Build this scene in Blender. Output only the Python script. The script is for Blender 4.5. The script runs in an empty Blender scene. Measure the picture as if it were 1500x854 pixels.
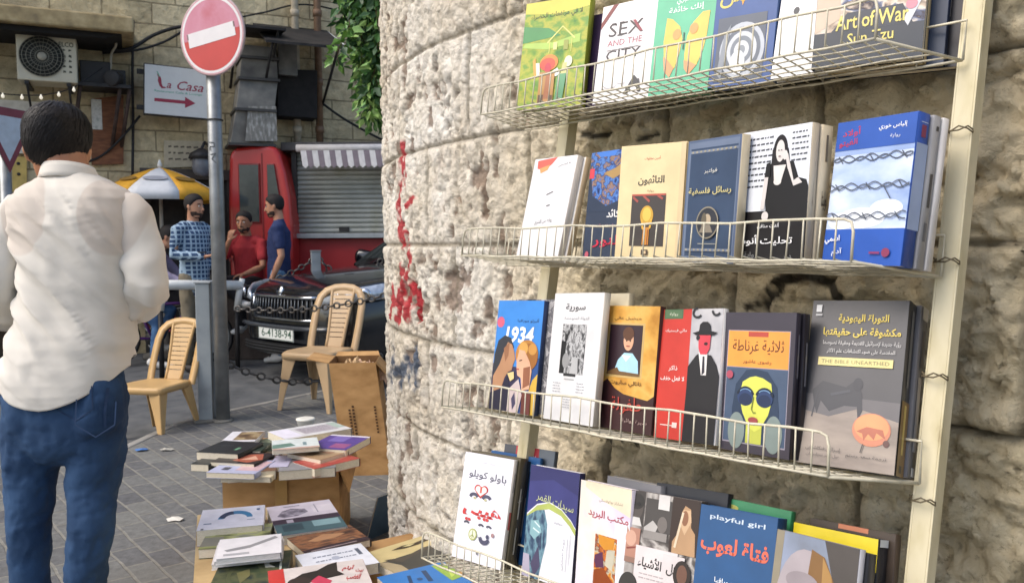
import bpy, math, random
import numpy as np
from mathutils import Vector, Matrix

random.seed(7); np.random.seed(7)
SC = bpy.context.scene
COL = SC.collection
R = math.radians

# ---------------------------------------------------------------- camera
CAM_H, FPX, PITCH, ROLL = 1.36, 1198.0, 0.061, -0.0069
_c, _s = math.cos(PITCH), math.sin(PITCH)
_r, _up, _fw = Vector((1, 0, 0)), Vector((0, _s, _c)), Vector((0, _c, -_s))
_cr, _sr = math.cos(ROLL), math.sin(ROLL)
cam_right = _cr * _r + _sr * _up
cam_up = -_sr * _r + _cr * _up
cd = bpy.data.cameras.new('camera')
cam = bpy.data.objects.new('camera', cd); COL.objects.link(cam)
mw = Matrix.Identity(4)
for i, ax in enumerate((cam_right, cam_up, -_fw)):
    for j in range(3): mw[j][i] = ax[j]
mw.translation = Vector((0, 0, CAM_H))
cam.matrix_world = mw
cd.sensor_fit = 'HORIZONTAL'; cd.sensor_width = 36; cd.lens = FPX / 1500 * 36
cd.clip_start = 0.05; cd.clip_end = 500
cd.dof.use_dof = True; cd.dof.focus_distance = 1.55; cd.dof.aperture_fstop = 14.0
SC.camera = cam

# ---------------------------------------------------------------- light
SUN_DIR = Vector((-0.66, -0.26, 0.80)).normalized()      # towards the sun
wd = bpy.data.worlds.new('World'); SC.world = wd; wd.use_nodes = True
nt = wd.node_tree; bg = nt.nodes['Background']
sky = nt.nodes.new('ShaderNodeTexSky'); sky.sky_type = 'NISHITA'; sky.sun_disc = False
sky.sun_elevation = math.asin(SUN_DIR.z)
sky.sun_rotation = math.atan2(SUN_DIR.x, SUN_DIR.y)
sky.air_density = 1.0; sky.dust_density = 3.0; sky.ozone_density = 0.6
nt.links.new(sky.outputs[0], bg.inputs[0]); bg.inputs[1].default_value = 0.15
sd = bpy.data.lights.new('sun', 'SUN'); sd.energy = 1.15; sd.angle = R(42); sd.color = (1, .95, .87)
sun = bpy.data.objects.new('sun', sd); COL.objects.link(sun)
sun.rotation_euler = SUN_DIR.to_track_quat('Z', 'Y').to_euler()
SC.view_settings.view_transform = 'Standard'; SC.view_settings.look = 'None'
SC.view_settings.exposure = 0.70; SC.view_settings.gamma = 1.0
SC.view_settings.use_curve_mapping = False
SC.render.engine = 'CYCLES'
SC.cycles.max_bounces = 6; SC.cycles.use_denoising = True

# ---------------------------------------------------------------- helpers
def ray(px, py):
    d = _fw * 1.0 + cam_right * ((px - 750) / FPX) - cam_up * ((py - 427) / FPX)
    return d
EYE = Vector((0, 0, CAM_H))
def at(px, py, Y):
    d = ray(px, py); return EYE + d * (Y / d.y)
def onz(px, py, z=0.0):
    d = ray(px, py); return EYE + d * ((z - CAM_H) / d.z)
def onplane(px, py, P, n):
    d = ray(px, py); return EYE + d * ((P - EYE).dot(n) / d.dot(n))

def lin(h):
    if isinstance(h, str):
        h = h.lstrip('#'); c = [int(h[i:i + 2], 16) / 255 for i in (0, 2, 4)]
        return tuple(x / 12.92 if x <= .04045 else ((x + .055) / 1.055) ** 2.4 for x in c)
    return tuple(h)

_mats = {}
def mat(name, col, rough=.6, metal=0., var=.12, scale=14., bump=0., bscale=60., spec=.5, coat=0., sheen=0.):
    """plain procedural material: base colour with noise variation and optional bump"""
    if name in _mats: return _mats[name]
    col = lin(col)
    m = bpy.data.materials.new(name); m.use_nodes = True
    n = m.node_tree.nodes; l = m.node_tree.links; b = n['Principled BSDF']
    b.inputs['Roughness'].default_value = rough; b.inputs['Metallic'].default_value = metal
    b.inputs['Specular IOR Level'].default_value = spec
    b.inputs['Coat Weight'].default_value = coat
    b.inputs['Base Color'].default_value = (*col, 1)
    tc = n.new('ShaderNodeTexCoord')
    if var > 0:
        nz = n.new('ShaderNodeTexNoise'); nz.inputs['Scale'].default_value = scale; nz.inputs['Detail'].default_value = 5
        rp = n.new('ShaderNodeValToRGB')
        rp.color_ramp.elements[0].position = .3; rp.color_ramp.elements[1].position = .7
        rp.color_ramp.elements[0].color = (*[max(0, c * (1 - var)) for c in col], 1)
        rp.color_ramp.elements[1].color = (*[min(1, c * (1 + var)) for c in col], 1)
        l.new(tc.outputs['Object'], nz.inputs['Vector']); l.new(nz.outputs['Fac'], rp.inputs[0])
        l.new(rp.outputs[0], b.inputs['Base Color'])
    if bump > 0:
        n2 = n.new('ShaderNodeTexNoise'); n2.inputs['Scale'].default_value = bscale; n2.inputs['Detail'].default_value = 6
        bp = n.new('ShaderNodeBump'); bp.inputs['Strength'].default_value = min(1, bump); bp.inputs['Distance'].default_value = .01
        l.new(tc.outputs['Object'], n2.inputs['Vector']); l.new(n2.outputs['Fac'], bp.inputs['Height'])
        l.new(bp.outputs[0], b.inputs['Normal'])
    _mats[name] = m
    return m
def ink(hexcol):
    return mat('ink_' + hexcol.strip('#'), hexcol, .34, var=.09, scale=22, spec=.45)
def mottle(name, cols, scale=40., rough=.45, stretch=(1, 1, 1), detail=6, dist=0., pos=None):
    """printed picture / patchy surface: noise through a many-stop ramp"""
    if name in _mats: return _mats[name]
    m = bpy.data.materials.new(name); m.use_nodes = True
    n = m.node_tree.nodes; l = m.node_tree.links; b = n['Principled BSDF']
    b.inputs['Roughness'].default_value = rough; b.inputs['Specular IOR Level'].default_value = .4
    tc = n.new('ShaderNodeTexCoord'); mp = n.new('ShaderNodeMapping'); mp.inputs['Scale'].default_value = stretch
    nz = n.new('ShaderNodeTexNoise'); nz.inputs['Scale'].default_value = scale; nz.inputs['Detail'].default_value = detail
    nz.inputs['Distortion'].default_value = dist
    rp = n.new('ShaderNodeValToRGB'); e = rp.color_ramp.elements
    k = len(cols)
    ps = pos or [.3 + .4 * i / (k - 1) for i in range(k)]
    while len(e) < k: e.new(.5)
    for i in range(k):
        e[i].position = ps[i]; e[i].color = (*lin(cols[i]), 1)
    l.new(tc.outputs['Object'], mp.inputs['Vector']); l.new(mp.outputs[0], nz.inputs['Vector'])
    l.new(nz.outputs['Fac'], rp.inputs[0]); l.new(rp.outputs[0], b.inputs['Base Color'])
    _mats[name] = m
    return m

class MB:
    """collects geometry and links it as ONE mesh object"""
    def __init__(s): s.v = []; s.f = []; s.mi = []; s.sm = []; s.mats = []
    def midx(s, m):
        if m not in s.mats: s.mats.append(m)
        return s.mats.index(m)
    def add(s, vs, fs, m, smooth=False, M=None):
        o = len(s.v); k = s.midx(m)
        for p in vs:
            p = Vector(p)
            if M is not None: p = M @ p
            s.v.append(tuple(p))
        for f in fs:
            s.f.append([o + i for i in f]); s.mi.append(k); s.sm.append(smooth)
    def box(s, c, d, m, M=None, taper=1.0, rz=0):
        x, y, z = [q / 2 for q in d]
        vs = []
        for zz, t in ((-z, 1), (z, taper)):
            for xx, yy in ((-x, -y), (x, -y), (x, y), (-x, y)): vs.append((xx * t, yy * t, zz))
        T = Matrix.Translation(Vector(c)) @ Matrix.Rotation(rz, 4, 'Z')
        if M is not None: T = M @ T
        s.add(vs, [(3, 2, 1, 0), (4, 5, 6, 7), (0, 1, 5, 4), (1, 2, 6, 5), (2, 3, 7, 6), (3, 0, 4, 7)], m, False, T)
    def prism(s, pts, h, m, M=None, z0=0.):
        """polygon in local xy extruded along local z"""
        n = len(pts)
        a = sum(pts[i][0] * pts[(i + 1) % n][1] - pts[(i + 1) % n][0] * pts[i][1] for i in range(n))
        if a < 0: pts = pts[::-1]
        vs = [(x, y, z0) for x, y in pts] + [(x, y, z0 + h) for x, y in pts]
        fs = [tuple(range(n - 1, -1, -1)), tuple(range(n, 2 * n))]
        fs += [(i, (i + 1) % n, n + (i + 1) % n, n + i) for i in range(n)]
        s.add(vs, fs, m, False, M)
    def poly(s, pts, m, M=None, z=0.):
        n = len(pts)
        a = sum(pts[i][0] * pts[(i + 1) % n][1] - pts[(i + 1) % n][0] * pts[i][1] for i in range(n))
        if a < 0: pts = pts[::-1]
        s.add([(x, y, z) for x, y in pts], [tuple(range(n))], m, False, M)
    def tube(s, pts, r, m, seg=8, closed=False, M=None, cap=True, smooth=True):
        pts = [Vector(p) for p in pts]; n = len(pts)
        rs = r if isinstance(r, (list, tuple)) else [r] * n
        vs = []; prev = None
        for i, p in enumerate(pts):
            if closed: t = pts[(i + 1) % n] - pts[i - 1]
            else: t = pts[min(i + 1, n - 1)] - pts[max(i - 1, 0)]
            t.normalize()
            if prev is None:
                a = t.orthogonal().normalized()
            else:
                a = (prev - t * prev.dot(t)); a = a.normalized() if a.length > 1e-6 else t.orthogonal().normalized()
            prev = a; b = t.cross(a)
            for k in range(seg):
                q = 2 * math.pi * k / seg
                vs.append(p + (a * math.cos(q) + b * math.sin(q)) * rs[i])
        fs = []
        for i in range(n if closed else n - 1):
            j = (i + 1) % n
            for k in range(seg):
                k2 = (k + 1) % seg
                fs.append((i * seg + k, i * seg + k2, j * seg + k2, j * seg + k))
        if not closed and cap:
            fs.append(tuple(range(seg - 1, -1, -1))); fs.append(tuple((n - 1) * seg + k for k in range(seg)))
        s.add(vs, fs, m, smooth, M)
    def lathe(s, prof, m, seg=24, M=None, smooth=True):
        """profile of (r, z) revolved about local z"""
        vs = []; n = len(prof)
        for r, z in prof:
            for k in range(seg):
                q = 2 * math.pi * k / seg; vs.append((r * math.cos(q), r * math.sin(q), z))
        fs = []
        for i in range(n - 1):
            for k in range(seg):
                k2 = (k + 1) % seg
                fs.append((i * seg + k, i * seg + k2, (i + 1) * seg + k2, (i + 1) * seg + k))
        fs.append(tuple(range(seg - 1, -1, -1))); fs.append(tuple((n - 1) * seg + k for k in range(seg)))
        s.add(vs, fs, m, smooth, M)
    def loft(s, pts, rad, m, side=(1, 0, 0), seg=14, M=None, cap=True, smooth=True):
        """closed elliptical loft; rad items are r or (r_side, r_other); rounded ends"""
        pts = [Vector(p) for p in pts]; rad = [(q, q) if not isinstance(q, (tuple, list)) else q for q in rad]
        n = len(pts)
        P = []; Q = []; T = []
        for i in range(n):
            t = pts[min(i + 1, n - 1)] - pts[max(i - 1, 0)]; t.normalize(); T.append(t)
        if cap:
            for k in (0.999, .75, .4):
                rr = math.sqrt(1 - k * k); P.append((pts[0] - T[0] * k * min(rad[0]), T[0], (rad[0][0] * rr, rad[0][1] * rr)))
        for i in range(n): P.append((pts[i], T[i], rad[i]))
        if cap:
            for k in (.4, .75, .999):
                rr = math.sqrt(1 - k * k); P.append((pts[-1] + T[-1] * k * min(rad[-1]), T[-1], (rad[-1][0] * rr, rad[-1][1] * rr)))
        vs = []
        for p, t, (r1, r2) in P:
            sd_ = Vector(side); a = sd_ - t * sd_.dot(t)
            a = a.normalized() if a.length > 1e-4 else t.orthogonal().normalized()
            b = t.cross(a)
            for k in range(seg):
                q = 2 * math.pi * k / seg
                vs.append(p + a * math.cos(q) * r1 + b * math.sin(q) * r2)
        fs = []; N = len(P)
        for i in range(N - 1):
            for k in range(seg):
                k2 = (k + 1) % seg
                fs.append((i * seg + k, i * seg + k2, (i + 1) * seg + k2, (i + 1) * seg + k))
        fs.append(tuple(range(seg - 1, -1, -1))); fs.append(tuple((N - 1) * seg + k for k in range(seg)))
        s.add(vs, fs, m, smooth, M)
    def build(s, name, parent=None, bevel=0., M=None, seg=2):
        me = bpy.data.meshes.new(name); me.from_pydata(s.v, [], s.f)
        for m in s.mats: me.materials.append(m)
        me.polygons.foreach_set('material_index', s.mi)
        me.polygons.foreach_set('use_smooth', s.sm)
        me.update()
        o = bpy.data.objects.new(name, me); COL.objects.link(o)
        if parent is not None: o.parent = parent
        if M is not None: o.matrix_local = M
        if bevel > 0:
            b = o.modifiers.new('bevel', 'BEVEL'); b.width = bevel; b.segments = seg; b.limit_method = 'ANGLE'; b.angle_limit = R(40)
        return o

def tag(o, label=None, cat=None, group=None, kind=None):
    if label: o['label'] = label
    if cat: o['category'] = cat
    if group: o['group'] = group
    if kind: o['kind'] = kind
    return o
def thing(name, label, cat, M=None, group=None):
    o = bpy.data.objects.new(name, None); COL.objects.link(o); o.empty_display_size = .1
    if M is not None: o.matrix_world = M
    return tag(o, label, cat, group)
def frame(o, x, y, z):
    M = Matrix.Identity(4)
    for i, ax in enumerate((x, y, z)):
        for j in range(3): M[j][i] = ax[j]
    M.translation = Vector(o); return M
def TR(x=0, y=0, z=0, rz=0, rx=0, ry=0):
    return Matrix.Translation((x, y, z)) @ Matrix.Rotation(rz, 4, 'Z') @ Matrix.Rotation(ry, 4, 'Y') @ Matrix.Rotation(rx, 4, 'X')
def copy_tree(o, parent=None):
    c = o.copy(); COL.objects.link(c); c.parent = parent
    for ch in list(o.children): copy_tree(ch, c)
    return c

# ---------------------------------------------------------------- writing
_AR = {'ا': 0xFE8D, 'أ': 0xFE83, 'إ': 0xFE87, 'آ': 0xFE81, 'ؤ': 0xFE85, 'ة': 0xFE93, 'د': 0xFEA9, 'ذ': 0xFEAB, 'ر': 0xFEAD, 'ز': 0xFEAF,
       'و': 0xFEED, 'ى': 0xFEEF, 'ء': 0xFE80, 'ب': 0xFE8F, 'ت': 0xFE95, 'ث': 0xFE99, 'ج': 0xFE9D, 'ح': 0xFEA1, 'خ': 0xFEA5, 'س': 0xFEB1,
       'ش': 0xFEB5, 'ص': 0xFEB9, 'ض': 0xFEBD, 'ط': 0xFEC1, 'ظ': 0xFEC5, 'ع': 0xFEC9, 'غ': 0xFECD, 'ف': 0xFED1, 'ق': 0xFED5, 'ك': 0xFED9,
       'ل': 0xFEDD, 'م': 0xFEE1, 'ن': 0xFEE5, 'ه': 0xFEE9, 'ي': 0xFEF1, 'ئ': 0xFE89}
_RJ = set('اأإآؤةدذرزوى')
def shape(t):
    """visual-order presentation forms for an Arabic string"""
    if not any(c in _AR for c in t): return t
    out = []
    i = 0; n = len(t)
    dual = lambda c: c in _AR and c not in _RJ and c != 'ء'
    while i < n:
        c = t[i]
        if c not in _AR: out.append(c); i += 1; continue
        prev = i > 0 and dual(t[i - 1])
        if c == 'ل' and i + 1 < n and t[i + 1] in 'اأإآ':
            base = {'ا': 0xFEFB, 'أ': 0xFEF7, 'إ': 0xFEF9, 'آ': 0xFEF5}[t[i + 1]]
            out.append(chr(base + (1 if prev else 0))); i += 2; continue
        nxt = i + 1 < n and t[i + 1] in _AR and t[i + 1] != 'ء'
        if c == 'ء': k = 0
        elif c in _RJ: k = 1 if prev else 0
        else: k = (3 if nxt else 1) if prev else (2 if nxt else 0)
        out.append(chr(_AR[c] + k)); i += 1
    return ''.join(reversed(out))
_tc = {}
def text_mesh(t, bold=0., shear=0.):
    key = (t, bold, shear)
    if key in _tc: return _tc[key]
    cu = bpy.data.curves.new('t', 'FONT'); cu.body = shape(t); cu.resolution_u = 2; cu.offset = bold; cu.shear = shear
    ob = bpy.data.objects.new('t', cu); COL.objects.link(ob)
    dg = bpy.context.evaluated_depsgraph_get()
    me = bpy.data.meshes.new_from_object(ob.evaluated_get(dg))
    vs = [(v.co.x, v.co.y) for v in me.vertices]; fs = [tuple(p.vertices) for p in me.polygons]
    fl = [p.normal.z < 0 for p in me.polygons]
    fs = [f[::-1] if q else f for f, q in zip(fs, fl)]
    bpy.data.objects.remove(ob); bpy.data.curves.remove(cu); bpy.data.meshes.remove(me)
    xs = [p[0] for p in vs] or [0]; ys = [p[1] for p in vs] or [0]
    _tc[key] = (vs, fs, min(xs), max(xs), min(ys), max(ys))
    return _tc[key]
def put_text(mb, t, cx, cy, w, h, m, z, M=None, rot=0., bold=0., shear=0., serif=False):
    """fit text into a w x h box (local units) centred at cx, cy"""
    vs, fs, x0, x1, y0, y1 = text_mesh(t, bold, shear)
    if not vs: return
    W, H = max(1e-6, x1 - x0), max(1e-6, y1 - y0)
    sx, sy = w / W, h / H
    c, s = math.cos(rot), math.sin(rot)
    P = []
    for x, y in vs:
        a = (x - (x0 + x1) / 2) * sx; b = (y - (y0 + y1) / 2) * sy
        P.append((cx + a * c - b * s, cy + a * s + b * c, z))
    mb.add(P, fs, m, False, M)

# ---------------------------------------------------------------- materials
def brick_mat(name, c1, c2, mortar, bw, bh, ms, rot=0., bump=.6, rough=.85, nscale=9., stain='#6a5a44', stain_amt=.5, plane='XY', nb=1.0):
    m = bpy.data.materials.new(name); m.use_nodes = True
    n = m.node_tree.nodes; l = m.node_tree.links; b = n['Principled BSDF']; b.inputs['Roughness'].default_value = rough
    b.inputs['Specular IOR Level'].default_value = .3
    tc = n.new('ShaderNodeTexCoord'); mp = n.new('ShaderNodeMapping'); mp.vector_type = 'POINT'
    mp.inputs['Rotation'].default_value = (0, 0, rot) if plane == 'XY' else (R(-90), 0, 0)
    wn = n.new('ShaderNodeTexNoise'); wn.inputs['Scale'].default_value = 6; wn.inputs['Detail'].default_value = 3
    ad = n.new('ShaderNodeVectorMath'); ad.operation = 'MULTIPLY_ADD'; ad.inputs[1].default_value = (.02, .02, .02)
    br = n.new('ShaderNodeTexBrick'); br.inputs['Scale'].default_value = 1.
    br.inputs['Color1'].default_value = (*lin(c1), 1); br.inputs['Color2'].default_value = (*lin(c2), 1); br.inputs['Mortar'].default_value = (*lin(mortar), 1)
    br.inputs['Brick Width'].default_value = bw; br.inputs['Row Height'].default_value = bh
    br.inputs['Mortar Size'].default_value = ms; br.inputs['Mortar Smooth'].default_value = .25; br.inputs['Bias'].default_value = 0
    l.new(tc.outputs['Object'], mp.inputs[0]); l.new(tc.outputs['Object'], wn.inputs['Vector'])
    l.new(wn.outputs['Color'], ad.inputs[0]); l.new(mp.outputs[0], ad.inputs[2]); l.new(ad.outputs[0], br.inputs['Vector'])
    nz = n.new('ShaderNodeTexNoise'); nz.inputs['Scale'].default_value = nscale; nz.inputs['Detail'].default_value = 9; nz.inputs['Roughness'].default_value = .65
    l.new(tc.outputs['Object'], nz.inputs['Vector'])
    big = n.new('ShaderNodeTexNoise'); big.inputs['Scale'].default_value = 1.1; big.inputs['Detail'].default_value = 6
    l.new(tc.outputs['Object'], big.inputs['Vector'])
    r1 = n.new('ShaderNodeMapRange'); r1.inputs[1].default_value = .25; r1.inputs[2].default_value = .75; r1.inputs[3].default_value = .62; r1.inputs[4].default_value = 1.25
    l.new(nz.outputs['Fac'], r1.inputs[0])
    mx = n.new('ShaderNodeMix'); mx.data_type = 'RGBA'; mx.blend_type = 'MULTIPLY'; mx.inputs[0].default_value = 1
    l.new(br.outputs['Color'], mx.inputs[6]); l.new(r1.outputs[0], mx.inputs[7])
    r2 = n.new('ShaderNodeMapRange'); r2.inputs[1].default_value = .5; r2.inputs[2].default_value = .75; r2.inputs[3].default_value = 0; r2.inputs[4].default_value = stain_amt
    l.new(big.outputs['Fac'], r2.inputs[0])
    m2 = n.new('ShaderNodeMix'); m2.data_type = 'RGBA'; l.new(r2.outputs[0], m2.inputs[0])
    l.new(mx.outputs[2], m2.inputs[6]); m2.inputs[7].default_value = (*lin(stain), 1)
    l.new(m2.outputs[2], b.inputs['Base Color'])
    inv = n.new('ShaderNodeMath'); inv.operation = 'SUBTRACT'; inv.inputs[0].default_value = 1; l.new(br.outputs['Fac'], inv.inputs[1])
    hm = n.new('ShaderNodeMath'); hm.operation = 'MULTIPLY_ADD'; l.new(nz.outputs['Fac'], hm.inputs[0]); hm.inputs[1].default_value = nb; l.new(inv.outputs[0], hm.inputs[2])
    bp = n.new('ShaderNodeBump'); bp.inputs['Strength'].default_value = bump; bp.inputs['Distance'].default_value = .03
    l.new(hm.outputs[0], bp.inputs['Height']); l.new(bp.outputs[0], b.inputs['Normal'])
    return m

WHITE = mat('white_paint', '#dcdcd6', .5, var=.06)
BLACK = mat('black_rubber', '#17171a', .6, var=.2)
DARKM = mat('dark_metal', '#2e2c2b', .55, .3, var=.3, bump=.2)
STEEL = mat('galvanised_steel', '#8d9091', .45, .6, var=.22, scale=9, bump=.08)
CHROME = mat('chrome', '#c8ccd2', .14, 1., var=.03)
CREAMW = mat('cream_wire_paint', '#c6bfa9', .5, var=.18, scale=50, bump=.1)
CREAMP = mottle('cream_post_paint', ['#7d6a4c', '#c4b994', '#d2c8a8', '#d9d0b2'], 22, .45, (1, 1, .35), pos=[.24, .36, .5, .7])
PAPER = mottle('page_edges', ['#b9ad94', '#d8cfba', '#e8e0cf'], 90, .8, (1, 1, 30))
CARD = mottle('cardboard', ['#957044', '#b28a5a', '#c29a68'], 7, .85, (1, 1, 2))
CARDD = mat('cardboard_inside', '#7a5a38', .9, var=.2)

# ================================================================ SETTING
RISE = [(-40, -.08), (5.6, -.08), (9.3, .07), (11, .10), (60, .10)]
def road_z(y):
    for (a, za), (b, zb) in zip(RISE, RISE[1:]):
        if y <= b: return za + (zb - za) * (y - a) / (b - a)
    return RISE[-1][1]
asphalt = mottle('asphalt', ['#4c4e50', '#5d5f61', '#6b6c6c'], 5, .85, detail=12)
mb = MB()
ys = [-40, -10, 0, 3, 5.6, 6.5, 7.5, 8.5, 9.3, 10, 11, 20, 60]
xs = [-60, -20, -8, -4, 0, 4, 20, 60]
vs = [(x, y, road_z(y)) for y in ys for x in xs]; nx = len(xs)
fs = [(j * nx + i, j * nx + i + 1, (j + 1) * nx + i + 1, (j + 1) * nx + i) for j in range(len(ys) - 1) for i in range(nx - 1)]
mb.add(vs, fs, asphalt)
tag(mb.build('road'), kind='structure')

# pavement, its kerb line runs past the chair, the bollard and the car
KERB = [(-14, 3.6), (-3.2, 4.90), (-2.72, 5.03), (-2.58, 5.20), (-2.52, 6.05), (-2.38, 6.42), (-1.27, 8.1), (.6, 9.4)]
paver = brick_mat('pavers', '#5f6063', '#7a7b78', '#85837c', .22, .115, .007, rot=R(50), bump=.5, nscale=24, stain='#57524a', stain_amt=.45, nb=.25)
mb = MB()
poly = KERB + [(8, 9.4), (8, -8), (-14, -8)]
mb.add([(x, y, 0) for x, y in poly], [tuple(range(len(poly)))[::-1]], paver)
tag(mb.build('pavement'), kind='structure')
kerbm = mat('kerb_stone', '#8f8c86', .85, var=.25, scale=6, bump=.3)
mb = MB()
for (a, b) in zip(KERB, KERB[1:]):
    a, b = Vector((*a, 0)), Vector((*b, 0)); t = (b - a); n_ = Vector((-t.y, t.x, 0)).normalized()
    w = .07; L = t.length; k = max(1, int(L / .8)); 
    for i in range(k):
        p = a + t * ((i + .5) / k)
        M = frame(p + n_ * (w / 2) + Vector((0, 0, -.047)), t.normalized(), n_, Vector((0, 0, 1)))
        mb.box((0, 0, 0), (L / k - .008, w, .11), kerbm, M)
tag(mb.build('kerb', bevel=.012), kind='structure')

# ---------------------------------------------------------------- rounded stone wall
W_U = Vector((math.cos(.8753), -math.sin(.8753), 0))      # along the flat part, towards the right of the photo
W_N = Vector((-math.sin(.8753), -math.cos(.8753), 0))     # out of the flat wall
W_A = Vector((.692, 1.216, 0)); W_FLAT = 1.15; W_R = 1.96
W_S = W_A - W_U * W_FLAT; W_C = W_S - W_N * W_R
def wall_pt(s):
    """s metres to the left of the right-hand post; returns point and outward normal"""
    if s <= W_FLAT: return W_A - W_U * s, W_N
    a = (s - W_FLAT) / W_R
    n = Matrix.Rotation(-a, 3, 'Z') @ W_N
    return W_C + n * W_R, n
def wall_sz(px, py):
    d = ray(px, py); best = None
    for i in range(900):
        s = -.6 + i * .004
        p, n = wall_pt(s)
        if d.x * n.x + d.y * n.y > -.01: continue
        e = abs(p.x * d.y - p.y * d.x)
        if best is None or e < best[0]: best = (e, s, p)
    t = best[2].y / d.y
    return best[1], CAM_H + d.z * t

def vn(x, y, seed):
    xi = np.floor(x).astype(np.int64); yi = np.floor(y).astype(np.int64); fx = x - xi; fy = y - yi
    fx = fx * fx * fx * (fx * (fx * 6 - 15) + 10); fy = fy * fy * fy * (fy * (fy * 6 - 15) + 10)
    def h(a, b):
        q = (a * 374761393 + b * 668265263 + seed * 2147483647 + 12345) & 0xFFFFFFFF
        q = ((q ^ (q >> 13)) * 1274126177) & 0xFFFFFFFF
        q = ((q ^ (q >> 16)) * 2246822519) & 0xFFFFFFFF
        return ((q ^ (q >> 15)) & 0xFFFFFF) / float(0xFFFFFF)
    return (h(xi, yi) * (1 - fx) + h(xi + 1, yi) * fx) * (1 - fy) + (h(xi, yi + 1) * (1 - fx) + h(xi + 1, yi + 1) * fx) * fy
def fbm(x, y, seed, o=5, g=.5):
    a = 1; t = 0; z = 0
    for k in range(o):
        z = z + a * vn(x * 2 ** k + 17.3 * k, y * 2 ** k - 9.1 * k, seed + k); t += a; a *= g
    return z / t
def chips(x, y, cx, cy, seed, tilt):
    """broken stone: jittered cells, each a small tilted plane"""
    gx_, gy_ = x / cx, y / cy; xi, yi = np.floor(gx_), np.floor(gy_)
    best = np.full(x.shape, 1e9); out = np.zeros_like(x)
    def hsh(a, b, k):
        q = np.sin(a * 127.1 + b * 311.7 + (seed + k) * 74.7) * 43758.5453
        return q - np.floor(q)
    for i in (-1, 0, 1):
        for j in (-1, 0, 1):
            a, b = xi + i, yi + j; px, py = a + hsh(a, b, 0), b + hsh(a, b, 1); d = (gx_ - px) ** 2 + (gy_ - py) ** 2
            h = hsh(a, b, 2) - .5 + tilt * ((hsh(a, b, 3) - .5) * (gx_ - px) + (hsh(a, b, 4) - .5) * (gy_ - py))
            m = d < best; best = np.where(m, d, best); out = np.where(m, h, out)
    return out
COURSE = .283; JZ0 = 1.352
def sm(a, b, x):
    t = np.clip((x - a) / (b - a), 0, 1); return t * t * (3 - 2 * t)
S0, S1 = -2.2, 4.6
sv = np.concatenate([np.arange(S0, -.5, .03), np.arange(-.5, 1.3, .0055), np.arange(1.3, 2.75, .0075), np.arange(2.75, S1, .03)])
zv = np.concatenate([np.arange(-.12, 2.4, .0065), np.arange(2.5, 5.2, .05)])
Sg, Zg = np.meshgrid(sv, zv)
row = np.floor((Zg - JZ0) / COURSE).astype(int)
zr = (Zg - JZ0) - row * COURSE
dz = np.minimum(zr, COURSE - zr)
dsj = np.full_like(Sg, 9.); blk = np.zeros_like(Sg)
rg = random.Random(5)
for k in range(row.min(), row.max() + 1):
    x = S0 - rg.random() * .5; j = [x]
    while x < S1 + 1:
        x += rg.choice((.34, .42, .5, .58, .66)); j.append(x)
    j = np.array(j); sel = row == k
    idx = np.searchsorted(j, Sg[sel]); idx = np.clip(idx, 1, len(j) - 1)
    dsj[sel] = np.minimum(Sg[sel] - j[idx - 1], j[idx] - Sg[sel]); blk[sel] = k * 131 + idx
d_ = np.minimum(dz, dsj)
hb = vn(blk * 7.77, blk * 3.13, 3)
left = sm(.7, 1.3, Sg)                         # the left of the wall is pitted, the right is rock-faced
x2, z2 = Sg + .02 * fbm(Sg * 9, Zg * 9, 41, 3), Zg + .02 * fbm(Sg * 9, Zg * 9, 57, 3)
facet = np.abs(fbm(x2 * 8 + hb * 40, z2 * 8, 11, 6, .6) - .5) * 2
chunk = fbm(x2 * 5 + hb * 31, z2 * 6 + hb * 17, 21, 7, .6)
rid = 1 - np.abs(fbm(x2 * 13 + hb * 9, z2 * 11, 61, 6, .62) - .5) * 2
drip = fbm(x2 * 26, z2 * 8, 31, 6, .62)
fiss = 1 - np.abs(fbm(x2 * 20, z2 * 7.5, 37, 5, .6) - .5) * 2
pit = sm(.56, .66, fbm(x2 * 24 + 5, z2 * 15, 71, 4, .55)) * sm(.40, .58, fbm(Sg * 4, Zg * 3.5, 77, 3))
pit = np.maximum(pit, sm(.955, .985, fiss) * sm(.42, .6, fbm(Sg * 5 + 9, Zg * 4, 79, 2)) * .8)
crease = 1 - np.abs(fbm(x2 * 9 + hb * 23 + 3, z2 * 12 + 1.3 * x2, 83, 6, .58) - .5) * 2
x3, z3 = Sg + .05 * (fbm(Sg * 11, Zg * 11, 141, 4, .6) - .5) + hb * 3, Zg + .05 * (fbm(Sg * 11, Zg * 11, 157, 4, .6) - .5)
ch1 = chips(x3, z3, .085, .06, 7, 2.2); ch2 = chips(x3 + .3 * z3, z3, .034, .026, 17, 2.0)
cl1 = chips(x3, z3, .032, .085, 27, 1.8); cl2 = chips(x3, z3, .014, .032, 37, 1.6)
rock_r = .020 * chunk + .017 * ch1 + .010 * ch2 - .012 * sm(.80, 1, crease) + .010 * facet
rock_l = .007 * chunk + .007 * cl1 + .0055 * cl2 + .006 * drip - .010 * sm(.80, 1, fiss) - .012 * pit
bul = sm(.002, .026, d_)
disp = (.62 + .38 * bul) * ((1 - left) * rock_r + left * rock_l) + .005 * fbm(Sg * 55, Zg * 45, 91, 4, .65) * sm(.003, .012, d_)
disp -= .014 + .004 * (1 - left)
disp -= (.017 - .009 * left) * (1 - sm(.001, .0055, d_))
disp += .012 * (fbm(Sg * 1.6, Zg * 1.6, 95, 2) - .5) + .006 * (hb - .5)
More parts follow.
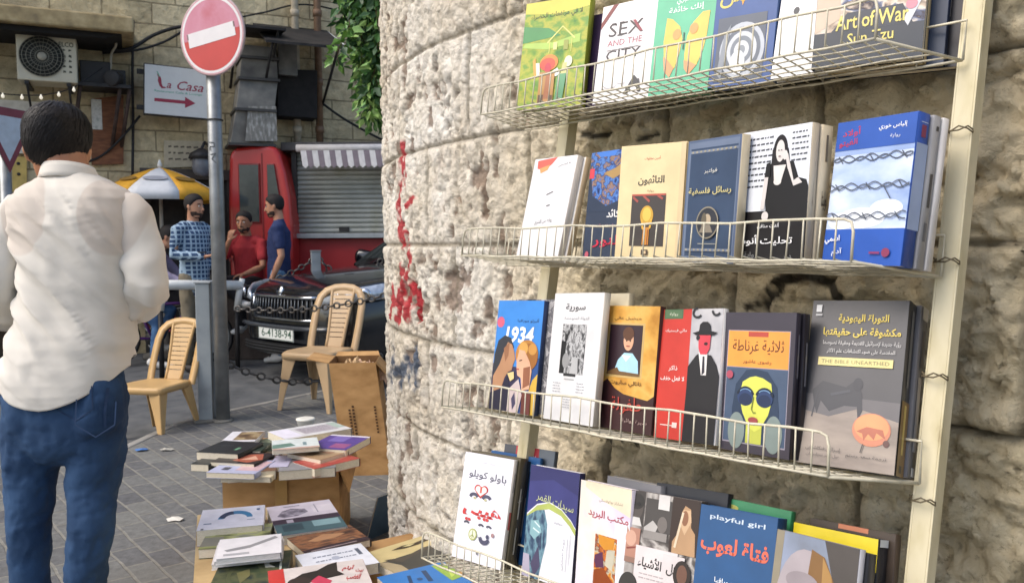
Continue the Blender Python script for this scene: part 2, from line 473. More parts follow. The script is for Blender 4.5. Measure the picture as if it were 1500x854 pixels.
def strokes(S, Z, lst):
    m = np.zeros_like(S)
    for pts, wd_ in lst:
        q = [wall_sz(*p) for p in pts]
        for (a, b), (c, e) in zip(q, q[1:]):
            vx, vz = c - a, e - b; L = vx * vx + vz * vz + 1e-9
            t = np.clip(((S - a) * vx + (Z - b) * vz) / L, 0, 1)
            dd = np.hypot(S - a - t * vx, Z - b - t * vz)
            m = np.maximum(m, 1 - sm(wd_ * .6, wd_ * 1.25, dd))
    return m
rough_ = fbm(Sg * 40, Zg * 22, 123, 4, .6)
red = strokes(Sg, Zg, [([(586, 222), (590, 262), (583, 300), (588, 352)], .034), ([(593, 300), (604, 292)], .014), ([(592, 345), (600, 378), (594, 405)], .020),
    ([(573, 455), (577, 425)], .032), ([(583, 464), (588, 415), (586, 398)], .030), ([(596, 460), (601, 424)], .030), ([(609, 466), (612, 428)], .018), ([(572, 444), (612, 440)], .016)]) * sm(.24, .46, rough_)
blue = strokes(Sg, Zg, [([(572, 552), (577, 522)], .040), ([(585, 560), (594, 530), (604, 562)], .028), ([(607, 514), (609, 560)], .022), ([(576, 545), (608, 540)], .022)]) * sm(.24, .46, rough_)
black = strokes(Sg, Zg, [([(1118, 452), (1128, 424), (1146, 409), (1190, 405), (1212, 416), (1228, 436)], .011), ([(1092, 452), (1108, 444)], .008), ([(1130, 440), (1142, 426)], .005),
    ([(846, 196), (868, 200), (886, 194)], .007), ([(878, 640), (892, 650), (890, 632)], .006), ([(905, 645), (925, 640), (922, 655)], .006), ([(930, 205), (960, 196)], .006)]) * sm(.25, .4, rough_)
V = np.zeros((Sg.size, 3)); sf = Sg.ravel(); df = disp.ravel()
base = {float(s): wall_pt(float(s)) for s in sv}
bp_ = np.array([[*base[float(s)][0], *base[float(s)][1]] for s in sv])
bp_ = np.tile(bp_, (len(zv), 1))
V[:, :3] = bp_[:, :3] + bp_[:, 3:] * df[:, None]; V[:, 2] = Zg.ravel()
ns, nz_ = len(sv), len(zv)
ii = np.arange(ns * nz_).reshape(nz_, ns)
F = np.stack([ii[:-1, :-1], ii[1:, :-1], ii[1:, 1:], ii[:-1, 1:]], -1).reshape(-1, 4)
me = bpy.data.meshes.new('stone_wall')
me.vertices.add(len(V)); me.vertices.foreach_set('co', V.ravel())
me.loops.add(F.size); me.loops.foreach_set('vertex_index', F.ravel())
me.polygons.add(len(F)); me.polygons.foreach_set('loop_start', np.arange(0, F.size, 4)); 
me.polygons.foreach_set('use_smooth', np.ones(len(F), bool)); me.update(calc_edges=True)
ca = me.color_attributes.new('marks', 'FLOAT_COLOR', 'POINT')
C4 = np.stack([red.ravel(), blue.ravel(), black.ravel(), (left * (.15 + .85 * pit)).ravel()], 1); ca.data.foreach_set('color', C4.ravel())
ca2 = me.color_attributes.new('blocks', 'FLOAT_COLOR', 'POINT')
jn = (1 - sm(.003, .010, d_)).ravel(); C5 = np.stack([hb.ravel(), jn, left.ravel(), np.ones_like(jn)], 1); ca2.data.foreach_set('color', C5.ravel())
stone = bpy.data.materials.new('rock_faced_limestone'); stone.use_nodes = True
n = stone.node_tree.nodes; l = stone.node_tree.links; b = n['Principled BSDF']; b.inputs['Roughness'].default_value = .9; b.inputs['Specular IOR Level'].default_value = .2
tc = n.new('ShaderNodeTexCoord')
def nz_node(sc, det=8, rg_=.6):
    q = n.new('ShaderNodeTexNoise'); q.inputs['Scale'].default_value = sc; q.inputs['Detail'].default_value = det; q.inputs['Roughness'].default_value = rg_
    l.new(tc.outputs['Object'], q.inputs['Vector']); return q
def mixn(fac, a, bcol, blend='MIX'):
    q = n.new('ShaderNodeMix'); q.data_type = 'RGBA'; q.blend_type = blend
    if hasattr(fac, 'node'): l.new(fac, q.inputs[0])
    else: q.inputs[0].default_value = fac
    for v_, k in ((a, 6), (bcol, 7)):
        if hasattr(v_, 'node'): l.new(v_, q.inputs[k])
        else: q.inputs[k].default_value = (*lin(v_), 1)
    return q.outputs[2]
def rng(v_, a, b_, c, d):
    q = n.new('ShaderNodeMapRange'); l.new(v_, q.inputs[0])
    for k, x in zip((1, 2, 3, 4), (a, b_, c, d)): q.inputs[k].default_value = x
    return q.outputs[0]
a1 = n.new('ShaderNodeVertexColor'); a1.layer_name = 'marks'; a2 = n.new('ShaderNodeVertexColor'); a2.layer_name = 'blocks'
s1 = n.new('ShaderNodeSeparateColor'); l.new(a1.outputs[0], s1.inputs[0]); s2 = n.new('ShaderNodeSeparateColor'); l.new(a2.outputs[0], s2.inputs[0])
n1 = nz_node(7); n2 = nz_node(26, 12, .72); n2.inputs['Distortion'].default_value = .6; n3 = nz_node(2.2, 5)
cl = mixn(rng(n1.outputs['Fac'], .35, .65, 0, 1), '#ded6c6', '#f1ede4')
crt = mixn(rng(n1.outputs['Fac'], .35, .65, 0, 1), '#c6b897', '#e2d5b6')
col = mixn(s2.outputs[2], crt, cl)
col = mixn(rng(s2.outputs[0], 0, 1, 0, .35), col, '#b3a283')
col = mixn(rng(n3.outputs['Fac'], .5, .72, 0, .3), col, '#c9b38f')
n4 = nz_node(75, 6, .75)
col = mixn(rng(n4.outputs['Fac'], .57, .66, 0, .48), col, '#6f6351')
col = mixn(rng(n2.outputs['Fac'], .56, .70, 0, .35), col, '#7d6c53')
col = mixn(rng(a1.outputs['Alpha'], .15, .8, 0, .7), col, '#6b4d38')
col = mixn(rng(s2.outputs[1], 0, 1, 0, .7), col, '#857b68')
col = mixn(rng(s1.outputs[0], 0, .75, 0, .92), col, '#b02834')
col = mixn(rng(s1.outputs[1], 0, 1, 0, .85), col, '#2b4663')
col = mixn(rng(s1.outputs[2], 0, 1, 0, .92), col, '#1b1b1c')
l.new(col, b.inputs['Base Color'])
bpn = n.new('ShaderNodeBump'); bpn.inputs['Strength'].default_value = 1.0; bpn.inputs['Distance'].default_value = .016
vo = n.new('ShaderNodeTexVoronoi'); vo.inputs['Scale'].default_value = 60; vo.feature = 'F1'
l.new(tc.outputs['Object'], vo.inputs['Vector'])
hsum = n.new('ShaderNodeMath'); hsum.operation = 'MULTIPLY_ADD'; l.new(vo.outputs['Distance'], hsum.inputs[0]); hsum.inputs[1].default_value = -.35; l.new(n2.outputs['Fac'], hsum.inputs[2])
l.new(hsum.outputs[0], bpn.inputs['Height']); l.new(bpn.outputs[0], b.inputs['Normal'])
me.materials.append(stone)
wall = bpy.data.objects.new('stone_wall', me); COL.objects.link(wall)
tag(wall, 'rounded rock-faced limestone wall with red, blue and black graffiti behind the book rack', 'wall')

# ================================================================ BOOK RACK
LAM = .1779
R_V = W_N * math.cos(LAM) + Vector((0, 0, 1)) * math.sin(LAM)
R_W = Vector((0, 0, 1)) * math.cos(LAM) - W_N * math.sin(LAM)
RACK_O = Vector((.5925, 1.1323, 1.3))
RM = frame(RACK_O, W_U, R_W, R_V)          # x along the rack, y up it, z out of it
TRAY_W = {1: .3142, 2: .0073, 3: -.2785, 4: -.6012}
TRAY_SL = {1: -.0048, 2: 0., 3: .0445, 4: .0444}
UL, UR, UP, TD, FH = -.9438, -.0623, -.8238, .1285, .0574
rack = thing('book_rack', 'cream metal wire book rack leaning on the stone wall', 'rack', Matrix.Translation((RACK_O.x, RACK_O.y, 0)))
RI = rack.matrix_world.inverted() @ RM
for u_ in (0.004, UP):
    mb = MB()
    M = RI @ Matrix.Translation((u_, 0, -.012))
    mb.box((0, -.36, 0), (.024, 1.94, .003), CREAMP, M)
    mb.box((.0135, -.36, -.012), (.003, 1.94, .027), CREAMP, M)
    mb.box((-.0135, -.36, -.007), (.003, 1.94, .017), CREAMP, M)
    for k in (.215, .03, -.13, -.30, -.44): # thicker clamp bands and twisted tie wire
        mb.tube([(.017 * math.cos(a), k + .004 * math.sin(a * 2.7), .004 + .013 * math.sin(a)) for a in [i * .7 for i in range(18)]], .0014, mat('tie_wire', '#6a604c', .6, .4), 5, M=M)
    mb.build('post', rack, .001)
WIRE = .00135
for k in (1, 2, 3, 4):
    T = RI @ Matrix.Translation((0, TRAY_W[k], 0)) @ Matrix.Rotation(TRAY_SL[k], 4, 'Z')
    tr = thing('tray', None, None); tr.parent = rack; tr.matrix_local = T
    wb = lambda x, s=0: .0022 * math.sin(x * 9 + k * 2 + s)   # slightly bent wires
    grid = MB()
    xs_ = np.linspace(0, 1, 14)
    nl = 7
    for i in range(nl):
        z = TD * i / (nl - 1); xr = UR * z / TD
        r_ = .0021 if i in (0, nl - 1) else WIRE
        grid.tube([(UL + (xr - UL) * q, wb(q * 5, i) * .5, z) for q in xs_], r_, CREAMW, 6)
    nf = int((UR - UL) / .0242)
    for i in range(nf + 1):
        x = UL + (UR - UL) * i / nf
        grid.tube([(x, .0032 + wb(x), 0), (x, .0032 + wb(x), TD)], WIRE, CREAMW, 6)
    grid.tube([(UR, 0, TD), (0, 0, 0)], .0024, CREAMW, 6)
    grid.build('wire_floor', tr)
    fen = MB()
    for i in range(nf + 1):
        x = UL + (UR - UL) * i / nf; dx = .0012 * math.sin(i * 3.7 + k)
        if 0 < i < nf: fen.tube([(x, .002, TD + .001), (x + dx, FH, TD + .004)], WIRE, CREAMW, 6)
    fen.build('front_fence', tr)
    rail = MB()
    pts = [(UL, 0, TD), (UL, FH * .7, TD + .003), (UL + .004, FH * .93, TD + .003), (UL + .014, FH, TD + .003)]
    pts += [(UL + .014 + (UR - UL - .028) * q, FH + wb(q * 6, 2), TD + .003) for q in np.linspace(.05, .95, 12)]
    pts += [(UR - .014, FH, TD + .003), (UR - .004, FH * .93, TD + .003), (UR, FH * .7, TD + .003), (UR, 0, TD)]
    rail.tube(pts, .0021, CREAMW, 7); rail.build('rail', tr)
    sd_ = MB()                                   # low back rail hooked on to the posts
    sd_.tube([(UL, FH, .002), (UL, 0, .002)], .002, CREAMW, 6)
    sd_.tube([(UL, FH, .002), (.002, FH, .002), (.002, 0, .002)], .002, CREAMW, 6)
    for i in range(0, nf + 1, 3):
        x = UL + (UR - UL) * i / nf; sd_.tube([(x, 0, .002), (x, FH, .002)], WIRE, CREAMW, 5)
    sd_.build('back_rail', tr)

# ---------------------------------------------------------------- books
class Art:
    """flat printed shapes on a cover; unit coordinates, origin bottom left"""
    def __init__(s, mb, w, h): s.mb, s.w, s.h, s.k = mb, w, h, 0
    def z(s): s.k += 1; return .0002 + .00012 * s.k
    def R(s, x0, y0, x1, y1, c): s.P([(x0, y0), (x1, y0), (x1, y1), (x0, y1)], c)
    def P(s, pts, c):
        s.mb.poly([(x * s.w, y * s.h) for x, y in pts], c if not isinstance(c, str) else ink(c), None, s.z())
    def E(s, cx, cy, rx, ry, c, a0=0, a1=360, n=26):
        s.P([(cx + rx * math.cos(R(a0 + (a1 - a0) * i / n)), cy + ry * math.sin(R(a0 + (a1 - a0) * i / n))) for i in range(n if a1 - a0 == 360 else n + 1)], c)
    def S(s, pts, wd, c):
        """stroke of width wd (fraction of the cover width)"""
        z = s.z(); m = ink(c) if isinstance(c, str) else c; hw = wd * s.w / 2
        Q = [Vector((x * s.w, y * s.h)) for x, y in pts]
        L = []; Rr = []
        for i in range(len(Q)):
            t = (Q[min(i + 1, len(Q) - 1)] - Q[max(i - 1, 0)]).normalized(); nn = Vector((-t.y, t.x)) * hw
            L.append(Q[i] + nn); Rr.append(Q[i] - nn)
        vs = [(p.x, p.y, z) for p in L] + [(p.x, p.y, z) for p in Rr]; n = len(Q)
        s.mb.add(vs, [(n + i, n + i + 1, i + 1, i) for i in range(n - 1)], m)
    def T(s, t, cx, cy, w, h, c, rot=0., bold=.0, shear=0.):
        put_text(s.mb, t, cx * s.w, cy * s.h, w * s.w, h * s.h, ink(c) if isinstance(c, str) else c, s.z(), None, rot, bold, shear)
    def lines(s, x0, x1, y0, dy, n, c, hgt=.006, seed=1):
        """rows of illegibly small print"""
        r = random.Random(seed); z = s.z(); m = ink(c)
        for i in range(n):
            x = x0
            while x < x1 - .02:
                e = min(x1, x + r.uniform(.02, .07)); y = (y0 - i * dy) * s.h
                s.mb.poly([(x * s.w, y), (e * s.w, y), (e * s.w, y + hgt * s.h), (x * s.w, y + hgt * s.h * .8)], m, None, z); x = e + .014

BG = 'books standing in the wire rack'
def book(label, M, w, h, t, face, art=None, spine=None, spine_art=None, group=BG, side='R', pages=PAPER, cat='book', name='book', flop=0.):
    """M: origin bottom-left corner of the front cover, x right, y up, z out of the cover"""
    th = thing(name, label, cat, M, group)
    face = ink(face) if isinstance(face, str) else face
    spine = face if spine is None else (ink(spine) if isinstance(spine, str) else spine)
    mb = MB()
    nxx, nyy = 6, 8                                   # softly warped front cover
    f = lambda i, j: flop * ((i / nxx) ** 2 if side == 'L' else (1 - i / nxx) ** 2) * (.4 + .6 * j / nyy)
    if art is None or flop:
        vs = [(w * i / nxx, h * j / nyy, f(i, j)) for j in range(nyy + 1) for i in range(nxx + 1)]
        mb.add(vs, [(j * (nxx + 1) + i, j * (nxx + 1) + i + 1, (j + 1) * (nxx + 1) + i + 1, (j + 1) * (nxx + 1) + i) for j in range(nyy) for i in range(nxx)], face, True)
        mb.box((w / 2, h / 2, -.0006), (w, h, .0007), face)
    else:
        mb.box((w / 2, h / 2, -.00035), (w, h, .0007), face)
    mb.box((w / 2, h / 2, -t + .00035), (w, h, .0007), face)
    if art: art(Art(mb, w, h))
    mb.build('cover', th)
    pb = MB(); pb.box((w / 2 + (-.001 if side == 'L' else .001) * -1, h / 2, -t / 2), (w - .004, h - .003, t - .0018), pages); pb.build('page_block', th)
    sp = MB(); xs = w if side == 'R' else 0; sgn = 1 if side == 'R' else -1
    pr = [(xs, 0.0), (xs + sgn * .0012, -.0012), (xs + sgn * .0015, -t / 2), (xs + sgn * .0012, -t + .0012), (xs, -t)]
    vs = [(x, y, z) for y in (0, h) for x, z in pr]
    fs = [(i, i + 1, i + 6, i + 5) for i in range(4)]
    if side == 'L': fs = [q[::-1] for q in fs]
    fs += [(0, 1, 2, 3, 4)[::-1] if side == 'R' else (0, 1, 2, 3, 4), (5, 6, 7, 8, 9) if side == 'R' else (5, 6, 7, 8, 9)[::-1]]
    sp.add(vs, fs, spine, True)
    if spine_art:
        SM = frame((xs + sgn * .0019, 0, 0), (0, 0, -sgn), (0, 1, 0), (sgn, 0, 0)) if sgn > 0 else frame((xs - .0019, 0, -t), (0, 0, 1), (0, 1, 0), (-1, 0, 0))
        sb = MB(); spine_art(Art(sb, t, h))
        for v_, f_, i_ in [(sb.v, sb.f, sb.mi)]:
            for fi, (ff, mi_) in enumerate(zip(f_, i_)):
                sp.add([v_[q] for q in ff], [tuple(range(len(ff)))], sb.mats[mi_], False, SM)
    sp.build('spine', th)
    return th

def rack_M(row, U, V, dw, yaw, tilt, roll):
    c, s = math.cos, math.sin
    M = RM @ Matrix.Translation((U, TRAY_W[row] + TRAY_SL[row] * U + dw, V))
    return M @ Matrix.Rotation(yaw, 4, 'Y') @ Matrix.Rotation(-tilt, 4, 'X') @ Matrix.Rotation(roll, 4, 'Z')
POSE = {
 'green': (1, -0.8477, 0.1082, 0.0050, 0.2974, -0.0232, 0.0200, 0.1539, 0.2288), 'sex': (1, -0.6639, 0.0653, 0.0051, 0.1429, 0.0047, 0.0161, 0.1284, 0.1985),
 'teal': (1, -0.5297, 0.0551, 0.0040, 0.1451, -0.0107, 0.0091, 0.1224, 0.2030), 'asl': (1, -0.3981, 0.0492, 0.0040, 0.1273, -0.0577, -0.0114, 0.1146, 0.2127),
 'whiteb': (1, -0.2804, 0.0400, 0.0045, -0.0048, 0.0234, -0.010, 0.0900, 0.2100), 'war': (1, -0.2008, 0.0513, 0.004, 0.2085, -0.0251, 0.0143, 0.1562, 0.2488),
 'white': (2, -0.8250, 0.0755, 0.0040, -0.0664, 0.0647, -0.0276, 0.1379, 0.2143), 'crowd': (2, -0.6481, 0.0560, 0.0040, -0.0774, -0.0463, -0.0116, 0.1364, 0.2116),
 'beige': (2, -0.5485, 0.0704, 0.0040, 0.1421, -0.0837, 0.0103, 0.1366, 0.2106), 'philo': (2, -0.4006, 0.0641, 0.0054, -0.2072, -0.1021, -0.0470, 0.1272, 0.2040),
 'woman': (2, -0.2881, 0.0671, 0.0041, -0.1538, -0.0915, -0.0189, 0.1331, 0.2076), 'blue': (2, -0.1392, 0.0665, 0.0047, -0.1828, -0.0228, -0.0318, 0.1275, 0.2084),
 'y34': (3, -0.8433, 0.0795, 0.0090, -0.0051, -0.0070, 0.0471, 0.1421, 0.2273), 'syria': (3, -0.6622, 0.0918, 0.0090, -0.0574, 0.0037, 0.0502, 0.1383, 0.2410),
 'boy': (3, -0.5534, 0.0685, 0.0090, -0.0053, -0.0152, 0.0431, 0.1381, 0.2211), 'red': (3, -0.4107, 0.0670, 0.0075, -0.0547, 0.0103, 0.0717, 0.1297, 0.2177),
 'granada': (3, -0.2841, 0.0628, 0.0070, -0.0469, -0.0187, 0.0517, 0.1285, 0.2159), 'torah': (3, -0.1543, 0.0537, 0.0060, 0.1040, 0.1554, 0.0641, 0.1384, 0.2456),
 'hippie': (4, -0.9183, 0.0684, 0.0062, 0.1580, 0.0769, 0.0629, 0.1389, 0.2220), 'moon': (4, -0.7434, 0.0200, 0.0080, 0.0492, 0.0171, 0.0737, 0.1345, 0.2197),
 'post': (4, -0.5765, 0.0365, 0.0070, -0.0855, -0.0136, 0.0786, 0.1365, 0.2188), 'kul': (4, -0.4450, 0.0602, 0.0070, 0.0663, 0.0872, 0.0848, 0.1412, 0.2244),
 'playful': (4, -0.3043, 0.0554, 0.0070, 0.0117, 0.0941, 0.0799, 0.1383, 0.2272), 'mama': (4, -0.1569, 0.0801, 0.0036, -0.1447, 0.0954, 0.0657, 0.1355, 0.2247),
 'yellow': (4, -0.1612, 0.0199, 0.0070, -0.0852, 0.0942, 0.0814, 0.1358, 0.2266), 'greenb': (4, -0.3192, 0.0136, 0.0080, 0.0558, 0.0982, 0.0468, 0.1397, 0.2374)}
def rbook(key, label, t, face, art=None, dz=0., dx=0., dy=0., **kw):
    p = POSE[key]
    M = rack_M(p[0], *p[1:7]) @ Matrix.Translation((dx, dy, dz))
    return book(label, M, p[7], p[8], t, face, art, **kw)
def curve(f, a, b, n=14): return [f(a + (b - a) * i / n) for i in range(n + 1)]
def arc(cx, cy, rx, ry, a, b, n=14): return [(cx + rx * math.cos(R(a + (b - a) * i / n)), cy + ry * math.sin(R(a + (b - a) * i / n))) for i in range(n + 1)]

# -- top tray
def a_green(a):
    a.R(0, 0, 1, 1, mottle('print_meadow', ['#47803a', '#7ea03a', '#b5b548', '#6f9a44', '#98ab44'], 26, stretch=(1, 1.2, 1)))
    a.P([(0, 1), (1, 1), (1, .9), (.5, .86), (0, .9)], '#cfc64a')
    a.P([(0, .78), (.4, .74), (.6, .66), (0, .62)], '#3f8a4a'); a.P([(.05, .62), (.5, .60), (.9, .66), (.9, .58), (.4, .54), (0, .58)], '#a8c65a')
    a.T('لا في مرتفعات الخضراء', .5, .855, .8, .07, '#2f4a22', .02, .01)
    a.S([(.4, .60), (.62, .74), (.82, .62)], .022, '#d8d87a'); a.S([(.44, .61), (.44, .5)], .014, '#cdd06a'); a.S([(.78, .62), (.78, .5)], .014, '#cdd06a')
    a.R(.66, .52, .73, .61, '#9aa04a'); a.R(.5, .53, .56, .60, '#dfe08a')
    a.E(.46, .415, .14, .075, '#e08a3c'); a.E(.44, .40, .12, .06, '#d8533e'); a.E(.45, .365, .05, .05, '#c23a4a')
    a.P([(.24, .42), (.31, .42), (.34, .30), (.25, .30)], '#eee8cf'); a.P([(.2, .44), (.24, .47), (.28, .30), (.24, .3)], '#d9a04a')
    a.P([(.52, .33), (.6, .36), (.66, .30), (.58, .28)], '#e8e8dc'); a.E(.76, .41, .06, .05, '#dfe6c4'); a.P([(.68, .4), (.74, .4), (.75, .3), (.66, .3)], '#c8c484')
    a.P([(.33, .33), (.57, .33), (.57, .05), (.33, .05)], '#b98a4e'); a.P([(.44, .33), (.5, .33), (.53, .08), (.42, .08)], '#a86a44')
    a.R(.34, .04, .42, .12, '#5e4028'); a.R(.5, .05, .56, .11, '#5e4028'); a.P([(.62, .3), (.75, .3), (.72, .06), (.6, .06)], '#5f9a70')
rbook('green', 'lime green book with a painted garden scene and a little house', .02, '#9dbb3d', a_green, spine='#8a962c')
def a_sex(a):
    a.P([(0, 1), (.26, 1), (0, .80)], '#e9dfda'); a.P([(.20, 1), (.29, 1), (0, .76), (0, .83)], '#7a3230')
    for t, y, wd_, h_, c in (('SEX', .735, .62, .135, '#3a3233'), ('AND THE', .60, .62, .06, '#b06a76'), ('CITY', .475, .62, .10, '#3a3233')):
        a.T(t, .47, y, wd_, h_, c, 0, .0)
    for x in (.2, .35): a.R(x, .79, x + .08, .805, '#3a3233'); a.R(.33, .667, .43, .678, '#3a3233')
    a.P([(.585, .80), (.635, .80), (.785, .672), (.735, .672)], '#8c3744')
    a.R(.16, .525, .74, .531, '#3a3233')
    a.P([(.55, .06), (.72, .24), (.78, .20), (.86, .07), (.80, .07), (.76, .15), (.68, .14), (.62, .06)], '#3a3a3c'); a.S([(.80, .2), (.84, .07)], .02, '#3a3a3c')
    a.S(arc(.3, .17, .12, .03, 180, 360), .008, '#8a8a90'); a.S(arc(.52, .19, .1, .02, 180, 300), .008, '#8a8a90')
rbook('sex', 'white book titled SEX AND THE CITY with a high heel shoe', .022, '#e6e2e2', a_sex, spine='#e6e2e2')
rbook('sex', 'brown backed book with a purple cover just behind the white english titled one', .024, '#3c2a4a', dz=-.03, dx=-.055, dy=.004, spine='#7a5a3c')
def a_teal(a):
    a.T('لا تخبري', .52, .86, .36, .075, '#dff2e4', 0, .02); a.T('إنك خائفة', .52, .775, .6, .075, '#dff2e4', 0, .02)
    a.P([(.2, .72), (.30, .70), (.44, .62), (.50, .5), (.47, .36), (.42, .25), (.32, .17), (.24, .25), (.21, .36), (.18, .5)], '#e9c058')
    a.P([(.92, .72), (.80, .72), (.66, .64), (.58, .52), (.56, .36), (.58, .24), (.66, .17), (.78, .24), (.86, .36), (.9, .5)], '#e9c058')
    a.P([(.2, .36), (.26, .34), (.40, .24), (.34, .16), (.24, .22)], '#e39a6a'); a.P([(.56, .30), (.66, .28), (.78, .24), (.66, .16), (.58, .22)], '#e39a6a')
    a.E(.40, .55, .07, .05, '#df9a58'); a.E(.68, .58, .07, .05, '#df9a58')
    a.S([(.52, .56), (.53, .40)], .02, '#3f5a4a')
rbook('teal', 'mint green book with two orange butterfly wings', .024, '#5cb58e', a_teal, spine='#2f6a48')
def a_asl(a):
    a.T('الأصل', .5, .74, .86, .20, '#d8c66a', 0, .01); a.P([(.36, .72), (.42, .74), (.46, .79), (.48, .73), (.55, .71), (.48, .69), (.45, .64), (.42, .69)], '#d99a2c')
    a.R(.08, .04, .86, .56, '#5a616e')
    for i, rr in enumerate((.36, .30, .24, .18, .12, .06)): a.E(.5, .28, rr, rr * .62, ['#b9bec6', '#6a717c', '#c9cdd2', '#7f868f', '#d6d9dc', '#8f959c'][i])
    a.P([(.12, .1), (.2, .42), (.3, .5), (.26, .3), (.2, .06)], '#8e949c'); a.E(.45, .18, .12, .10, '#e0e2e4')
rbook('asl', 'dark blue book with a gold one-word title above a grey spiral', .026, '#3e5a92', a_asl, spine='#34507f')
def a_wb(a): a.S([(.5, .62), (.62, .64), (.58, .6)], .03, '#4a4a4c'); a.E(.35, .52, .06, .03, '#4a4a4c'); a.S([(.7, .75), (.74, .78)], .03, '#77777a')
rbook('whiteb', 'plain white book with a few black ink marks on the cover', .02, '#e9e9ea', a_wb)
def a_war(a):
    a.R(0, 0, 1, 1, mottle('print_battle', ['#23252e', '#4a4650', '#b9a590', '#e1d6c8', '#6b7590', '#3a3038', '#c7b6a6'], 24, stretch=(1, 1.4, 1), dist=.8))
    a.R(0, 0, 1, .22, '#2f3640'); a.P([(.16, .22), (.9, .22), (.8, .34), (.3, .33)], '#353b46'); a.P([(.0, .5), (.2, .62), (.24, .30), (0, .22)], '#cbb6a0'); a.P([(.28, .6), (.40, .55), (.44, .42), (.3, .4)], '#7d86b0')
    a.P([(.62, .56), (.7, .62), (.76, .45), (.64, .42)], '#3c5f7a'); a.P([(.85, .66), (.95, .7), (1, .4), (.86, .2), (.82, .24), (.93, .45)], '#d0d2d8')
    a.P([(.18, .7), (.3, .74), (.32, .58), (.2, .52)], '#ddd2c6'); a.P([(.44, .72), (.58, .74), (.56, .58), (.46, .56)], '#c3c5d2')
    a.T('Art of War', .53, .275, .66, .095, '#e0cf72', .03, .015); a.T('Sun Tzu', .53, .165, .42, .07, '#e0cf72', .03, .01)
    a.E(.88, .33, .05, .032, '#d68a98')
rbook('war', 'large book about war with a battle picture and yellow english title', .014, '#3a3d46', a_war, side='L')
for i, (lab, c, c2) in enumerate((('thin cream book behind the battle picture book', '#c9b58a', '#c9b58a'), ('dark navy book next to the right-hand post on the top tray', '#27364e', '#233350'), ('black book with maroon back at the right end of the top tray', '#231f24', '#3a1c24'))):
    M = rack_M(1, -.205 + .002 * i, .036 - .018 * i, .004, .20, -.02, .012)
    book(lab, M, .156 + .018 * i, .235 + .004 * i, .016, c, None, spine=c2,
         spine_art=(lambda a: a.T('تاريخ العالم', .5, .45, .3, .25, '#cfcfc8')) if False else (lambda a: a.R(.45, .3, .6, .62, '#b9bcc0')) if i == 1 else None)

# -- second tray
def a_white(a):
    a.P([(.08, .98), (.55, 1), (.45, .94), (.3, .88), (.1, .9)], '#d86a5e'); a.P([(.16, .9), (.4, .93), (.36, .88), (.2, .85)], '#e7a06a')
    a.T('قصص', .7, .92, .22, .035, '#8a8a8a', .1); a.S([(.45, .63), (.6, .66)], .02, '#777'.replace('777', '777777')); a.S([(.5, .52), (.58, .53)], .02, '#777777')
    a.T('رواية من الشرق', .5, .37, .42, .05, '#6f6f6f', .1); a.E(.86, .93, .012, .01, '#999999')
rbook('white', 'white book with a red and orange smudge at its top corner', .016, '#e2e1e3', a_white, spine='#d9cfc2')
rbook('white', 'second copy of the white book, with a beige back, tucked behind the first', .014, '#ece7e0', dz=-.017, dx=.006, spine='#c7b08e')
def a_crowd(a):
    a.R(0, .45, 1, 1, mottle('print_crowd', ['#1c2a4a', '#33549a', '#5b86c8', '#2a3d70', '#9a7a5a', '#3c66b0', '#8fa6cf'], 55))
    a.P([(0, .45), (1, .45), (1, .52), (.7, .55), (.4, .5), (.1, .6), (0, .9)], '#333e52'); a.P([(.1, 1), (.55, 1), (.5, .95), (.2, .95)], '#4d7fd0')
    a.P([(.3, .8), (.55, .84), (.7, .9), (.75, .8), (.5, .74)], '#a98a5a'); a.R(-.0, .76, .1, .85, '#d24a56')
    a.T('مكائد', .62, .43, .36, .07, '#e6e6e6', 0, .02); a.T('حكايات في زمن الحرب', .5, .32, .72, .04, '#b08090'); a.T('النور', .5, .18, .6, .11, '#c8344a', 0, .02); a.E(.1, .06, .04, .03, '#c06070')
rbook('crowd', 'dark blue book with a speckled crowd picture and red lettering', .016, '#353f52', a_crowd)
def a_beige(a):
    a.T('أمين معلوف', .5, .88, .24, .035, '#b5483e'); a.T('التائهون', .5, .69, .40, .085, '#33302c', 0, .02); a.T('رواية', .5, .60, .1, .025, '#9a7a5a')
    a.R(.22, .13, .74, .575, '#3b3431'); a.R(.22, .56, .74, .575, '#b55040')
    a.S([(.24, .55), (.32, .51)], .03, '#a24a40'); a.S([(.4, .56), (.5, .51)], .03, '#a24a40'); a.S([(.62, .56), (.7, .53)], .03, '#a24a40')
    a.E(.47, .39, .10, .085, '#c79a34'); a.E(.47, .40, .065, .06, '#e0bd52'); a.S([(.40, .36), (.42, .28), (.47, .26), (.53, .29), (.545, .36)], .03, '#d8a83a')
    a.P([(.43, .29), (.52, .29), (.52, .14), (.42, .14)], '#c8862e'); a.S([(.46, .28), (.44, .14)], .012, '#7a4a22'); a.S([(.5, .27), (.5, .14)], .012, '#8a3a2a')
    a.R(.42, .055, .52, .10, '#4a3a30'); a.R(.445, .065, .495, .09, '#d3bb92'); a.R(.93, .0, 1, 1, '#d5bf95')
rbook('beige', 'cream book with a yellow flame statue on a dark panel', .018, '#e0cb9c', a_beige, spine='#c9b283')
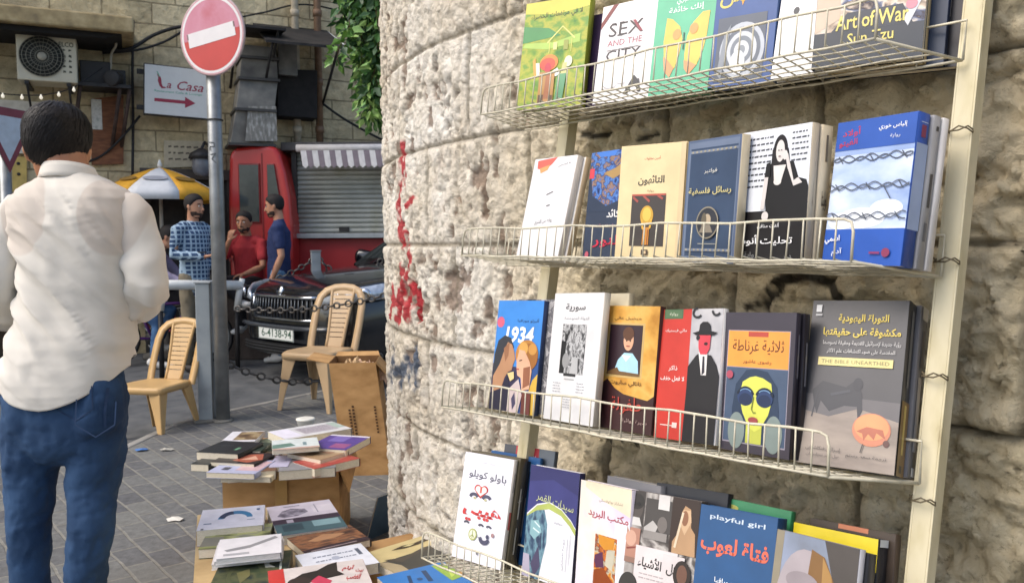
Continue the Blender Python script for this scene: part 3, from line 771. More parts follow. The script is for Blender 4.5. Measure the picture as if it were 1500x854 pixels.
def a_philo(a):
    a.R(.03, .02, .97, .98, '#6f7c93'); a.R(.07, .05, .95, .93, '#3f4f68')
    for y in (.89, .09):
        a.R(.07, y, .95, y + .022, '#7d879a')
        for i in range(11): a.E(.11 + i * .08, y + .011, .02, .008, '#a8a28e')
    a.T('فولتير', .5, .735, .24, .04, '#d9d7cc'); a.T('رسائل فلسفية', .5, .575, .80, .065, '#cfc386', 0, .015)
    a.E(.5, .32, .21, .13, '#90897a'); a.E(.5, .32, .19, .118, '#3a3d44'); a.E(.5, .34, .07, .05, '#b9a890'); a.E(.44, .33, .05, .07, '#6c6558'); a.P([(.36, .24), (.62, .24), (.55, .31), (.43, .31)], '#8d8578')
    a.S([(.35, .15), (.7, .15)], .012, '#9a9a92')
rbook('philo', 'slate blue book with an oval portrait medallion', .018, '#5c6a84', a_philo, spine='#c5b79a')
def a_woman(a):
    a.R(0, .36, 1, 1, '#dfe3ea'); 
    a.lines(.05, .50, .93, .045, 9, '#50535a', .016, 3); a.lines(.74, .97, .94, .04, 6, '#50535a', .014, 4)
    a.R(0, 0, 1, .39, '#1d1b1d')
    a.P([(.40, .72), (.50, .75), (.78, .74), (.86, .62), (.97, .60), (1, .55), (1, .36), (.42, .36), (.40, .5)], '#1b1a1c')
    a.E(.585, .82, .105, .125, '#201c1e'); a.P([(.47, .84), (.7, .84), (.74, .70), (.46, .70)], '#221e20'); a.E(.585, .825, .062, .08, '#d5cfcb')
    a.P([(.5, .72), (.68, .72), (.62, .60), (.52, .60)], '#d8d3cf'); a.E(.57, .60, .055, .025, '#d8d3cf')
    a.P([(.66, .8), (.7, .8), (.80, .60), (.86, .62), (.92, .58), (.80, .56), (.70, .70)], '#d5cfcb'); a.E(.66, .79, .035, .035, '#d8d3cf')
    a.P([(.38, .66), (.44, .66), (.40, .40), (.34, .40)], '#cfc9c6'); a.E(.42, .35, .05, .035, '#d5cfcb'); a.P([(.40, .74), (.46, .75), (.46, .64), (.38, .64)], '#1b1a1c')
    a.S([(.56, .83), (.575, .83)], .012, '#333333'); a.S([(.6, .83), (.615, .83)], .012, '#333333'); a.S([(.57, .785), (.6, .785)], .012, '#6a4a4a')
    a.T('ألفت منافي', .48, .275, .32, .05, '#dedede', 0, .01); a.T('تحليت أنوم', .46, .165, .76, .095, '#ededed', 0, .015)
    a.T('رواية', .24, .06, .2, .05, '#8a8a8a'); a.T('دار', .78, .05, .12, .05, '#8a8a8a')
rbook('woman', 'black and white book with a dark haired woman in a black dress', .016, '#1f1d1f', a_woman, spine='#c4b69c', spine_art=lambda a: (a.T('تحليت', .5, .55, .12, .5, '#8a7a66'),))
rbook('woman', 'second copy behind the woman in black dress cover, only its cream back showing', .024, '#d9ccb4', dz=-.018, dx=.003, dy=-.001, spine='#d3c3a4',
      spine_art=lambda a: (a.T('لوليتا', .5, .46, .5, .14, '#3a3434', R(0), .02), a.R(.35, .74, .55, .93, '#8a7c68')))
def a_blue(a):
    a.R(0, .24, 1, .80, mottle('print_sky', ['#7f97c6', '#a9bde0', '#c7d4ec', '#e9eef6'], 9, stretch=(1, 1.8, 1)))
    a.R(0, .76, 1, .80, '#93a9d4'); a.E(.45, .32, .30, .07, '#edf1f7'); a.E(.2, .30, .18, .06, '#e6ecf5'); a.E(.75, .38, .2, .06, '#dfe7f3')
    a.R(0, .795, 1, 1, '#2c55a8'); a.R(0, 0, 1, .245, '#2c58b0')
    a.T('أولاد', .2, .92, .24, .07, '#b8324a', .05, .015); a.T('الغيتو', .17, .845, .24, .055, '#b8324a', .05, .015); a.T('إلياس خوري', .72, .925, .34, .045, '#eef0f4', 0, .01); a.T('رواية', .76, .86, .12, .03, '#dfe3ec')
    for y, x0 in ((.725, 0), (.53, .0), (.325, 0)):
        a.S([(x, y + .018 * math.sin(x * 21 + y * 9)) for x in np.linspace(x0, 1, 30)], .014, '#4f5663'); a.S([(x, y + .012 - .02 * math.sin(x * 21 + y * 9 + .4)) for x in np.linspace(x0, 1, 30)], .014, '#5c6371')
        for x in (.1, .5, .9): a.S([(x - .03, y + .03), (x + .03, y - .02)], .012, '#474d58')
    a.S([(.70, .53), (.8, .44)], .012, '#4f5663')
    a.T('اسمي', .12, .17, .2, .06, '#eef0f4', .06, .015); a.T('آدم', .2, .085, .14, .055, '#dfe4ee', .06, .01); a.E(.82, .085, .05, .03, '#8a3a5a'); a.R(.62, .075, .75, .09, '#8a3a6a')
rbook('blue', 'bright blue book with barbed wire across a cloudy sky', .024, '#3a68c0', a_blue, spine='#2a4f9e', spine_art=lambda a: (a.R(0, .24, 1, .80, '#9fb0d0'), a.R(.3, .84, .7, .92, '#8a3a5a'), a.R(.2, .935, .8, .94, '#cfd6e6')))
rbook('blue', 'grey backed book wedged behind the barbed wire cover', .016, '#9a9a9c', dz=-.026, dx=.004, dy=.0, spine='#9b9a9b', spine_art=lambda a: (a.R(.3, .4, .65, .62, '#4a4a4c'), a.R(.35, .9, .7, .93, '#4a4a4c'), a.R(.3, .18, .6, .3, '#6a6a6c')))
rbook('blue', 'white backed book beside the grey one at the right end of its tray', .013, '#dcd8d4', dz=-.044, dx=.006, dy=.0, spine='#d9d5d2')

# -- third tray
def a_34(a):
    a.R(0, .38, 1, 1, '#3f86d2'); a.E(.09, .80, .085, .05, '#d0627a'); a.T('ألبرتو مورافيا', .70, .82, .46, .04, '#23324a', 0, .01)
    a.P([(0, 0), (1, 0), (1, .48), (.6, .4), (0, .42)], '#3a3450')
    a.P([(.62, .40), (1, .50), (1, 0), (.62, 0)], '#2c4f8a'); a.P([(.82, .0), (1, 0), (1, .36), (.9, .30), (.84, .2)], '#d0aa48')
    a.T('1934', .54, .69, .62, .15, '#f0f0ee', 0, .03, .12)
    a.P([(.02, .5), (.08, .63), (.22, .68), (.36, .66), (.44, .58), (.40, .50), (.3, .42), (.14, .34), (.02, .26)], '#35383f')
    a.P([(.30, .62), (.40, .60), (.46, .54), (.50, .47), (.46, .42), (.44, .37), (.36, .35), (.30, .30), (.22, .16), (.04, .14), (.03, .3), (.16, .42), (.22, .52)], '#b08463')
    a.P([(.22, .56), (.34, .62), (.34, .5), (.28, .44)], '#94684c'); a.P([(0, .15), (.24, .2), (.36, .32), (.45, .2), (.40, 0), (0, 0)], '#2c2a3c')
    a.E(.74, .52, .24, .13, '#b87f3e'); a.E(.78, .50, .2, .12, '#9a6430'); a.E(.66, .57, .1, .06, '#cf9d52'); a.E(.86, .57, .09, .05, '#c58f48')
    a.P([(.58, .56), (.54, .46), (.55, .40), (.58, .33), (.66, .31), (.70, .2), (.86, .22), (.88, .38), (.82, .46), (.70, .55)], '#d8a98a')
    a.P([(.70, .40), (.84, .42), (.86, .26), (.72, .22)], '#8f5c44'); a.S([(.56, .385), (.61, .385)], .02, '#a8443e'); a.S([(.60, .46), (.66, .47)], .014, '#4a3226')
    a.P([(.36, .34), (.5, .36), (.52, .3), (.44, .27)], '#d9c48a'); a.P([(.42, .2), (.62, .3), (.72, .16), (.66, 0), (.42, 0)], '#c7b6b4'); a.P([(.5, .12), (.56, .18), (.60, .08), (.54, .02)], '#4a4660'); a.P([(.72, .2), (.9, .2), (.92, 0), (.72, 0)], '#6a3a34')
rbook('y34', 'bright blue paperback with a white 1934 over two facing heads', .012, '#3f7fca', a_34, spine='#2c3a5a')
rbook('y34', 'purple book peeping over the top of the blue 1934 paperback', .016, '#4d3a5e', lambda a: (a.R(0, .88, 1, 1, '#54406a'), a.T('في', .8, .94, .2, .05, '#c0b0cc')), dz=-.03, dx=.062, dy=.004, spine='#4d3a5e')
rbook('y34', 'grey marbled book half hidden between the blue and the white covers', .016, mottle('print_grey_marble', ['#1f1f22', '#3a3a3e', '#8a888a', '#55545a', '#b9b6b6', '#2a2a2e'], 34, dist=1.2), dz=-.012, dx=.040, dy=.004, spine='#2a2a2c')
def a_syria(a):
    a.T('سورية', .46, .885, .40, .065, '#3c3c40', 0, .02); a.T('الدولة المتوحشة', .5, .80, .5, .03, '#8a8a90')
    a.R(.24, .37, .72, .755, mottle('print_grey_faces', ['#1c1c1e', '#3b3b3d', '#858585', '#c6c6c6', '#4a4a4c', '#a0a0a0'], 52, stretch=(1.6, 1, 1), dist=1.0))
    a.R(.24, .37, .34, .62, '#222224'); a.P([(.46, .37), (.62, .37), (.6, .5), (.5, .5)], '#b0b0b0'); a.E(.36, .47, .07, .06, '#8f8f8f')
    a.R(.34, .352, .58, .372, '#303032'); a.R(.36, .325, .56, .333, '#aaaaaa')
    a.lines(.14, .3, .29, .022, 4, '#9a9aa0', .006, 8); a.lines(.62, .78, .30, .022, 4, '#9a9aa0', .006, 9); a.lines(.38, .52, .17, .02, 4, '#a0a0a6', .006, 10)
rbook('syria', 'tall pale grey book with a black and white picture of crowded figures', .016, '#d9d8d8', a_syria, spine='#c9c2b4')
rbook('syria', 'beige book standing right behind the tall pale grey one', .014, '#c8bda2', dz=-.040, dx=.022, dy=.004, spine='#b9ad92')
def a_boy(a):
    a.R(0, 0, 1, 1, '#3c2224')
    a.P([(0, 1), (1, 1), (1, .30), (.9, .26), (.76, .27), (.5, .29), (.34, .33), (.2, .40), (.12, .37), (.04, .40), (0, .42)], mottle('print_parchment', ['#b07a2c', '#cf9a44', '#dcae5c', '#c48d3a'], 18))
    a.R(.14, .42, .78, .86, '#c7a668'); a.R(.18, .455, .745, .845, '#33222a')
    a.P([(.3, .46), (.36, .56), (.46, .62), (.6, .62), (.7, .56), (.72, .46)], '#a6cfe0'); a.P([(.42, .6), (.58, .6), (.5, .55)], '#e8e6e0'); a.E(.52, .72, .085, .082, '#d3a283'); a.E(.51, .775, .095, .055, '#5a3a28')
    a.E(.49, .72, .012, .01, '#3a2a22'); a.E(.55, .72, .012, .01, '#3a2a22'); a.S([(.49, .675), (.55, .675)], .014, '#9a4a3e'); a.P([(.18, .455), (.36, .50), (.40, .47), (.745, .46), (.745, .44), (.18, .44)], '#6e5232')
    a.T('ميشيل غالي', .48, .895, .46, .035, '#4a3420'); a.R(.03, .77, .1, .87, '#b5422e'); a.T('ناتالي ساروت', .52, .375, .54, .05, '#5a3a1c', 0, .01)
    a.T('طفولة', .56, .20, .52, .14, '#b9483c', .05, .0); a.E(.08, .11, .06, .04, '#b05a5a'); a.R(.05, .07, .11, .15, '#b86060'); a.T('سيرة روائية', .72, .085, .42, .035, '#b8a098')
rbook('boy', 'brown and gold book with a framed picture of a small boy', .014, '#4a2a28', a_boy, spine='#3a2020')
def a_red(a):
    a.R(.5, 0, 1, 1, mottle('print_grey_sky', ['#8d8f94', '#b0afb2', '#c7c5c6'], 14)); a.R(0, 0, .5, 1, '#c03a30')
    a.R(.04, .925, .36, 1, '#4c6a4c'); a.R(.06, .935, .34, .99, '#55704f'); a.T('رواية', .2, .962, .14, .03, '#d8d8c4')
    a.T('ماتي فيسنيك', .26, .83, .36, .035, '#e8d2cc', 0, .01); a.T('ذاكر', .25, .54, .15, .045, '#f0dcd6', 0, .015); a.T('لا فعل خفف', .25, .46, .40, .045, '#f0dcd6', 0, .015)
    a.R(.1, .1, .3, .108, '#e8c8c0'); a.R(.3, .09, .38, .13, '#e8c8c0'); a.S([(.1, .22), (.36, .22)], .012, '#dfb0a8')
    a.S(arc(.6, .97, .07, .035, 90, 330), .03, '#2b2a2c'); a.S(arc(.9, .985, .06, .035, 180, 330), .03, '#2b2a2c')
    a.P([(.5, .56), (.62, .645), (.66, .66), (.86, .65), (.95, .58), (1, .5), (.98, 0), (.48, 0), (.5, .4)], '#211f22')
    a.P([(.66, .67), (.80, .67), (.80, .5), (.72, .50)], '#ddd8d4'); a.P([(.73, .64), (.76, .64), (.775, .52), (.73, .5)], '#33313a')
    a.P([(.645, .80), (.84, .80), (.83, .70), (.79, .655), (.69, .655), (.655, .70)], '#cf4450'); a.E(.77, .735, .03, .012, '#3a2024'); a.E(.64, .78, .03, .02, '#26262a')
    a.P([(.645, .82), (.66, .88), (.70, .90), (.78, .90), (.82, .88), (.84, .82)], '#222022'); a.P([(.55, .815), (.60, .80), (.88, .80), (.945, .82), (.84, .83), (.65, .83)], '#1c1b1d')
rbook('red', 'half red, half grey book with a man in a black bowler hat', .012, '#b83a32', a_red, spine='#d9d6d2')
def a_gran(a):
    a.R(0, 0, 1, 1, '#3d3842'); a.R(.06, .06, .94, .87, '#9a93a0'); a.R(.07, .605, .93, .865, '#e79a44'); a.R(.07, .07, .93, .60, '#46566e')
    a.R(.36, .825, .64, .86, '#b0483a'); a.T('ثلاثية غرناطة', .5, .75, .72, .105, '#5a3222', 0, .0); a.T('رضوى عاشور', .5, .645, .40, .032, '#7a4a2a', 0, .01)
    a.P([(.2, .07), (.18, .3), (.22, .48), (.36, .585), (.5, .595), (.66, .58), (.80, .48), (.84, .3), (.84, .07)], '#2b3b52')
    a.E(.26, .15, .12, .13, '#7d8a86'); a.E(.78, .15, .12, .13, '#7d8a86')
    a.P([(.40, .07), (.40, .22), (.62, .22), (.62, .07)], '#b9bd52')
    a.P([(.28, .40), (.32, .50), (.42, .535), (.5, .545), (.6, .535), (.72, .50), (.75, .40), (.70, .28), (.60, .18), (.52, .155), (.44, .18), (.34, .28)], '#cfd25c')
    for x in (.37, .64): a.E(x, .39, .115, .06, '#2d3f66'); a.E(x, .375, .09, .045, '#22304f'); a.S(arc(x, .385, .12, .075, 20, 160), .03, '#1d2636'); a.S(arc(x, .40, .1, .05, 40, 140), .012, '#6f93b8')
    a.S([(.49, .40), (.47, .31), (.5, .285), (.53, .29)], .014, '#6f7a34'); a.E(.50, .235, .07, .022, '#9a4a4a'); a.E(.13, .545, .05, .03, '#a84a5c')
rbook('granada', 'black-edged book with a yellow faced woman in large dark glasses', .012, '#3d3842', a_gran, spine='#2a2630', spine_art=lambda a: a.R(.35, .55, .65, .85, '#6a6670'))
rbook('granada', 'black book directly behind the yellow faced woman cover', .014, '#26232a', dz=-.014, dx=.004, spine='#211e24', spine_art=lambda a: a.R(.35, .5, .6, .8, '#77747a'))
def a_torah(a):
    a.R(0, 0, 1, 1, '#48474a'); a.P([(0, 0), (1, 0), (1, .30), (.6, .36), (.3, .30), (0, .34)], mottle('print_sand', ['#7a7068', '#968a80', '#a89b8e'], 18, stretch=(.5, 1.6, 1)))
    a.P([(0, .32), (.3, .29), (.6, .35), (1, .29), (1, .40), (0, .42)], '#5f5c5e')
    a.P([(.1, .44), (.2, .50), (.45, .47), (.55, .52), (.62, .44), (.64, .34), (.60, .28), (.58, .36), (.45, .36), (.30, .32), (.20, .38), (.17, .30), (.13, .36)], '#35363c')
    a.E(.57, .49, .05, .04, '#303138'); a.S([(.16, .44), (.12, .28)], .014, '#3a3b42'); a.S([(.3, .42), (.5, .45)], .03, '#404249')
    a.E(.745, .235, .19, .095, '#c07a5c'); a.E(.745, .25, .17, .075, '#d59060'); a.P([(.60, .22), (.70, .25), (.86, .24), (.89, .19), (.80, .22), (.78, .18), (.72, .21), (.68, .17), (.66, .21)], '#a86048'); a.E(.9, .165, .03, .02, '#5a3a34')
    a.T('التوراة اليهودية', .56, .885, .52, .06, '#d9c04a', -.0, .025); a.T('مكشوفة على حقيقتها', .55, .80, .80, .062, '#d9c04a', 0, .025)
    a.T('رؤية جديدة لإسرائيل القديمة وحقيقة نصوصها', .56, .733, .80, .036, '#c4c2c0', 0, .012); a.T('المقدسة على ضوء اكتشافات علم الآثار', .56, .682, .70, .036, '#c4c2c0', 0, .012)
    a.R(.13, .595, .90, .645, '#d9cc86'); a.T('THE BIBLE UNEARTHED', .515, .62, .70, .022, '#7a7246', 0, .01)
    a.R(.05, .925, .11, .97, '#d6d6d6'); a.R(.05, .90, .12, .913, '#b0b0b0')
    a.T('إسرائيل فنكلشتاين', .28, .095, .36, .03, '#3f3a38'); a.T('نيل آشر سيلبرمان', .28, .06, .34, .026, '#4a4442'); a.T('ترجمة سعد رستم', .72, .075, .40, .026, '#3f3a38'); a.S([(.68, .15), (.66, .10)], .01, '#4a4442')
rbook('torah', 'large dark grey book with yellow arabic title over a desert scene', .030, '#48474a', a_torah, spine='#3a3836',
      spine_art=lambda a: (a.R(0, 0, 1, .42, '#7a5f34'), a.R(.35, .5, .62, .95, '#6a6864'), a.R(.35, .12, .62, .40, '#b9a35e'), a.R(.3, .02, .6, .06, '#26221c')))
rbook('torah', 'grey backed book with a white label behind the large dark grey one', .03, '#6c6b6e', dz=-.032, dx=.006, dy=.002, spine='#727174', spine_art=lambda a: (a.R(.25, .15, .7, .58, '#b9b7ba'), a.R(.3, .01, .75, .06, '#d0d0d0'), a.R(.35, .64, .6, .86, '#59585b'), a.R(.1, .92, .9, 1, '#b5b3b0')))

# -- bottom tray
def a_hip(a):
    a.T('مكتبة الروايات العالمية', .55, .925, .44, .018, '#a0a0aa'); a.T('باولو كويلو', .52, .80, .76, .085, '#3e3e52', -.02, .01)
    for x, s_ in ((.30, 1), (.56, -1)):
        a.P(arc(x, .60, .10, .035, 10, 190) + arc(x, .585, .05, .02, 190, 10), '#4a4a5e'); a.E(x + .02 * s_, .585, .03, .012, '#b5b08a')
    a.P([(.43, .59)] + arc(.36, .675, .07, .04, 200, 20) + arc(.50, .675, .07, .04, 160, -20), '#b23a3a'); a.P([(.43, .61)] + arc(.37, .67, .055, .032, 200, 20) + arc(.49, .67, .055, .032, 160, -20), '#e8dcd4'); a.R(.41, .64, .45, .70, '#c05a52')
    a.T('هيبي', .50, .44, .78, .16, '#c23c3c', -.03, .04)
    for x in (.22, .52, .68): a.S(arc(x, .335, .05, .02, 20, 160), .03, '#4a4a58')
    a.E(.38, .25, .085, .055, '#a9b06a'); a.E(.38, .25, .065, .042, '#dfe0c8'); a.S([(.38, .29), (.38, .21)], .014, '#8a944a'); a.S([(.34, .225), (.38, .25), (.42, .225)], .014, '#8a944a')
    a.P(arc(.62, .24, .11, .06, 180, 350) + arc(.62, .25, .06, .03, 350, 180), '#4a4a62'); a.E(.68, .26, .03, .02, '#4a4a62'); a.E(.78, .285, .03, .02, '#9a7a7a'); a.R(.48, .235, .56, .242, '#8a8a90'); a.E(.52, .09, .02, .014, '#777777')
rbook('hippie', 'white book with a red title, a heart and a peace badge', .012, '#e2e1e8', a_hip, spine='#ddd5c8', spine_art=lambda a: (a.R(.3, .36, .8, .52, '#c05a52'), a.R(.4, .7, .65, .88, '#a8a098')))
rbook('hippie', 'thick olive brown book with white letters, next to the white peace badge one', .024, '#5a5240', dz=-.013, dx=.006, dy=.005, spine='#4f4838', spine_art=lambda a: (a.T('ليون', .5, .62, .5, .06, '#d0ccc0'), a.R(.42, .44, .58, .72, '#c9c5b8'), a.R(.42, .12, .58, .36, '#b9b5a8')))
rbook('hippie', 'black book squeezed between the olive brown one and the moon cover', .016, '#1d1c20', dz=-.038, dx=.004, spine='#18181b', spine_art=lambda a: (a.R(.4, .3, .6, .66, '#6a6a6e'),))
rbook('hippie', 'deep blue book peeping out above the white peace badge one', .010, '#25507e', lambda a: (a.R(0, .86, 1, 1, '#2a5a90'), a.P([(0, .93), (.2, .97), (.5, .93), (.8, .94), (1, .92), (1, .86), (0, .86)], '#5a86b4')), dz=-.05, dx=.03, dy=.010, spine='#25507e')
rbook('hippie', 'grey book with a red band across its top, hindmost on the bottom tray', .012, '#5c636c', lambda a: (a.R(0, .8, 1, 1, '#6a727c'), a.R(.0, .8, .24, 1, '#4a4c54'), a.R(.24, .84, .70, 1, '#b33a44'), a.T('روايات', .52, .925, .26, .035, '#e6cfcf', 0, .02)), dz=-.064, dx=.055, dy=.028, spine='#5c636c')
def a_moon(a):
    a.R(0, 0, 1, 1, '#dcdde2'); a.P([(0, .56), (.2, .66), (.45, .70), (.7, .66), (.9, .58), (1, .52), (1, 1), (0, 1)], '#3d3f78')
    a.P([(0, .85), (.5, .9), (1, .8), (1, 1), (0, 1)], '#353668')
    a.P([(0, .54), (.2, .645), (.45, .69), (.7, .65), (.9, .57), (1, .51), (1, .46), (.88, .53), (.7, .60), (.45, .635), (.2, .6), (0, .5)], '#a9b462')
    a.P([(.0, .53), (.2, .60), (.36, .62), (.44, .5), (.45, .34), (.40, .2), (.34, .0), (0, 0)], mottle('print_veil', ['#23324a', '#3a5068', '#6f94a2', '#2c3a52', '#46546e'], 26, stretch=(2, .8, 1)))
    a.P([(.10, .5), (.26, .52), (.34, .42), (.2, .34), (.1, .38)], '#86adb4'); a.P([(.16, .12), (.3, .3), (.36, .12), (.26, .02)], '#4a4660'); a.P([(0, .2), (.12, .2), (.18, 0), (0, 0)], '#a8a2b4')
    a.S([(.18, .50), (.3, .46)], .02, '#d0e4e4'); a.S([(.16, .44), (.3, .41)], .02, '#d0e4e4')
    a.T('سيدات القمر', .56, .70, .76, .09, '#c9cf9a', -.12, .0); a.T('رواية', .66, .53, .16, .022, '#a0a0a8')
    a.T('جوخة الحارثي', .80, .28, .44, .032, '#8c8c96', R(90), .0); a.S([(.87, .42), (.87, .14)], .006, '#9a9aa4'); a.S([(.92, .46), (.92, .2)], .006, '#b0b0b8')
rbook('moon', 'white and indigo book with a moon arc and a veiled figure', .016, '#d9dae0', a_moon, spine='#2a2a4c')
def a_post(a):
    a.R(0, 0, 1, 1, mottle('print_lilac', ['#c9bcd4', '#d8d2de', '#e0d8cc', '#d2c6d0'], 9)); a.P([(0.1, 1), (1, 1), (1, .78), (.5, .86), (.1, .95)], '#e2d6bc'); a.R(.72, 0, 1, .75, '#dadce2')
    a.T('تشارلز بوكوفسكي', .62, .865, .46, .035, '#8a7a6a'); a.T('مكتب البريد', .58, .745, .78, .08, '#a83a4c', -.02, .015)
    a.R(.36, .18, .78, .59, mottle('print_fall', ['#5a2a4a', '#a8542a', '#d08a2c', '#b9b49c', '#7a3a2c', '#c7722c', '#4a2a44'], 44))
    a.P([(.42, .585), (.74, .585), (.72, .5), (.55, .48), (.44, .52)], '#c98a34'); a.P([(.37, .42), (.52, .46), (.56, .34), (.40, .32)], '#5a3450'); a.P([(.60, .48), (.76, .5), (.72, .33), (.58, .36)], '#bdb8a4')
    a.P([(.37, .30), (.55, .34), (.70, .26), (.77, .19), (.37, .19)], '#8a4420'); a.R(.84, .22, .9, .26, '#a8a8a4')
rbook('post', 'lilac grey book with a small autumn-coloured picture', .016, '#d6cfd8', a_post, spine='#c2bac4')
rbook('post', 'grey book just showing behind the lilac grey cover', .016, '#85858a', lambda a: a.R(0, .9, 1, 1, '#7d7d82'), dz=-.034, dx=.035, dy=.012, spine='#77777c')
def a_kul(a):
    a.R(0, 0, 1, 1, mottle('print_collage', ['#2a2624', '#4a4542', '#8a8480', '#b9b4ae', '#55504c', '#332e2c'], 20, dist=.6))
    a.R(0, .74, .22, 1, '#3d3836'); a.E(.10, .88, .10, .10, '#4f4844'); a.E(.1, .92, .11, .06, '#2b2826'); a.P([(0, .74), (.2, .74), (.16, .80), (.02, .80)], '#c9c6c2'); a.E(.06, .90, .03, .015, '#1d1b1b'); a.E(.13, .90, .03, .015, '#1d1b1b')
    a.R(.24, .72, .62, .96, '#45413f'); a.R(.42, .89, .58, 1, '#cfccc9'); a.P([(.24, .74), (.36, .80), (.44, .76), (.40, .70), (.24, .68)], '#b0aca8'); a.E(.5, .78, .07, .06, '#6a6460'); a.R(.24, .66, .58, .72, '#87827e')
    a.R(.62, .60, 1, 1, '#33251f'); a.P([(.66, .60), (.98, .60), (.96, .76), (.9, .80), (.88, .93), (.8, .95), (.76, .9), (.76, .78), (.66, .68)], '#b08c68'); a.P([(.78, .92), (.88, .92), (.90, .84), (.82, .74), (.76, .8)], '#c9a884'); a.E(.81, .86, .045, .055, '#8a5f44'); a.S([(.78, .9), (.7, .64)], .03, '#d8c4a8')
    a.R(0, .46, .20, .72, '#a87a68'); a.E(.07, .64, .08, .06, '#c49a86'); a.S([(.02, .56), (.16, .58)], .02, '#7a3a34'); a.R(.0, .46, .2, .50, '#8a6a5c')
    a.R(.16, .22, .76, .60, '#d2c9c8'); a.R(.56, .2, .86, .58, '#cdc4c3'); a.T('كل', .70, .475, .16, .09, '#2c2a2a', -.04, .02); a.T('الأشياء', .38, .485, .34, .10, '#2c2a2a', -.04, .02); a.T('بثينة العيسى', .40, .32, .4, .04, '#9a9090', -.04); a.lines(.24, .6, .40, .03, 2, '#a8a0a0', .008, 5)
    a.E(.84, .46, .12, .10, '#2a2220'); a.E(.84, .46, .07, .07, '#6a4a3c'); a.R(.74, .1, 1, .36, '#c9c7c6'); a.E(.1, .28, .14, .11, '#33312f'); a.E(.16, .2, .05, .06, '#77716c'); a.P([(.22, .05), (.7, .1), (.66, .2), (.4, .22), (.24, .18)], '#2d2a2a')
rbook('kul', 'collage covered book of sepia photographs with a pale title card', .018, '#5a5450', a_kul, spine='#3a3634')
rbook('kul', 'dark navy book just showing behind the sepia collage', .016, '#23262e', None, dz=-.03, dx=.03, dy=.018, spine='#20242c')
def a_play(a):
    a.R(0, .34, 1, 1, '#234f7e'); a.R(0, 0, 1, .335, '#c85660'); a.P([(.05, 0), (.2, .2), (.28, .33), (.1, .335), (0, .33), (0, 0)], '#b34a58')
    a.T('playful girl', .5, .925, .72, .042, '#c4d2e0', -.01, .012); a.T('فتاة لعوب', .49, .735, .88, .145, '#dd6a52', -.01, .03); a.T('ألبرتو مورافيا', .5, .515, .44, .055, '#dfe3e8', 0, .012)
    a.E(.66, .20, .16, .12, '#22222a'); a.P([(.52, .2), (.8, .2), (.86, .1), (.76, .08), (.52, .1)], '#1e1e26'); a.P([(.54, .11), (.74, .11), (.70, 0), (.52, 0)], '#d8a090')
rbook('playful', 'blue and coral book with an english line above its coral arabic title', .026, '#23507f', a_play, spine='#1d3a5c')
rbook('greenb', 'green book rising behind the blue and coral one', .014, '#3f8f62', lambda a: (a.E(.25, .945, .1, .02, '#b6b45a'), a.R(.16, .93, .34, .936, '#cfd08a')), spine='#2f7a4e')
def a_mama(a):
    a.R(0, 0, 1, 1, mottle('print_dusk', ['#6a6a72', '#7d8696', '#8c96ac', '#77716c'], 9)); a.P([(.6, 1), (1, 1), (1, 0), (.86, 0), (.84, .6)], '#4c4744'); a.P([(0, 1), (.1, 1), (.08, .2), (0, .1)], '#8a8270')
    a.E(.40, .60, .33, .32, '#a39a9e'); a.P([(.46, .93), (.62, .90), (.76, .76), (.84, .5), (.82, .2), (.5, .1), (.4, .4)], '#7c5c38'); a.P([(.6, .9), (.72, .8), (.80, .6), (.72, .5), (.62, .7)], '#a07c4a'); a.P([(.5, .7), (.62, .66), (.66, .4), (.48, .4)], '#5c4428'); a.E(.38, .72, .2, .06, '#8f868a')
    a.T('لا تخبري ماما', .53, .575, .94, .13, '#ecebe8', -.03, .015)
rbook('mama', 'grey-violet book with a bowed golden haired head and white title', .012, '#77757c', a_mama, spine='#b4b4b8', spine_art=lambda a: a.R(.3, .5, .7, .8, '#8a8a90'))
rbook('mama', 'dark book close behind the golden haired head cover', .018, '#2b2c30', None, dz=-.013, dx=.004, dy=-.004, spine='#26272b')
rbook('yellow', 'black book with a broad bright yellow band along its top', .024, '#26262a', lambda a: (a.R(0, .80, 1, 1, '#e2cc30'), a.R(.62, .802, .86, .815, '#5a5a34')), spine='#202024',
      spine_art=lambda a: (a.R(.05, .955, .95, 1, '#d8d8d4'), a.R(.2, .70, .75, .72, '#a8a8a8'), a.R(.25, .64, .7, .66, '#a8a8a8'), a.R(.2, .58, .75, .60, '#a8a8a8')))
rbook('yellow', 'brown and orange book hidden behind the yellow banded one', .014, '#4a3f36', lambda a: a.R(.35, .97, .7, 1, '#c07a58'), dz=-.026, dx=.01, dy=.010, spine='#4a3f36')

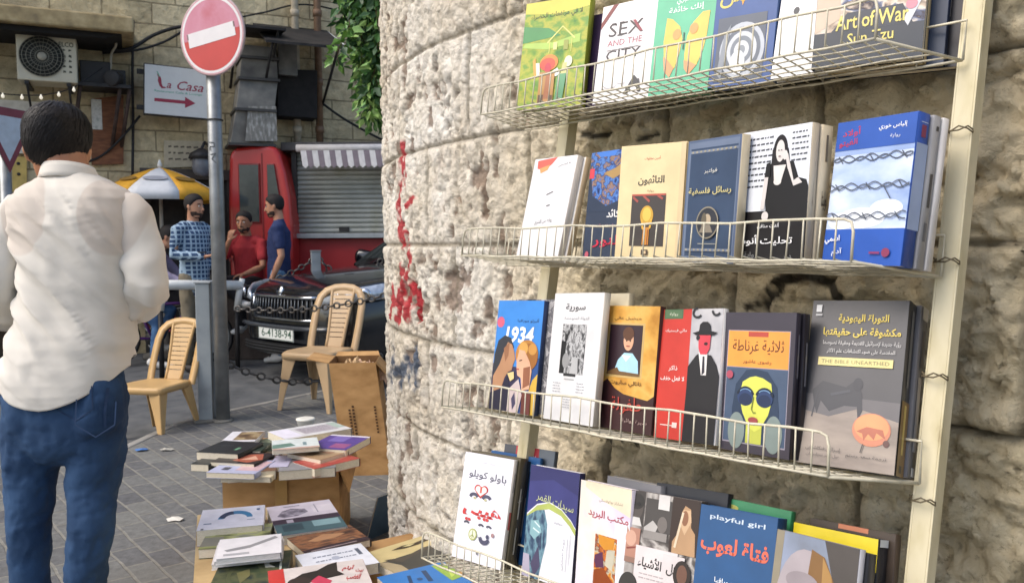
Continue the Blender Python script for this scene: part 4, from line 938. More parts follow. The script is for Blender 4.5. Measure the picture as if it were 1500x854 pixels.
# ================================================================ STREET SIDE
# ---------------------------------------------------------------- cardboard boxes and the books lying on them
def carton(name, label, corners, z0, z1, m=CARD, tape=True, openb=False, flaps=(), lean=(0, 0), group=None, cat='box', writing=None):
    """corners: four ground points (x, y), counter-clockwise; lean shifts the top"""
    c = sum((Vector((*p, 0)) for p in corners), Vector()) / 4
    th = thing(name, label, cat, Matrix.Translation((c.x, c.y, z0)), group)
    H = z1 - z0; q = [Vector((p[0] - c.x, p[1] - c.y, 0)) for p in corners]; L = Vector((*lean, 0)); up = Vector((0, 0, H)) + L
    mb = MB()
    for i in range(4):
        a, b = q[i], q[(i + 1) % 4]
        cols = 7; rows_ = 5; rr = random.Random(i + len(label))
        t = (b - a).normalized(); nn = Vector((t.y, -t.x, 0))
        vs = []
        for j in range(rows_ + 1):
            for k in range(cols + 1):
                e = 0 if k in (0, cols) or j in (0, rows_) else rr.uniform(-.004, .005)
                vs.append(a + (b - a) * (k / cols) + up * (j / rows_) + nn * e)
        mb.add(vs, [(j * (cols + 1) + k, j * (cols + 1) + k + 1, (j + 1) * (cols + 1) + k + 1, (j + 1) * (cols + 1) + k) for j in range(rows_) for k in range(cols)], m, True)
        if openb:
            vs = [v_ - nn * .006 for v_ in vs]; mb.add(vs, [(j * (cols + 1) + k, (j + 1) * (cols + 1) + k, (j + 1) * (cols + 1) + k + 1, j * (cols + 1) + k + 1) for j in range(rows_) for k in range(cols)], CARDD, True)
    mb.add(q, [(3, 2, 1, 0)], m)
    if not openb: mb.add([v_ + up for v_ in q], [(0, 1, 2, 3)], m)
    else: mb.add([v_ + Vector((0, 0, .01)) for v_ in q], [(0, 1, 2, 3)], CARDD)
    mb.build('body', th)
    if tape:
        tb = MB(); a, b = q[0], q[1]; t = (b - a).normalized(); nn = Vector((t.y, -t.x, 0)) * .0065
        tm = mat('packing_tape', '#b8935c', .3, var=.1)
        mid = a + (b - a) * .5
        tb.add([mid - t * .025 + nn, mid + t * .025 + nn, mid + t * .025 + nn + up * .98, mid - t * .025 + nn + up * .98], [(0, 1, 2, 3)], tm); tb.build('tape', th)
    for (i, ang, ln) in flaps:
        a, b = q[i] + up, q[(i + 1) % 4] + up; t = (b - a).normalized(); nn = Vector((t.y, -t.x, 0))
        d = nn * math.cos(ang) * ln + Vector((0, 0, math.sin(ang) * ln))
        fb = MB(); k = d.cross(t).normalized() * .0025
        P = [a, b, b + d - t * .01, a + d + t * .01]
        fb.add([p + k for p in P] + [p - k for p in P], [(0, 1, 2, 3), (7, 6, 5, 4), (0, 4, 5, 1), (1, 5, 6, 2), (2, 6, 7, 3), (3, 7, 4, 0)], m); fb.build('flap', th)
    for grp_ in (writing[1] if writing else []):
        wb_ = MB(); i, lst = writing[0], grp_; a, b = q[i], q[(i + 1) % 4]; t = (b - a).normalized(); nn = Vector((t.y, -t.x, 0))
        Wd = (b - a).length; M = frame(a + nn * .0075, t, up.normalized(), t.cross(up.normalized()))
        for (x, y, w, h) in lst: wb_.poly([(x * Wd, y * H), ((x + w) * Wd, y * H), ((x + w) * Wd, (y + h) * H), (x * Wd, (y + h) * H)], mat('box_print', '#4a3018', .8), M)
        wb_.build('print', th)
    return th
def rect(p, ang, w, d):
    """p = back left corner; ang = direction of the back edge; d towards the viewer"""
    e1 = Vector((math.cos(ang), math.sin(ang))); e2 = Vector((math.sin(ang), -math.cos(ang)))
    p = Vector(p); return [tuple(p + e2 * d), tuple(p + e2 * d + e1 * w), tuple(p + e1 * w), tuple(p)]
carton('cardboard_box', 'tan carton holding the farther heap of second-hand books', rect((-1.28, 3.92), R(7), .475, .58), 0, .415, flaps=[(1, R(-70), .12)], group='cartons used as book tables',
       writing=None)
carton('cardboard_box', 'pale tan carton under the left part of the nearer flat books', rect((-1.075, 2.73), R(20), .40, .66), 0, .44, mottle('cardboard_pale', ['#a58a5f', '#bfa478', '#cdb489'], 7, .85), group='cartons used as book tables')
_a, _b = onz(512, 800, .43), onz(640, 772, .43)
carton('cardboard_box', 'carton under the right part of the nearer flat books beside the wall', rect(_a.xy, math.atan2(_b.y - _a.y, _b.x - _a.x), .40, .46), 0, .43, group='cartons used as book tables')
g = onz(505, 697); 
e = Vector((.98, .08, 0)).normalized(); f_ = Vector((-e.y, e.x, 0))
carton('cardboard_box', 'tall open brown carton leaning against the stone wall by the chair', [tuple((g + e * 0).xy), tuple((g + e * .27).xy), tuple((g + e * .27 + f_ * .30).xy), tuple((g + f_ * .30).xy)], 0, .66, openb=True, tape=False,
       flaps=[(3, R(12), .13), (2, R(25), .05), (1, R(-50), .12)], lean=(-.085, 0.02), group='cartons on the pavement',
       writing=(0, [[(.28, .30 + .028 * i, .05, .018) for i in range(11)], [(.36, .25 + .03 * i, .05, .02) for i in range(13)], [(.83, .38 + .028 * i, .045, .018) for i in range(9)]]))
mb = MB(); cl_ = mat('crumpled_cloth', '#d8b9a2', .9, var=.2)
c0 = at(533, 528, 4.85)
rr = random.Random(4)
for sh_ in range(3):
    N = 14; cc = c0 + Vector((-.05 + .05 * sh_, .03 * sh_, -.02 * sh_)); G = []
    for j in range(N):
        for i in range(N):
            u, v = i / (N - 1) - .5, j / (N - 1) - .5
            G.append(cc + Vector((u * .17, v * .16, .05 * (float(vn(np.array(u * 11 + sh_ * 7), np.array(v * 11), 300)) - .5) + .05 * (float(vn(np.array(u * 25), np.array(v * 25 + sh_), 301)) - .5) - .22 * (u * u + v * v))))
    mb.add(G, [(j * N + i, j * N + i + 1, (j + 1) * N + i + 1, (j + 1) * N + i) for j in range(N - 1) for i in range(N - 1)], cl_ if sh_ else mat('crumpled_tan', '#b79a74', .9, var=.2), False)
tag(mb.build('packing_paper'), 'crumpled pinkish paper sticking out of the tall open carton', 'packing paper')

BL = 'books lying on the cartons'
def fbook(label, tl, tr, bl, z, t, face, art=None, spine=None, pages=PAPER, side='R', cat='book', hmax=.30, name='book', flop=0., tilt=0.):
    """lies on its back: photo corners of the cover on the plane z give its place"""
    A, B, C = onz(*tl, z), onz(*tr, z), onz(*bl, z)
    x = (B - A).normalized(); w = (B - A).length; y = (A - C); h = min(y.length, hmax); y = (y - x * y.dot(x)).normalized()
    M = frame(A - y * h, x, y, x.cross(y)) @ Matrix.Rotation(tilt, 4, 'X')
    return book(label, M, w, h, t, face, art, spine=spine, group=BL, side=side, pages=pages, cat=cat, name=name, flop=flop)
def pr(name, cols, sc, **k): return mottle('print_' + name, cols, sc, **k)
# nearer cartons
z0 = .44
def b_arc(a): a.P(arc(.55, .45, .27, .36, 0, 180) + arc(.55, .45, .18, .20, 180, 0), '#3f86b4'); a.P(arc(.5, .5, .2, .3, 90, 180) + arc(.52, .46, .13, .18, 180, 90), '#2b3c5c'); a.R(.08, .25, .2, .29, '#5a6a8a'); a.E(.9, .8, .03, .05, '#6a7a9a'); a.R(.74, .3, .86, .33, '#9aa4b8'); a.R(.06, 0, .1, .06, '#555b66')
fbook('white glossy book with a blue arc at the back left of the near carton', (297, 747), (388, 739), (302, 790), .490, .048, '#e7e6f0', b_arc, hmax=.20)
def b_mag(a):
    a.R(0, .48, 1, 1, '#ded4dc'); a.P([(.1, .62), (.2, .78), (.35, .84), (.55, .78), (.58, .66), (.4, .56), (.2, .55)], pr('sketch', ['#5c5560', '#8c8490', '#c4bcc6'], 40)); a.R(.25, .9, .5, .93, '#9c94a4'); a.R(.66, .62, .98, .84, '#e8dfe4'); a.S([(.72, .9), (.72, .6)], .02, '#a9a0ae')
    a.R(0, .34, 1, .5, '#453846'); a.R(.2, .36, .3, .46, '#b9b0ba')
    a.R(0, 0, 1, .345, '#4e6a70'); a.R(.55, .15, .95, .33, '#8fb0b4'); a.R(.1, .1, .4, .3, '#3a5058')
fbook('pinkish magazine with a pencil drawing, back right of the near cartons', (390, 743), (482, 731), (412, 800), .470, .028, '#d9d0da', b_mag, hmax=.30, cat='magazine', name='magazine')
def b_brn(a): a.R(0, 0, 1, 1, pr('brown_scene', ['#3a2a26', '#6e4a36', '#9a6a48', '#4a3834', '#b98a60'], 14, stretch=(1, 2.5, 1))); a.P([(.2, .6), (.5, .8), (.8, .62), (.6, .5), (.3, .5)], '#b88a64'); a.R(0, 0, 1, .2, '#3a2a30'); a.R(.1, .06, .8, .1, '#9a8a8a')
fbook('brown and dark book whose lower edge carries a line of small print', (420, 788), (512, 768), (432, 815), .464, .022, '#5a4034', b_brn, hmax=.16)
def b_olive(a): a.R(0, 0, 1, 1, pr('olive', ['#3f4630', '#6d7248', '#a8ac70', '#8f8f80', '#55604a'], 12, stretch=(1, 3, 1))); a.P([(.4, .9), (.75, .95), (.8, .6), (.5, .55)], '#b9b97e'); a.R(0, .1, .3, .5, '#7c7a70')
fbook('olive green picture book below the white glossy one', (308, 772), (400, 766), (318, 815), .470, .028, '#5a6044', b_olive, hmax=.19)
for i, (lab, col_) in enumerate((('white book on top of the little stack at the left of the near carton', '#dedcdf'), ('white book in the middle of the little stack at the left', '#d5d2d4'), ('off-white book at the bottom of the little stack at the left', '#cbc6c4'))):
    fbook(lab, (322 - i * 2, 790 + i * 4), (412 + i * 2, 781 + i * 4), (336 - i * 2, 820 + i * 4), .522 - .018 * i, .0165, col_, (lambda a: (a.P([(.1, .4), (.5, .55), (.9, .9), (.95, .8), (.5, .4), (.15, .3)], '#8f8f92'), a.R(.1, .1, .5, .2, '#a8a8ac'))) if i == 0 else None, hmax=.15, pages=mottle('pages_white', ['#b7b4b0', '#d9d6d2', '#e9e6e2'], 60, .8, (1, 1, 30)))
def b_dark(a):
    a.R(0, 0, 1, 1, pr('dark_green', ['#20281f', '#39452f', '#55583a', '#2a332c', '#1d2420'], 12)); a.P([(.0, .9), (.4, .96), (.3, .8), (0, .74)], '#b9bd62'); a.P([(.4, .88), (.58, .9), (.5, .72), (.36, .74)], '#a8a455')
    a.S(arc(.42, .35, .22, .35, 20, 330), .05, '#4f5336'); a.P([(.6, .8), (.74, .92), (.72, .6), (.82, .5), (.68, .5)], '#c9c9be'); a.S([(.86, .92), (.9, .4)], .03, '#b9c0b8'); a.P([(.3, .4), (.46, .5), (.5, .3), (.4, .1)], '#6d6a44')
fbook('dark green book with swirling pale shapes at the left front of the near carton', (328, 812), (428, 805), (352, 880), .482, .040, '#2c3529', b_dark, hmax=.24)
def b_w2(a): a.lines(.2, .8, .7, .2, 2, '#7f8798', .05, 5); a.S([(.25, .3), (.32, .1)], .03, '#9aa2b4'); a.R(.84, .5, .9, .8, '#5f6676'); a.E(.5, .55, .06, .08, '#aab0c0')
fbook('white paperback with faint grey print in the middle of the near cartons', (432, 813), (528, 795), (448, 845), .474, .030, '#dcdfe8', b_w2, hmax=.17)
def b_bird(a):
    a.R(0, 0, .16, 1, '#c23a34'); a.P([(.2, .55), (.34, .75), (.5, .8), (.62, .95), (.72, 1), (.70, .7), (.76, .55), (.6, .5), (.4, .45), (.3, .35)], '#2e2926'); a.P([(.4, .45), (.5, .62), (.62, .4), (.55, .2)], '#c2405a'); a.E(.3, .5, .12, .14, '#3a302c')
    a.T('أيام', .82, .74, .12, .2, '#b8383a', -.3, .02); a.T('الغضب', .84, .42, .14, .22, '#b8383a', -.3, .02); a.T('بيت', .92, .6, .08, .12, '#b8383a', -.3, .02)
fbook('grey and red book with a black bird and red lettering', (392, 836), (531, 818), (410, 900), .492, .026, '#cfc6c2', b_bird, spine='#b8443c', hmax=.20)
def b_eye(a):
    a.R(0, 0, 1, .55, '#3e3d38'); a.P([(0, .0), (0, .6), (.1, .5), (.16, .3), (.14, 0)], '#a8997a'); a.P([(.1, .6), (.3, .5), (.6, .62), (1, .56), (1, .5), (.5, .5), (.2, .38)], '#4a443a')
    a.P([(.3, .82), (.46, .87), (.60, .84), (.84, .9), (.78, .8), (.62, .76), (.46, .76)], '#3d3020'); a.P([(.44, .825), (.53, .85), (.6, .82), (.52, .785)], '#cbbf8a')
fbook('yellowish book with a single staring eye, near the stone wall', (527, 812), (640, 778), (560, 858), .456, .024, '#c8b784', b_eye, hmax=.21)
def b_blu(a): a.S([(.3, .5), (.38, .8)], .05, '#1f3f66'); a.S([(.56, .45), (.62, .85)], .07, '#1f3f66'); a.P([(.8, .3), (1, .35), (1, .9), (.78, .95)], '#8fae4a'); a.P([(.84, .4), (.96, .5), (.94, .8)], '#b4c85a'); a.E(.46, .6, .04, .05, '#2a4f7c')
fbook('vivid blue book with dark letters and a green leaf by the wire basket', (552, 845), (650, 822), (580, 900), .480, .022, '#2f74ba', b_blu, hmax=.18)
# farther carton
zf = .415
far = [  # label, tl, tr, bl, z, t, face, extra
 ('open white magazine with a grey page at the back of the far heap', (392, 632), (486, 617), (386, 650), .492, .034, '#d5d6d8', lambda a: (a.R(0, .1, .28, .95, '#e4e2f0'), a.R(.34, .2, .86, .8, '#b4aeb6'), a.R(.86, .3, .99, .9, '#a9bcb4'), a.lines(.36, .82, .7, .12, 4, '#8f8a94', .05, 2))),
 ('white notebook with a brown photograph at the back left of the far heap', (341, 632), (388, 631), (335, 648), .480, .024, '#dcdce2', lambda a: a.R(.3, .15, 1, .95, pr('brown_photo', ['#3a2e26', '#6a553e', '#a89674', '#5a4a38'], 14))),
 ('black book with a white page edge at the far left of the heap', (327, 645), (385, 648), (322, 668), .492, .034, '#24292c', lambda a: (a.R(.7, .3, .78, .5, '#6a9a7a'), a.R(.2, .6, .5, .64, '#454b4e'))),
 ('dark green book in the middle of the far heap', (375, 648), (398, 648), (368, 660), .478, .022, '#39463c', None),
 ('white and teal book lying across the middle of the far heap', (398, 645), (464, 640), (392, 660), .510, .018, '#d3dcdc', lambda a: (a.P([(0, .1), (.5, .3), (.4, .6), (0, .5)], '#6a8a80'), a.R(.66, .3, .74, .6, '#7a949a'), a.R(0, 0, 1, .12, '#c9a89a'))),
 ('purple book with a pale band at the right of the far heap', (447, 655), (487, 636), (440, 672), .486, .03, '#5a4692', lambda a: (a.R(.1, .1, .4, .5, '#9a5a8a'), a.R(.5, .4, .9, .8, '#7a6ab4'), a.R(.9, 0, 1, 1, '#d4d0dc'))),
 ('dark book with a reddish face on its cover near the front of the far heap', (340, 661), (402, 664), (333, 676), .472, .018, '#2e2a2c', lambda a: (a.P([(.4, .2), (.5, .8), (.8, .9), (1, .4), (.8, .1)], '#a8604c'), a.P([(.55, .3), (.7, .7), (.9, .4)], '#d4a890'))),
 ('dark grey book with a white spine sticking out at the left of the far heap', (317, 661), (342, 662), (314, 679), .465, .03, '#2b3032', None),
 ('tan paperback with dark print right of the middle of the far heap', (420, 664), (462, 652), (412, 684), .474, .018, '#a58a6c', lambda a: (a.R(.2, .4, .5, .6, '#5a4634'), a.R(.55, .2, .95, .9, '#8f6a52'))),
 ('pale blue and pink book at the front left of the far heap', (337, 672), (404, 674), (333, 692), .460, .022, '#b0b4d0', lambda a: (a.R(0, .5, .5, 1, '#6f86ba'), a.R(.5, .2, .98, .9, '#cdaeb4'), a.R(.2, .2, .35, .4, '#4a4a58'))),
 ('lilac grey book between the pale blue and the brick red one', (404, 667), (430, 666), (400, 684), .458, .02, '#b7b4cc', None),
 ('brick red book at the front right of the far heap', (428, 676), (494, 661), (424, 692), .458, .034, '#a8453e', lambda a: (a.P([(.1, .3), (.4, .7), (.7, .5), (1, .8), (1, .4), (.5, .2)], '#c2786a'), a.S([(.3, .4), (.4, .7), (.5, .4)], .03, '#d49a90'))),
 ('cream book under the pale blue one at the front of the far carton', (334, 690), (406, 690), (334, 698), .438, .022, '#d9cdb0', None),
]
for i, (lab, tl, tr_, bl_, z, t, fc, art) in enumerate(far):
    fbook(lab, tl, tr_, bl_, z, t, fc, art, hmax=.20)
for i, (lab, x0_, x1_, y0_, cc) in enumerate((('faded brown book in the lowest layer of the far heap, front left', 338, 405, 672, '#7a5a44'), ('worn grey book in the lowest layer of the far heap, front right', 412, 490, 668, '#8a8a8e'),
        ('dull green book in the lowest layer of the far heap, back left', 343, 405, 646, '#5f6a58'), ('cream book in the lowest layer of the far heap, back right', 412, 482, 640, '#c9bfa6'))):
    fbook(lab, (x0_, y0_), (x1_, y0_ - 5), (x0_ - 5, y0_ + 22), .455, .038, cc, None, hmax=.24)
# odd things on the pavement
A = onz(538, 792)
book('slim blue grey booklet propped at the foot of the stone wall', frame(A, Vector((.55, .8, 0)).normalized(), (Vector((.30, -.1, .93))).normalized(), Vector((.55, .8, 0)).normalized().cross(Vector((.30, -.1, .93)).normalized())), .15, .22, .008, '#5c7890', None, spine='#26323e', group='books on the ground')
mb = MB(); P = onz(448, 632); cupm = mat('paper_cup', '#d8d6cf', .6)
th = thing('paper_cup', 'white paper tub standing on the pavement behind the far heap of books', 'cup', Matrix.Translation(P))
mb.lathe([(.045, 0), (.062, .085), (.065, .088)], cupm, 20); mb.build('cup', th)
mb = MB(); mb.lathe([(.066, .086), (.068, .09), (.066, .098), (.055, .1), (.01, .101)], mat('cup_lid', '#e6e3d8', .5), 20); mb.build('lid', th)
for px, py, cc, nm, lab in ((208, 660, '#4a78b8', 'plastic_wrapper', 'small blue plastic wrapper on the pavers by the kerb'), (256, 762, '#c9c6bd', 'paper_scrap', 'torn white paper scrap on the grey pavers'), (243, 660, '#a8a59c', 'paper_scrap', 'faded grey paper scrap near the white kerb stone')):
    mb = MB(); P = onz(px, py, .0); rr = random.Random(px)
    pts = [(rr.uniform(.7, 1.1) * .05 * math.cos(a), rr.uniform(.5, 1) * .04 * math.sin(a)) for a in [i * .7 for i in range(9)]]
    n_ = len(pts); vs = [(0, 0, .018)] + [(x, y, .004 + .012 * rr.random()) for x, y in pts]
    mb.add(vs, [(0, 1 + i, 1 + (i + 1) % n_) for i in range(n_)], mat('scrap_' + cc.strip('#'), cc, .7), False, Matrix.Translation(P)); tag(mb.build(nm), lab, 'litter', 'litter on the pavement')

# ---------------------------------------------------------------- pole with the no-entry sign, bollards, chains
th = thing('no_entry_sign', 'round red no-entry sign with a tilted white bar on a steel pole', 'road sign', Matrix.Translation(onz(327, 617)))
P0 = th.matrix_world.translation
mb = MB(); mb.lathe([(.052, 0), (.052, 3.35)], STEEL, 20); mb.lathe([(.075, 0), (.07, .012), (.053, .02)], mat('cement', '#77746c', .9), 16); mb.build('pole', th)
ctr = at(311, 52, P0.y - .10) - P0
nrm = Vector((-.36, -.93, -.02)).normalized(); xx = Vector((0, 0, 1)).cross(nrm).normalized(); yy = nrm.cross(xx)
SM_ = frame(ctr, xx, yy, nrm)
mb = MB(); RD = .29
mb.lathe([(RD, -.012), (RD + .004, -.004), (RD + .004, .004), (RD - .004, .006), (0.001, .006)], mat('sign_edge', '#b9a4a4', .4), 48, SM_); mb.build('disc', th)
mb = MB()
redm = mat('sign_red', '#c23a34', .35, var=.08, scale=5); pinkm = mottle('sign_faded_sheen', ['#c4788a', '#cc8a9c', '#bf6a78'], 4, .3); whm = mat('sign_white', '#e2dede', .35, var=.03)
ring = lambda r, n=48: [(r * math.cos(2 * math.pi * i / n), r * math.sin(2 * math.pi * i / n)) for i in range(n)]
mb.poly(ring(RD * .985), mat('sign_rim_pink', '#c99aa0', .4), SM_, .0072); mb.poly(ring(RD * .95), whm, SM_, .0080); mb.poly(ring(RD * .885), redm, SM_, .0088)
rot = R(8)
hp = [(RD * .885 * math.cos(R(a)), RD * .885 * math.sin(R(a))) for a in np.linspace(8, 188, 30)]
mb.poly(hp, pinkm, SM_, .0096)  # pink upper half: sheen and fading painted into the colour
BM = SM_ @ Matrix.Rotation(rot, 4, 'Z')
mb.poly([(-.215, -.052), (.215, -.052), (.215, .052), (-.215, .052)], whm, BM, .0106)
for x in (-.222, .205): mb.poly([(x, .01), (x + .012, .01), (x + .012, .05), (x, .05)], mat('sign_bolt', '#7d6a6a', .5), BM, .0114)
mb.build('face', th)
mb = MB(); mb.box((ctr.x, ctr.y + .05, ctr.z + .10), (.14, .05, .03), STEEL); mb.box((ctr.x, ctr.y + .05, ctr.z - .12), (.14, .05, .03), STEEL)
for dz_ in (.45,): mb.tube([(.06 * math.cos(a), .06 * math.sin(a), ctr.z - .6) for a in np.linspace(0, 2 * math.pi, 14)], .005, DARKM, 5)
mb.build('bracket', th)
mb = MB(); SMk = frame(Vector((.0, -.0535, 2.05)), (1, 0, 0), (0, 0, 1), (0, -1, 0)); dk = mat('scribble', '#5d6266', .7)
for k, pts in enumerate([[(-.03, .06), (.01, .06), (.012, .03), (-.02, .03), (-.02, .0)], [(-.02, -.03), (.02, -.02), (-.01, -.06), (.02, -.09)]]):
    for a, b in zip(pts, pts[1:]):
        d = (Vector(b) - Vector(a)).normalized(); q = Vector((-d.y, d.x)) * .004
        mb.poly([tuple(Vector(a) + q), tuple(Vector(b) + q), tuple(Vector(b) - q), tuple(Vector(a) - q)], dk, SMk, .001)
mb.build('scribble', th)

th = thing('bollard', 'square grey steel bollard with a flat cap beside the sign pole', 'bollard', Matrix.Translation(onz(304, 616)), 'bollards along the street'); B0 = th.matrix_world.translation
gm = mottle('bollard_paint', ['#7e8589', '#8f979b', '#989fa2'], 6, .45)
mb = MB(); mb.box((0, 0, .53), (.105, .105, 1.06), gm, rz=R(8)); mb.box((0, 0, .01), (.2, .2, .02), mat('cement', '#77746c', .9), rz=R(28)); mb.build('post', th, .006)
mb = MB(); mb.box((0, 0, 1.067), (.122, .122, .012), mat('bollard_cap', '#a4aaac', .5), rz=R(8)); mb.build('cap', th, .003)
bp2 = at(463, 410, 8.9); bz = road_z(8.9)
th = thing('bollard', 'grey bollard in front of the red shop front behind the car', 'bollard', Matrix.Translation((bp2.x, 8.9, bz)), 'bollards along the street')
hb2 = at(463, 368, 8.9).z - bz
mb = MB(); mb.box((0, 0, hb2 / 2), (.1, .1, hb2), gm, rz=R(20)); mb.build('post', th, .005); mb = MB(); mb.box((0, 0, hb2), (.11, .11, .02), STEEL, rz=R(20)); mb.build('cap', th, .003)
def chain(label, pts, link=.055, r=.007, m=None):
    mb = MB(); m = m or mat('chain_steel', '#5a5754', .5, .6, var=.3)
    pts = [Vector(p) for p in pts]
    # resample
    L = [0]
    for a, b in zip(pts, pts[1:]): L.append(L[-1] + (b - a).length)
    n = int(L[-1] / (link * .74)); k = 0
    for i in range(n):
        s = L[-1] * (i + .5) / n
        while k < len(L) - 2 and L[k + 1] < s: k += 1
        t = (pts[k + 1] - pts[k]).normalized(); p = pts[k] + t * (s - L[k])
        a = t.orthogonal().normalized() if abs(t.z) > .95 else Vector((0, 0, 1)).cross(t).normalized(); b = t.cross(a)
        w = a if i % 2 else b
        mb.tube([p + t * (link / 2 - r) * math.cos(q) + w * link * .3 * math.sin(q) for q in [2 * math.pi * j / 10 for j in range(10)]], r, m, 5, closed=True)
    return tag(mb.build('chain'), label, 'chain', 'chains strung between the bollards')
def sag(a, b, d, n=14): return [a + (b - a) * (i / n) + Vector((0, 0, -4 * d * (i / n) * (1 - i / n))) for i in range(n + 1)]
chain('long low chain hanging from the near bollard past the front of the car', sag(at(310, 520, 6.25), at(560, 520, 7.0), .22), .085, .010)
chain('upper chain hanging from the near bollard across the car grille', sag(at(345, 452, 6.9), at(575, 430, 6.3), .06), .075, .008)
chain('short chain running from the white pipe to the far bollard', sag(at(352, 420, 8.6), at(460, 380, 8.88), .06), .085, .010)
chain('short chain running from the far bollard behind the car', sag(at(466, 378, 8.88), at(560, 380, 8.9), .2), .085, .010)

# ---------------------------------------------------------------- plastic chairs
PLA = mat('tan_plastic', '#bfa27c', .42, var=.07, scale=5); PLB = mat('ochre_plastic', '#c29f6b', .42, var=.07, scale=5)
def chair(label, loc, rz, m, zs=1.):
    th = thing('plastic_chair', label, 'chair', Matrix.Translation(loc) @ Matrix.Rotation(rz, 4, 'Z') @ Matrix.Scale(zs, 4), 'moulded plastic chairs')
    # faces local -y; seat about .43 high
    mb = MB(); w, d = .205, .20
    n = 10; vs = []
    for j in range(n + 1):
        for i in range(n + 1):
            x = -1 + 2 * i / n; y = -1 + 2 * j / n
            r_ = max(abs(x), abs(y)); k = 1 - .10 * (x * x * y * y)
            vs.append((x * w * k * (1 + .05 * (-y)), y * d * k, .435 - .014 * (1 - x * x) * (1 - y * y) - .02 * max(0, -y - .6)))
    top = len(vs); fs = [(j * (n + 1) + i, j * (n + 1) + i + 1, (j + 1) * (n + 1) + i + 1, (j + 1) * (n + 1) + i) for j in range(n) for i in range(n)]
    mb.add(vs, fs, m, True)
    rim = [i for i in range(n + 1)] + [j * (n + 1) + n for j in range(1, n + 1)] + [n * (n + 1) + i for i in range(n - 1, -1, -1)] + [j * (n + 1) for j in range(n - 1, 0, -1)]
    rv = [Vector(vs[i]) for i in rim]; q = len(rv)
    mb.add([tuple(v_) for v_ in rv] + [(v_.x * 1.035, v_.y * 1.035, v_.z - .012) for v_ in rv] + [(v_.x * 1.03, v_.y * 1.03, v_.z - .05) for v_ in rv],
           [(i, k * q + i, k * q + (i + 1) % q, (i + 1) % q) if k == 1 else (q + i, 2 * q + i, 2 * q + (i + 1) % q, q + (i + 1) % q) for k in (1, 2) for i in range(q)], m, True)
    o = mb.build('seat', th); sd = o.modifiers.new('thickness', 'SOLIDIFY'); sd.thickness = .006
    for sx in (-1, 1):
        for sy in (-1, 1):
            mb = MB()
            a = Vector((sx * .185, sy * .18, .42)); b = Vector((sx * .225, sy * (.215 if sy < 0 else .25), 0))
            prof = []
            for t in np.linspace(0, 1, 7):
                c = a + (b - a) * t; wd_ = .085 * (1 - t) ** 1.3 + .030; dp = .070 * (1 - t) ** 1.3 + .028
                prof.append([(c.x - sx * wd_, c.y, c.z), (c.x, c.y + sy * .006, c.z), (c.x + sx * .004, c.y, c.z), (c.x, c.y - sy * dp, c.z), (c.x - sx * .006, c.y - sy * dp, c.z), (c.x - sx * .010, c.y - sy * .010, c.z), (c.x - sx * wd_, c.y - sy * .008, c.z)])
            k = 7; V_ = [p for r_ in prof for p in r_]
            F_ = [(i * k + j, i * k + (j + 1) % k, (i + 1) * k + (j + 1) % k, (i + 1) * k + j) for i in range(6) for j in range(k)]
            F_ += [tuple(range(k)), tuple(6 * k + j for j in range(k))][::1]
            if sx * sy > 0: F_ = [f[::-1] for f in F_]
            mb.add(V_, F_, m, False); mb.build('leg', th, .003)
    # back frame: arch of flat section
    bk = lambda x, z: Vector((x, .185 + .16 * ((z - .43) / .44) + .03 * (1 - (x / .2) ** 2), z))
    path = [bk(-.195, .40), bk(-.20, .50), bk(-.203, .62), bk(-.20, .74), bk(-.185, .81), bk(-.145, .855), bk(-.08, .878), bk(0, .885)]
    path = path + [Vector((-p.x, p.y, p.z)) for p in path[-2::-1]]
    fr_ = MB(); S = len(path); rings = []
    for i, p in enumerate(path):
        t = (path[min(i + 1, S - 1)] - path[max(i - 1, 0)]).normalized(); nrm_ = Vector((0, 1, -.3)).normalized(); s_ = t.cross(nrm_).normalized()
        hw = .028; rings.append([p + s_ * hw + nrm_ * .007, p + s_ * hw * .5 + nrm_ * .013, p - s_ * hw * .5 + nrm_ * .013, p - s_ * hw + nrm_ * .007, p - s_ * hw - nrm_ * .009, p + s_ * hw - nrm_ * .009])
    k = 6; fr_.add([p for r_ in rings for p in r_], [(i * k + j, (i + 1) * k + j, (i + 1) * k + (j + 1) % k, i * k + (j + 1) % k) for i in range(S - 1) for j in range(k)], m, True)
    fr_.build('back_frame', th)
    sp = MB()
    for i in range(11):           # slatted splat: two stiles and slats with open slots between
        z = .47 + i * .036; hw = .062 + .028 * (i / 10) ** 1.5
        a, b = bk(-hw, z), bk(hw, z)
        for zz in (0,):
            P = [bk(-hw, z), bk(hw, z), bk(hw, z + .030), bk(-hw, z + .030)]
            sp.add([p + Vector((0, .003, 0)) for p in P] + [p - Vector((0, .004, 0)) for p in P], [(3, 2, 1, 0), (4, 5, 6, 7), (0, 1, 5, 4), (1, 2, 6, 5), (2, 3, 7, 6), (3, 0, 4, 7)], m)
    for sx in (-1, 1):
        ps = [bk(sx * (.070 + .028 * max(0, (z - .47) / .36) ** 1.5), z) for z in np.linspace(.42, .875, 9)]
        sp.tube(ps, .013, m, 6)
    P = [bk(-.075, .43), bk(.075, .43), bk(.075, .475), bk(-.075, .475)]
    sp.add([p + Vector((0, .003, 0)) for p in P] + [p - Vector((0, .004, 0)) for p in P], [(3, 2, 1, 0), (4, 5, 6, 7), (0, 1, 5, 4), (1, 2, 6, 5), (2, 3, 7, 6), (3, 0, 4, 7)], m)
    sp.build('slatted_splat', th)
    return th
pc = at(222, 640, 5.75)
chair('ochre plastic chair on the roadside behind the man in the white shirt', (pc.x - .08, 6.02, -.08), R(-16), PLB, .95)
pc = at(492, 640, 6.72)
chair('tan plastic chair between the car and the tall open carton', (pc.x - .13, 6.74, 0), R(-20), PLA, 1.10)

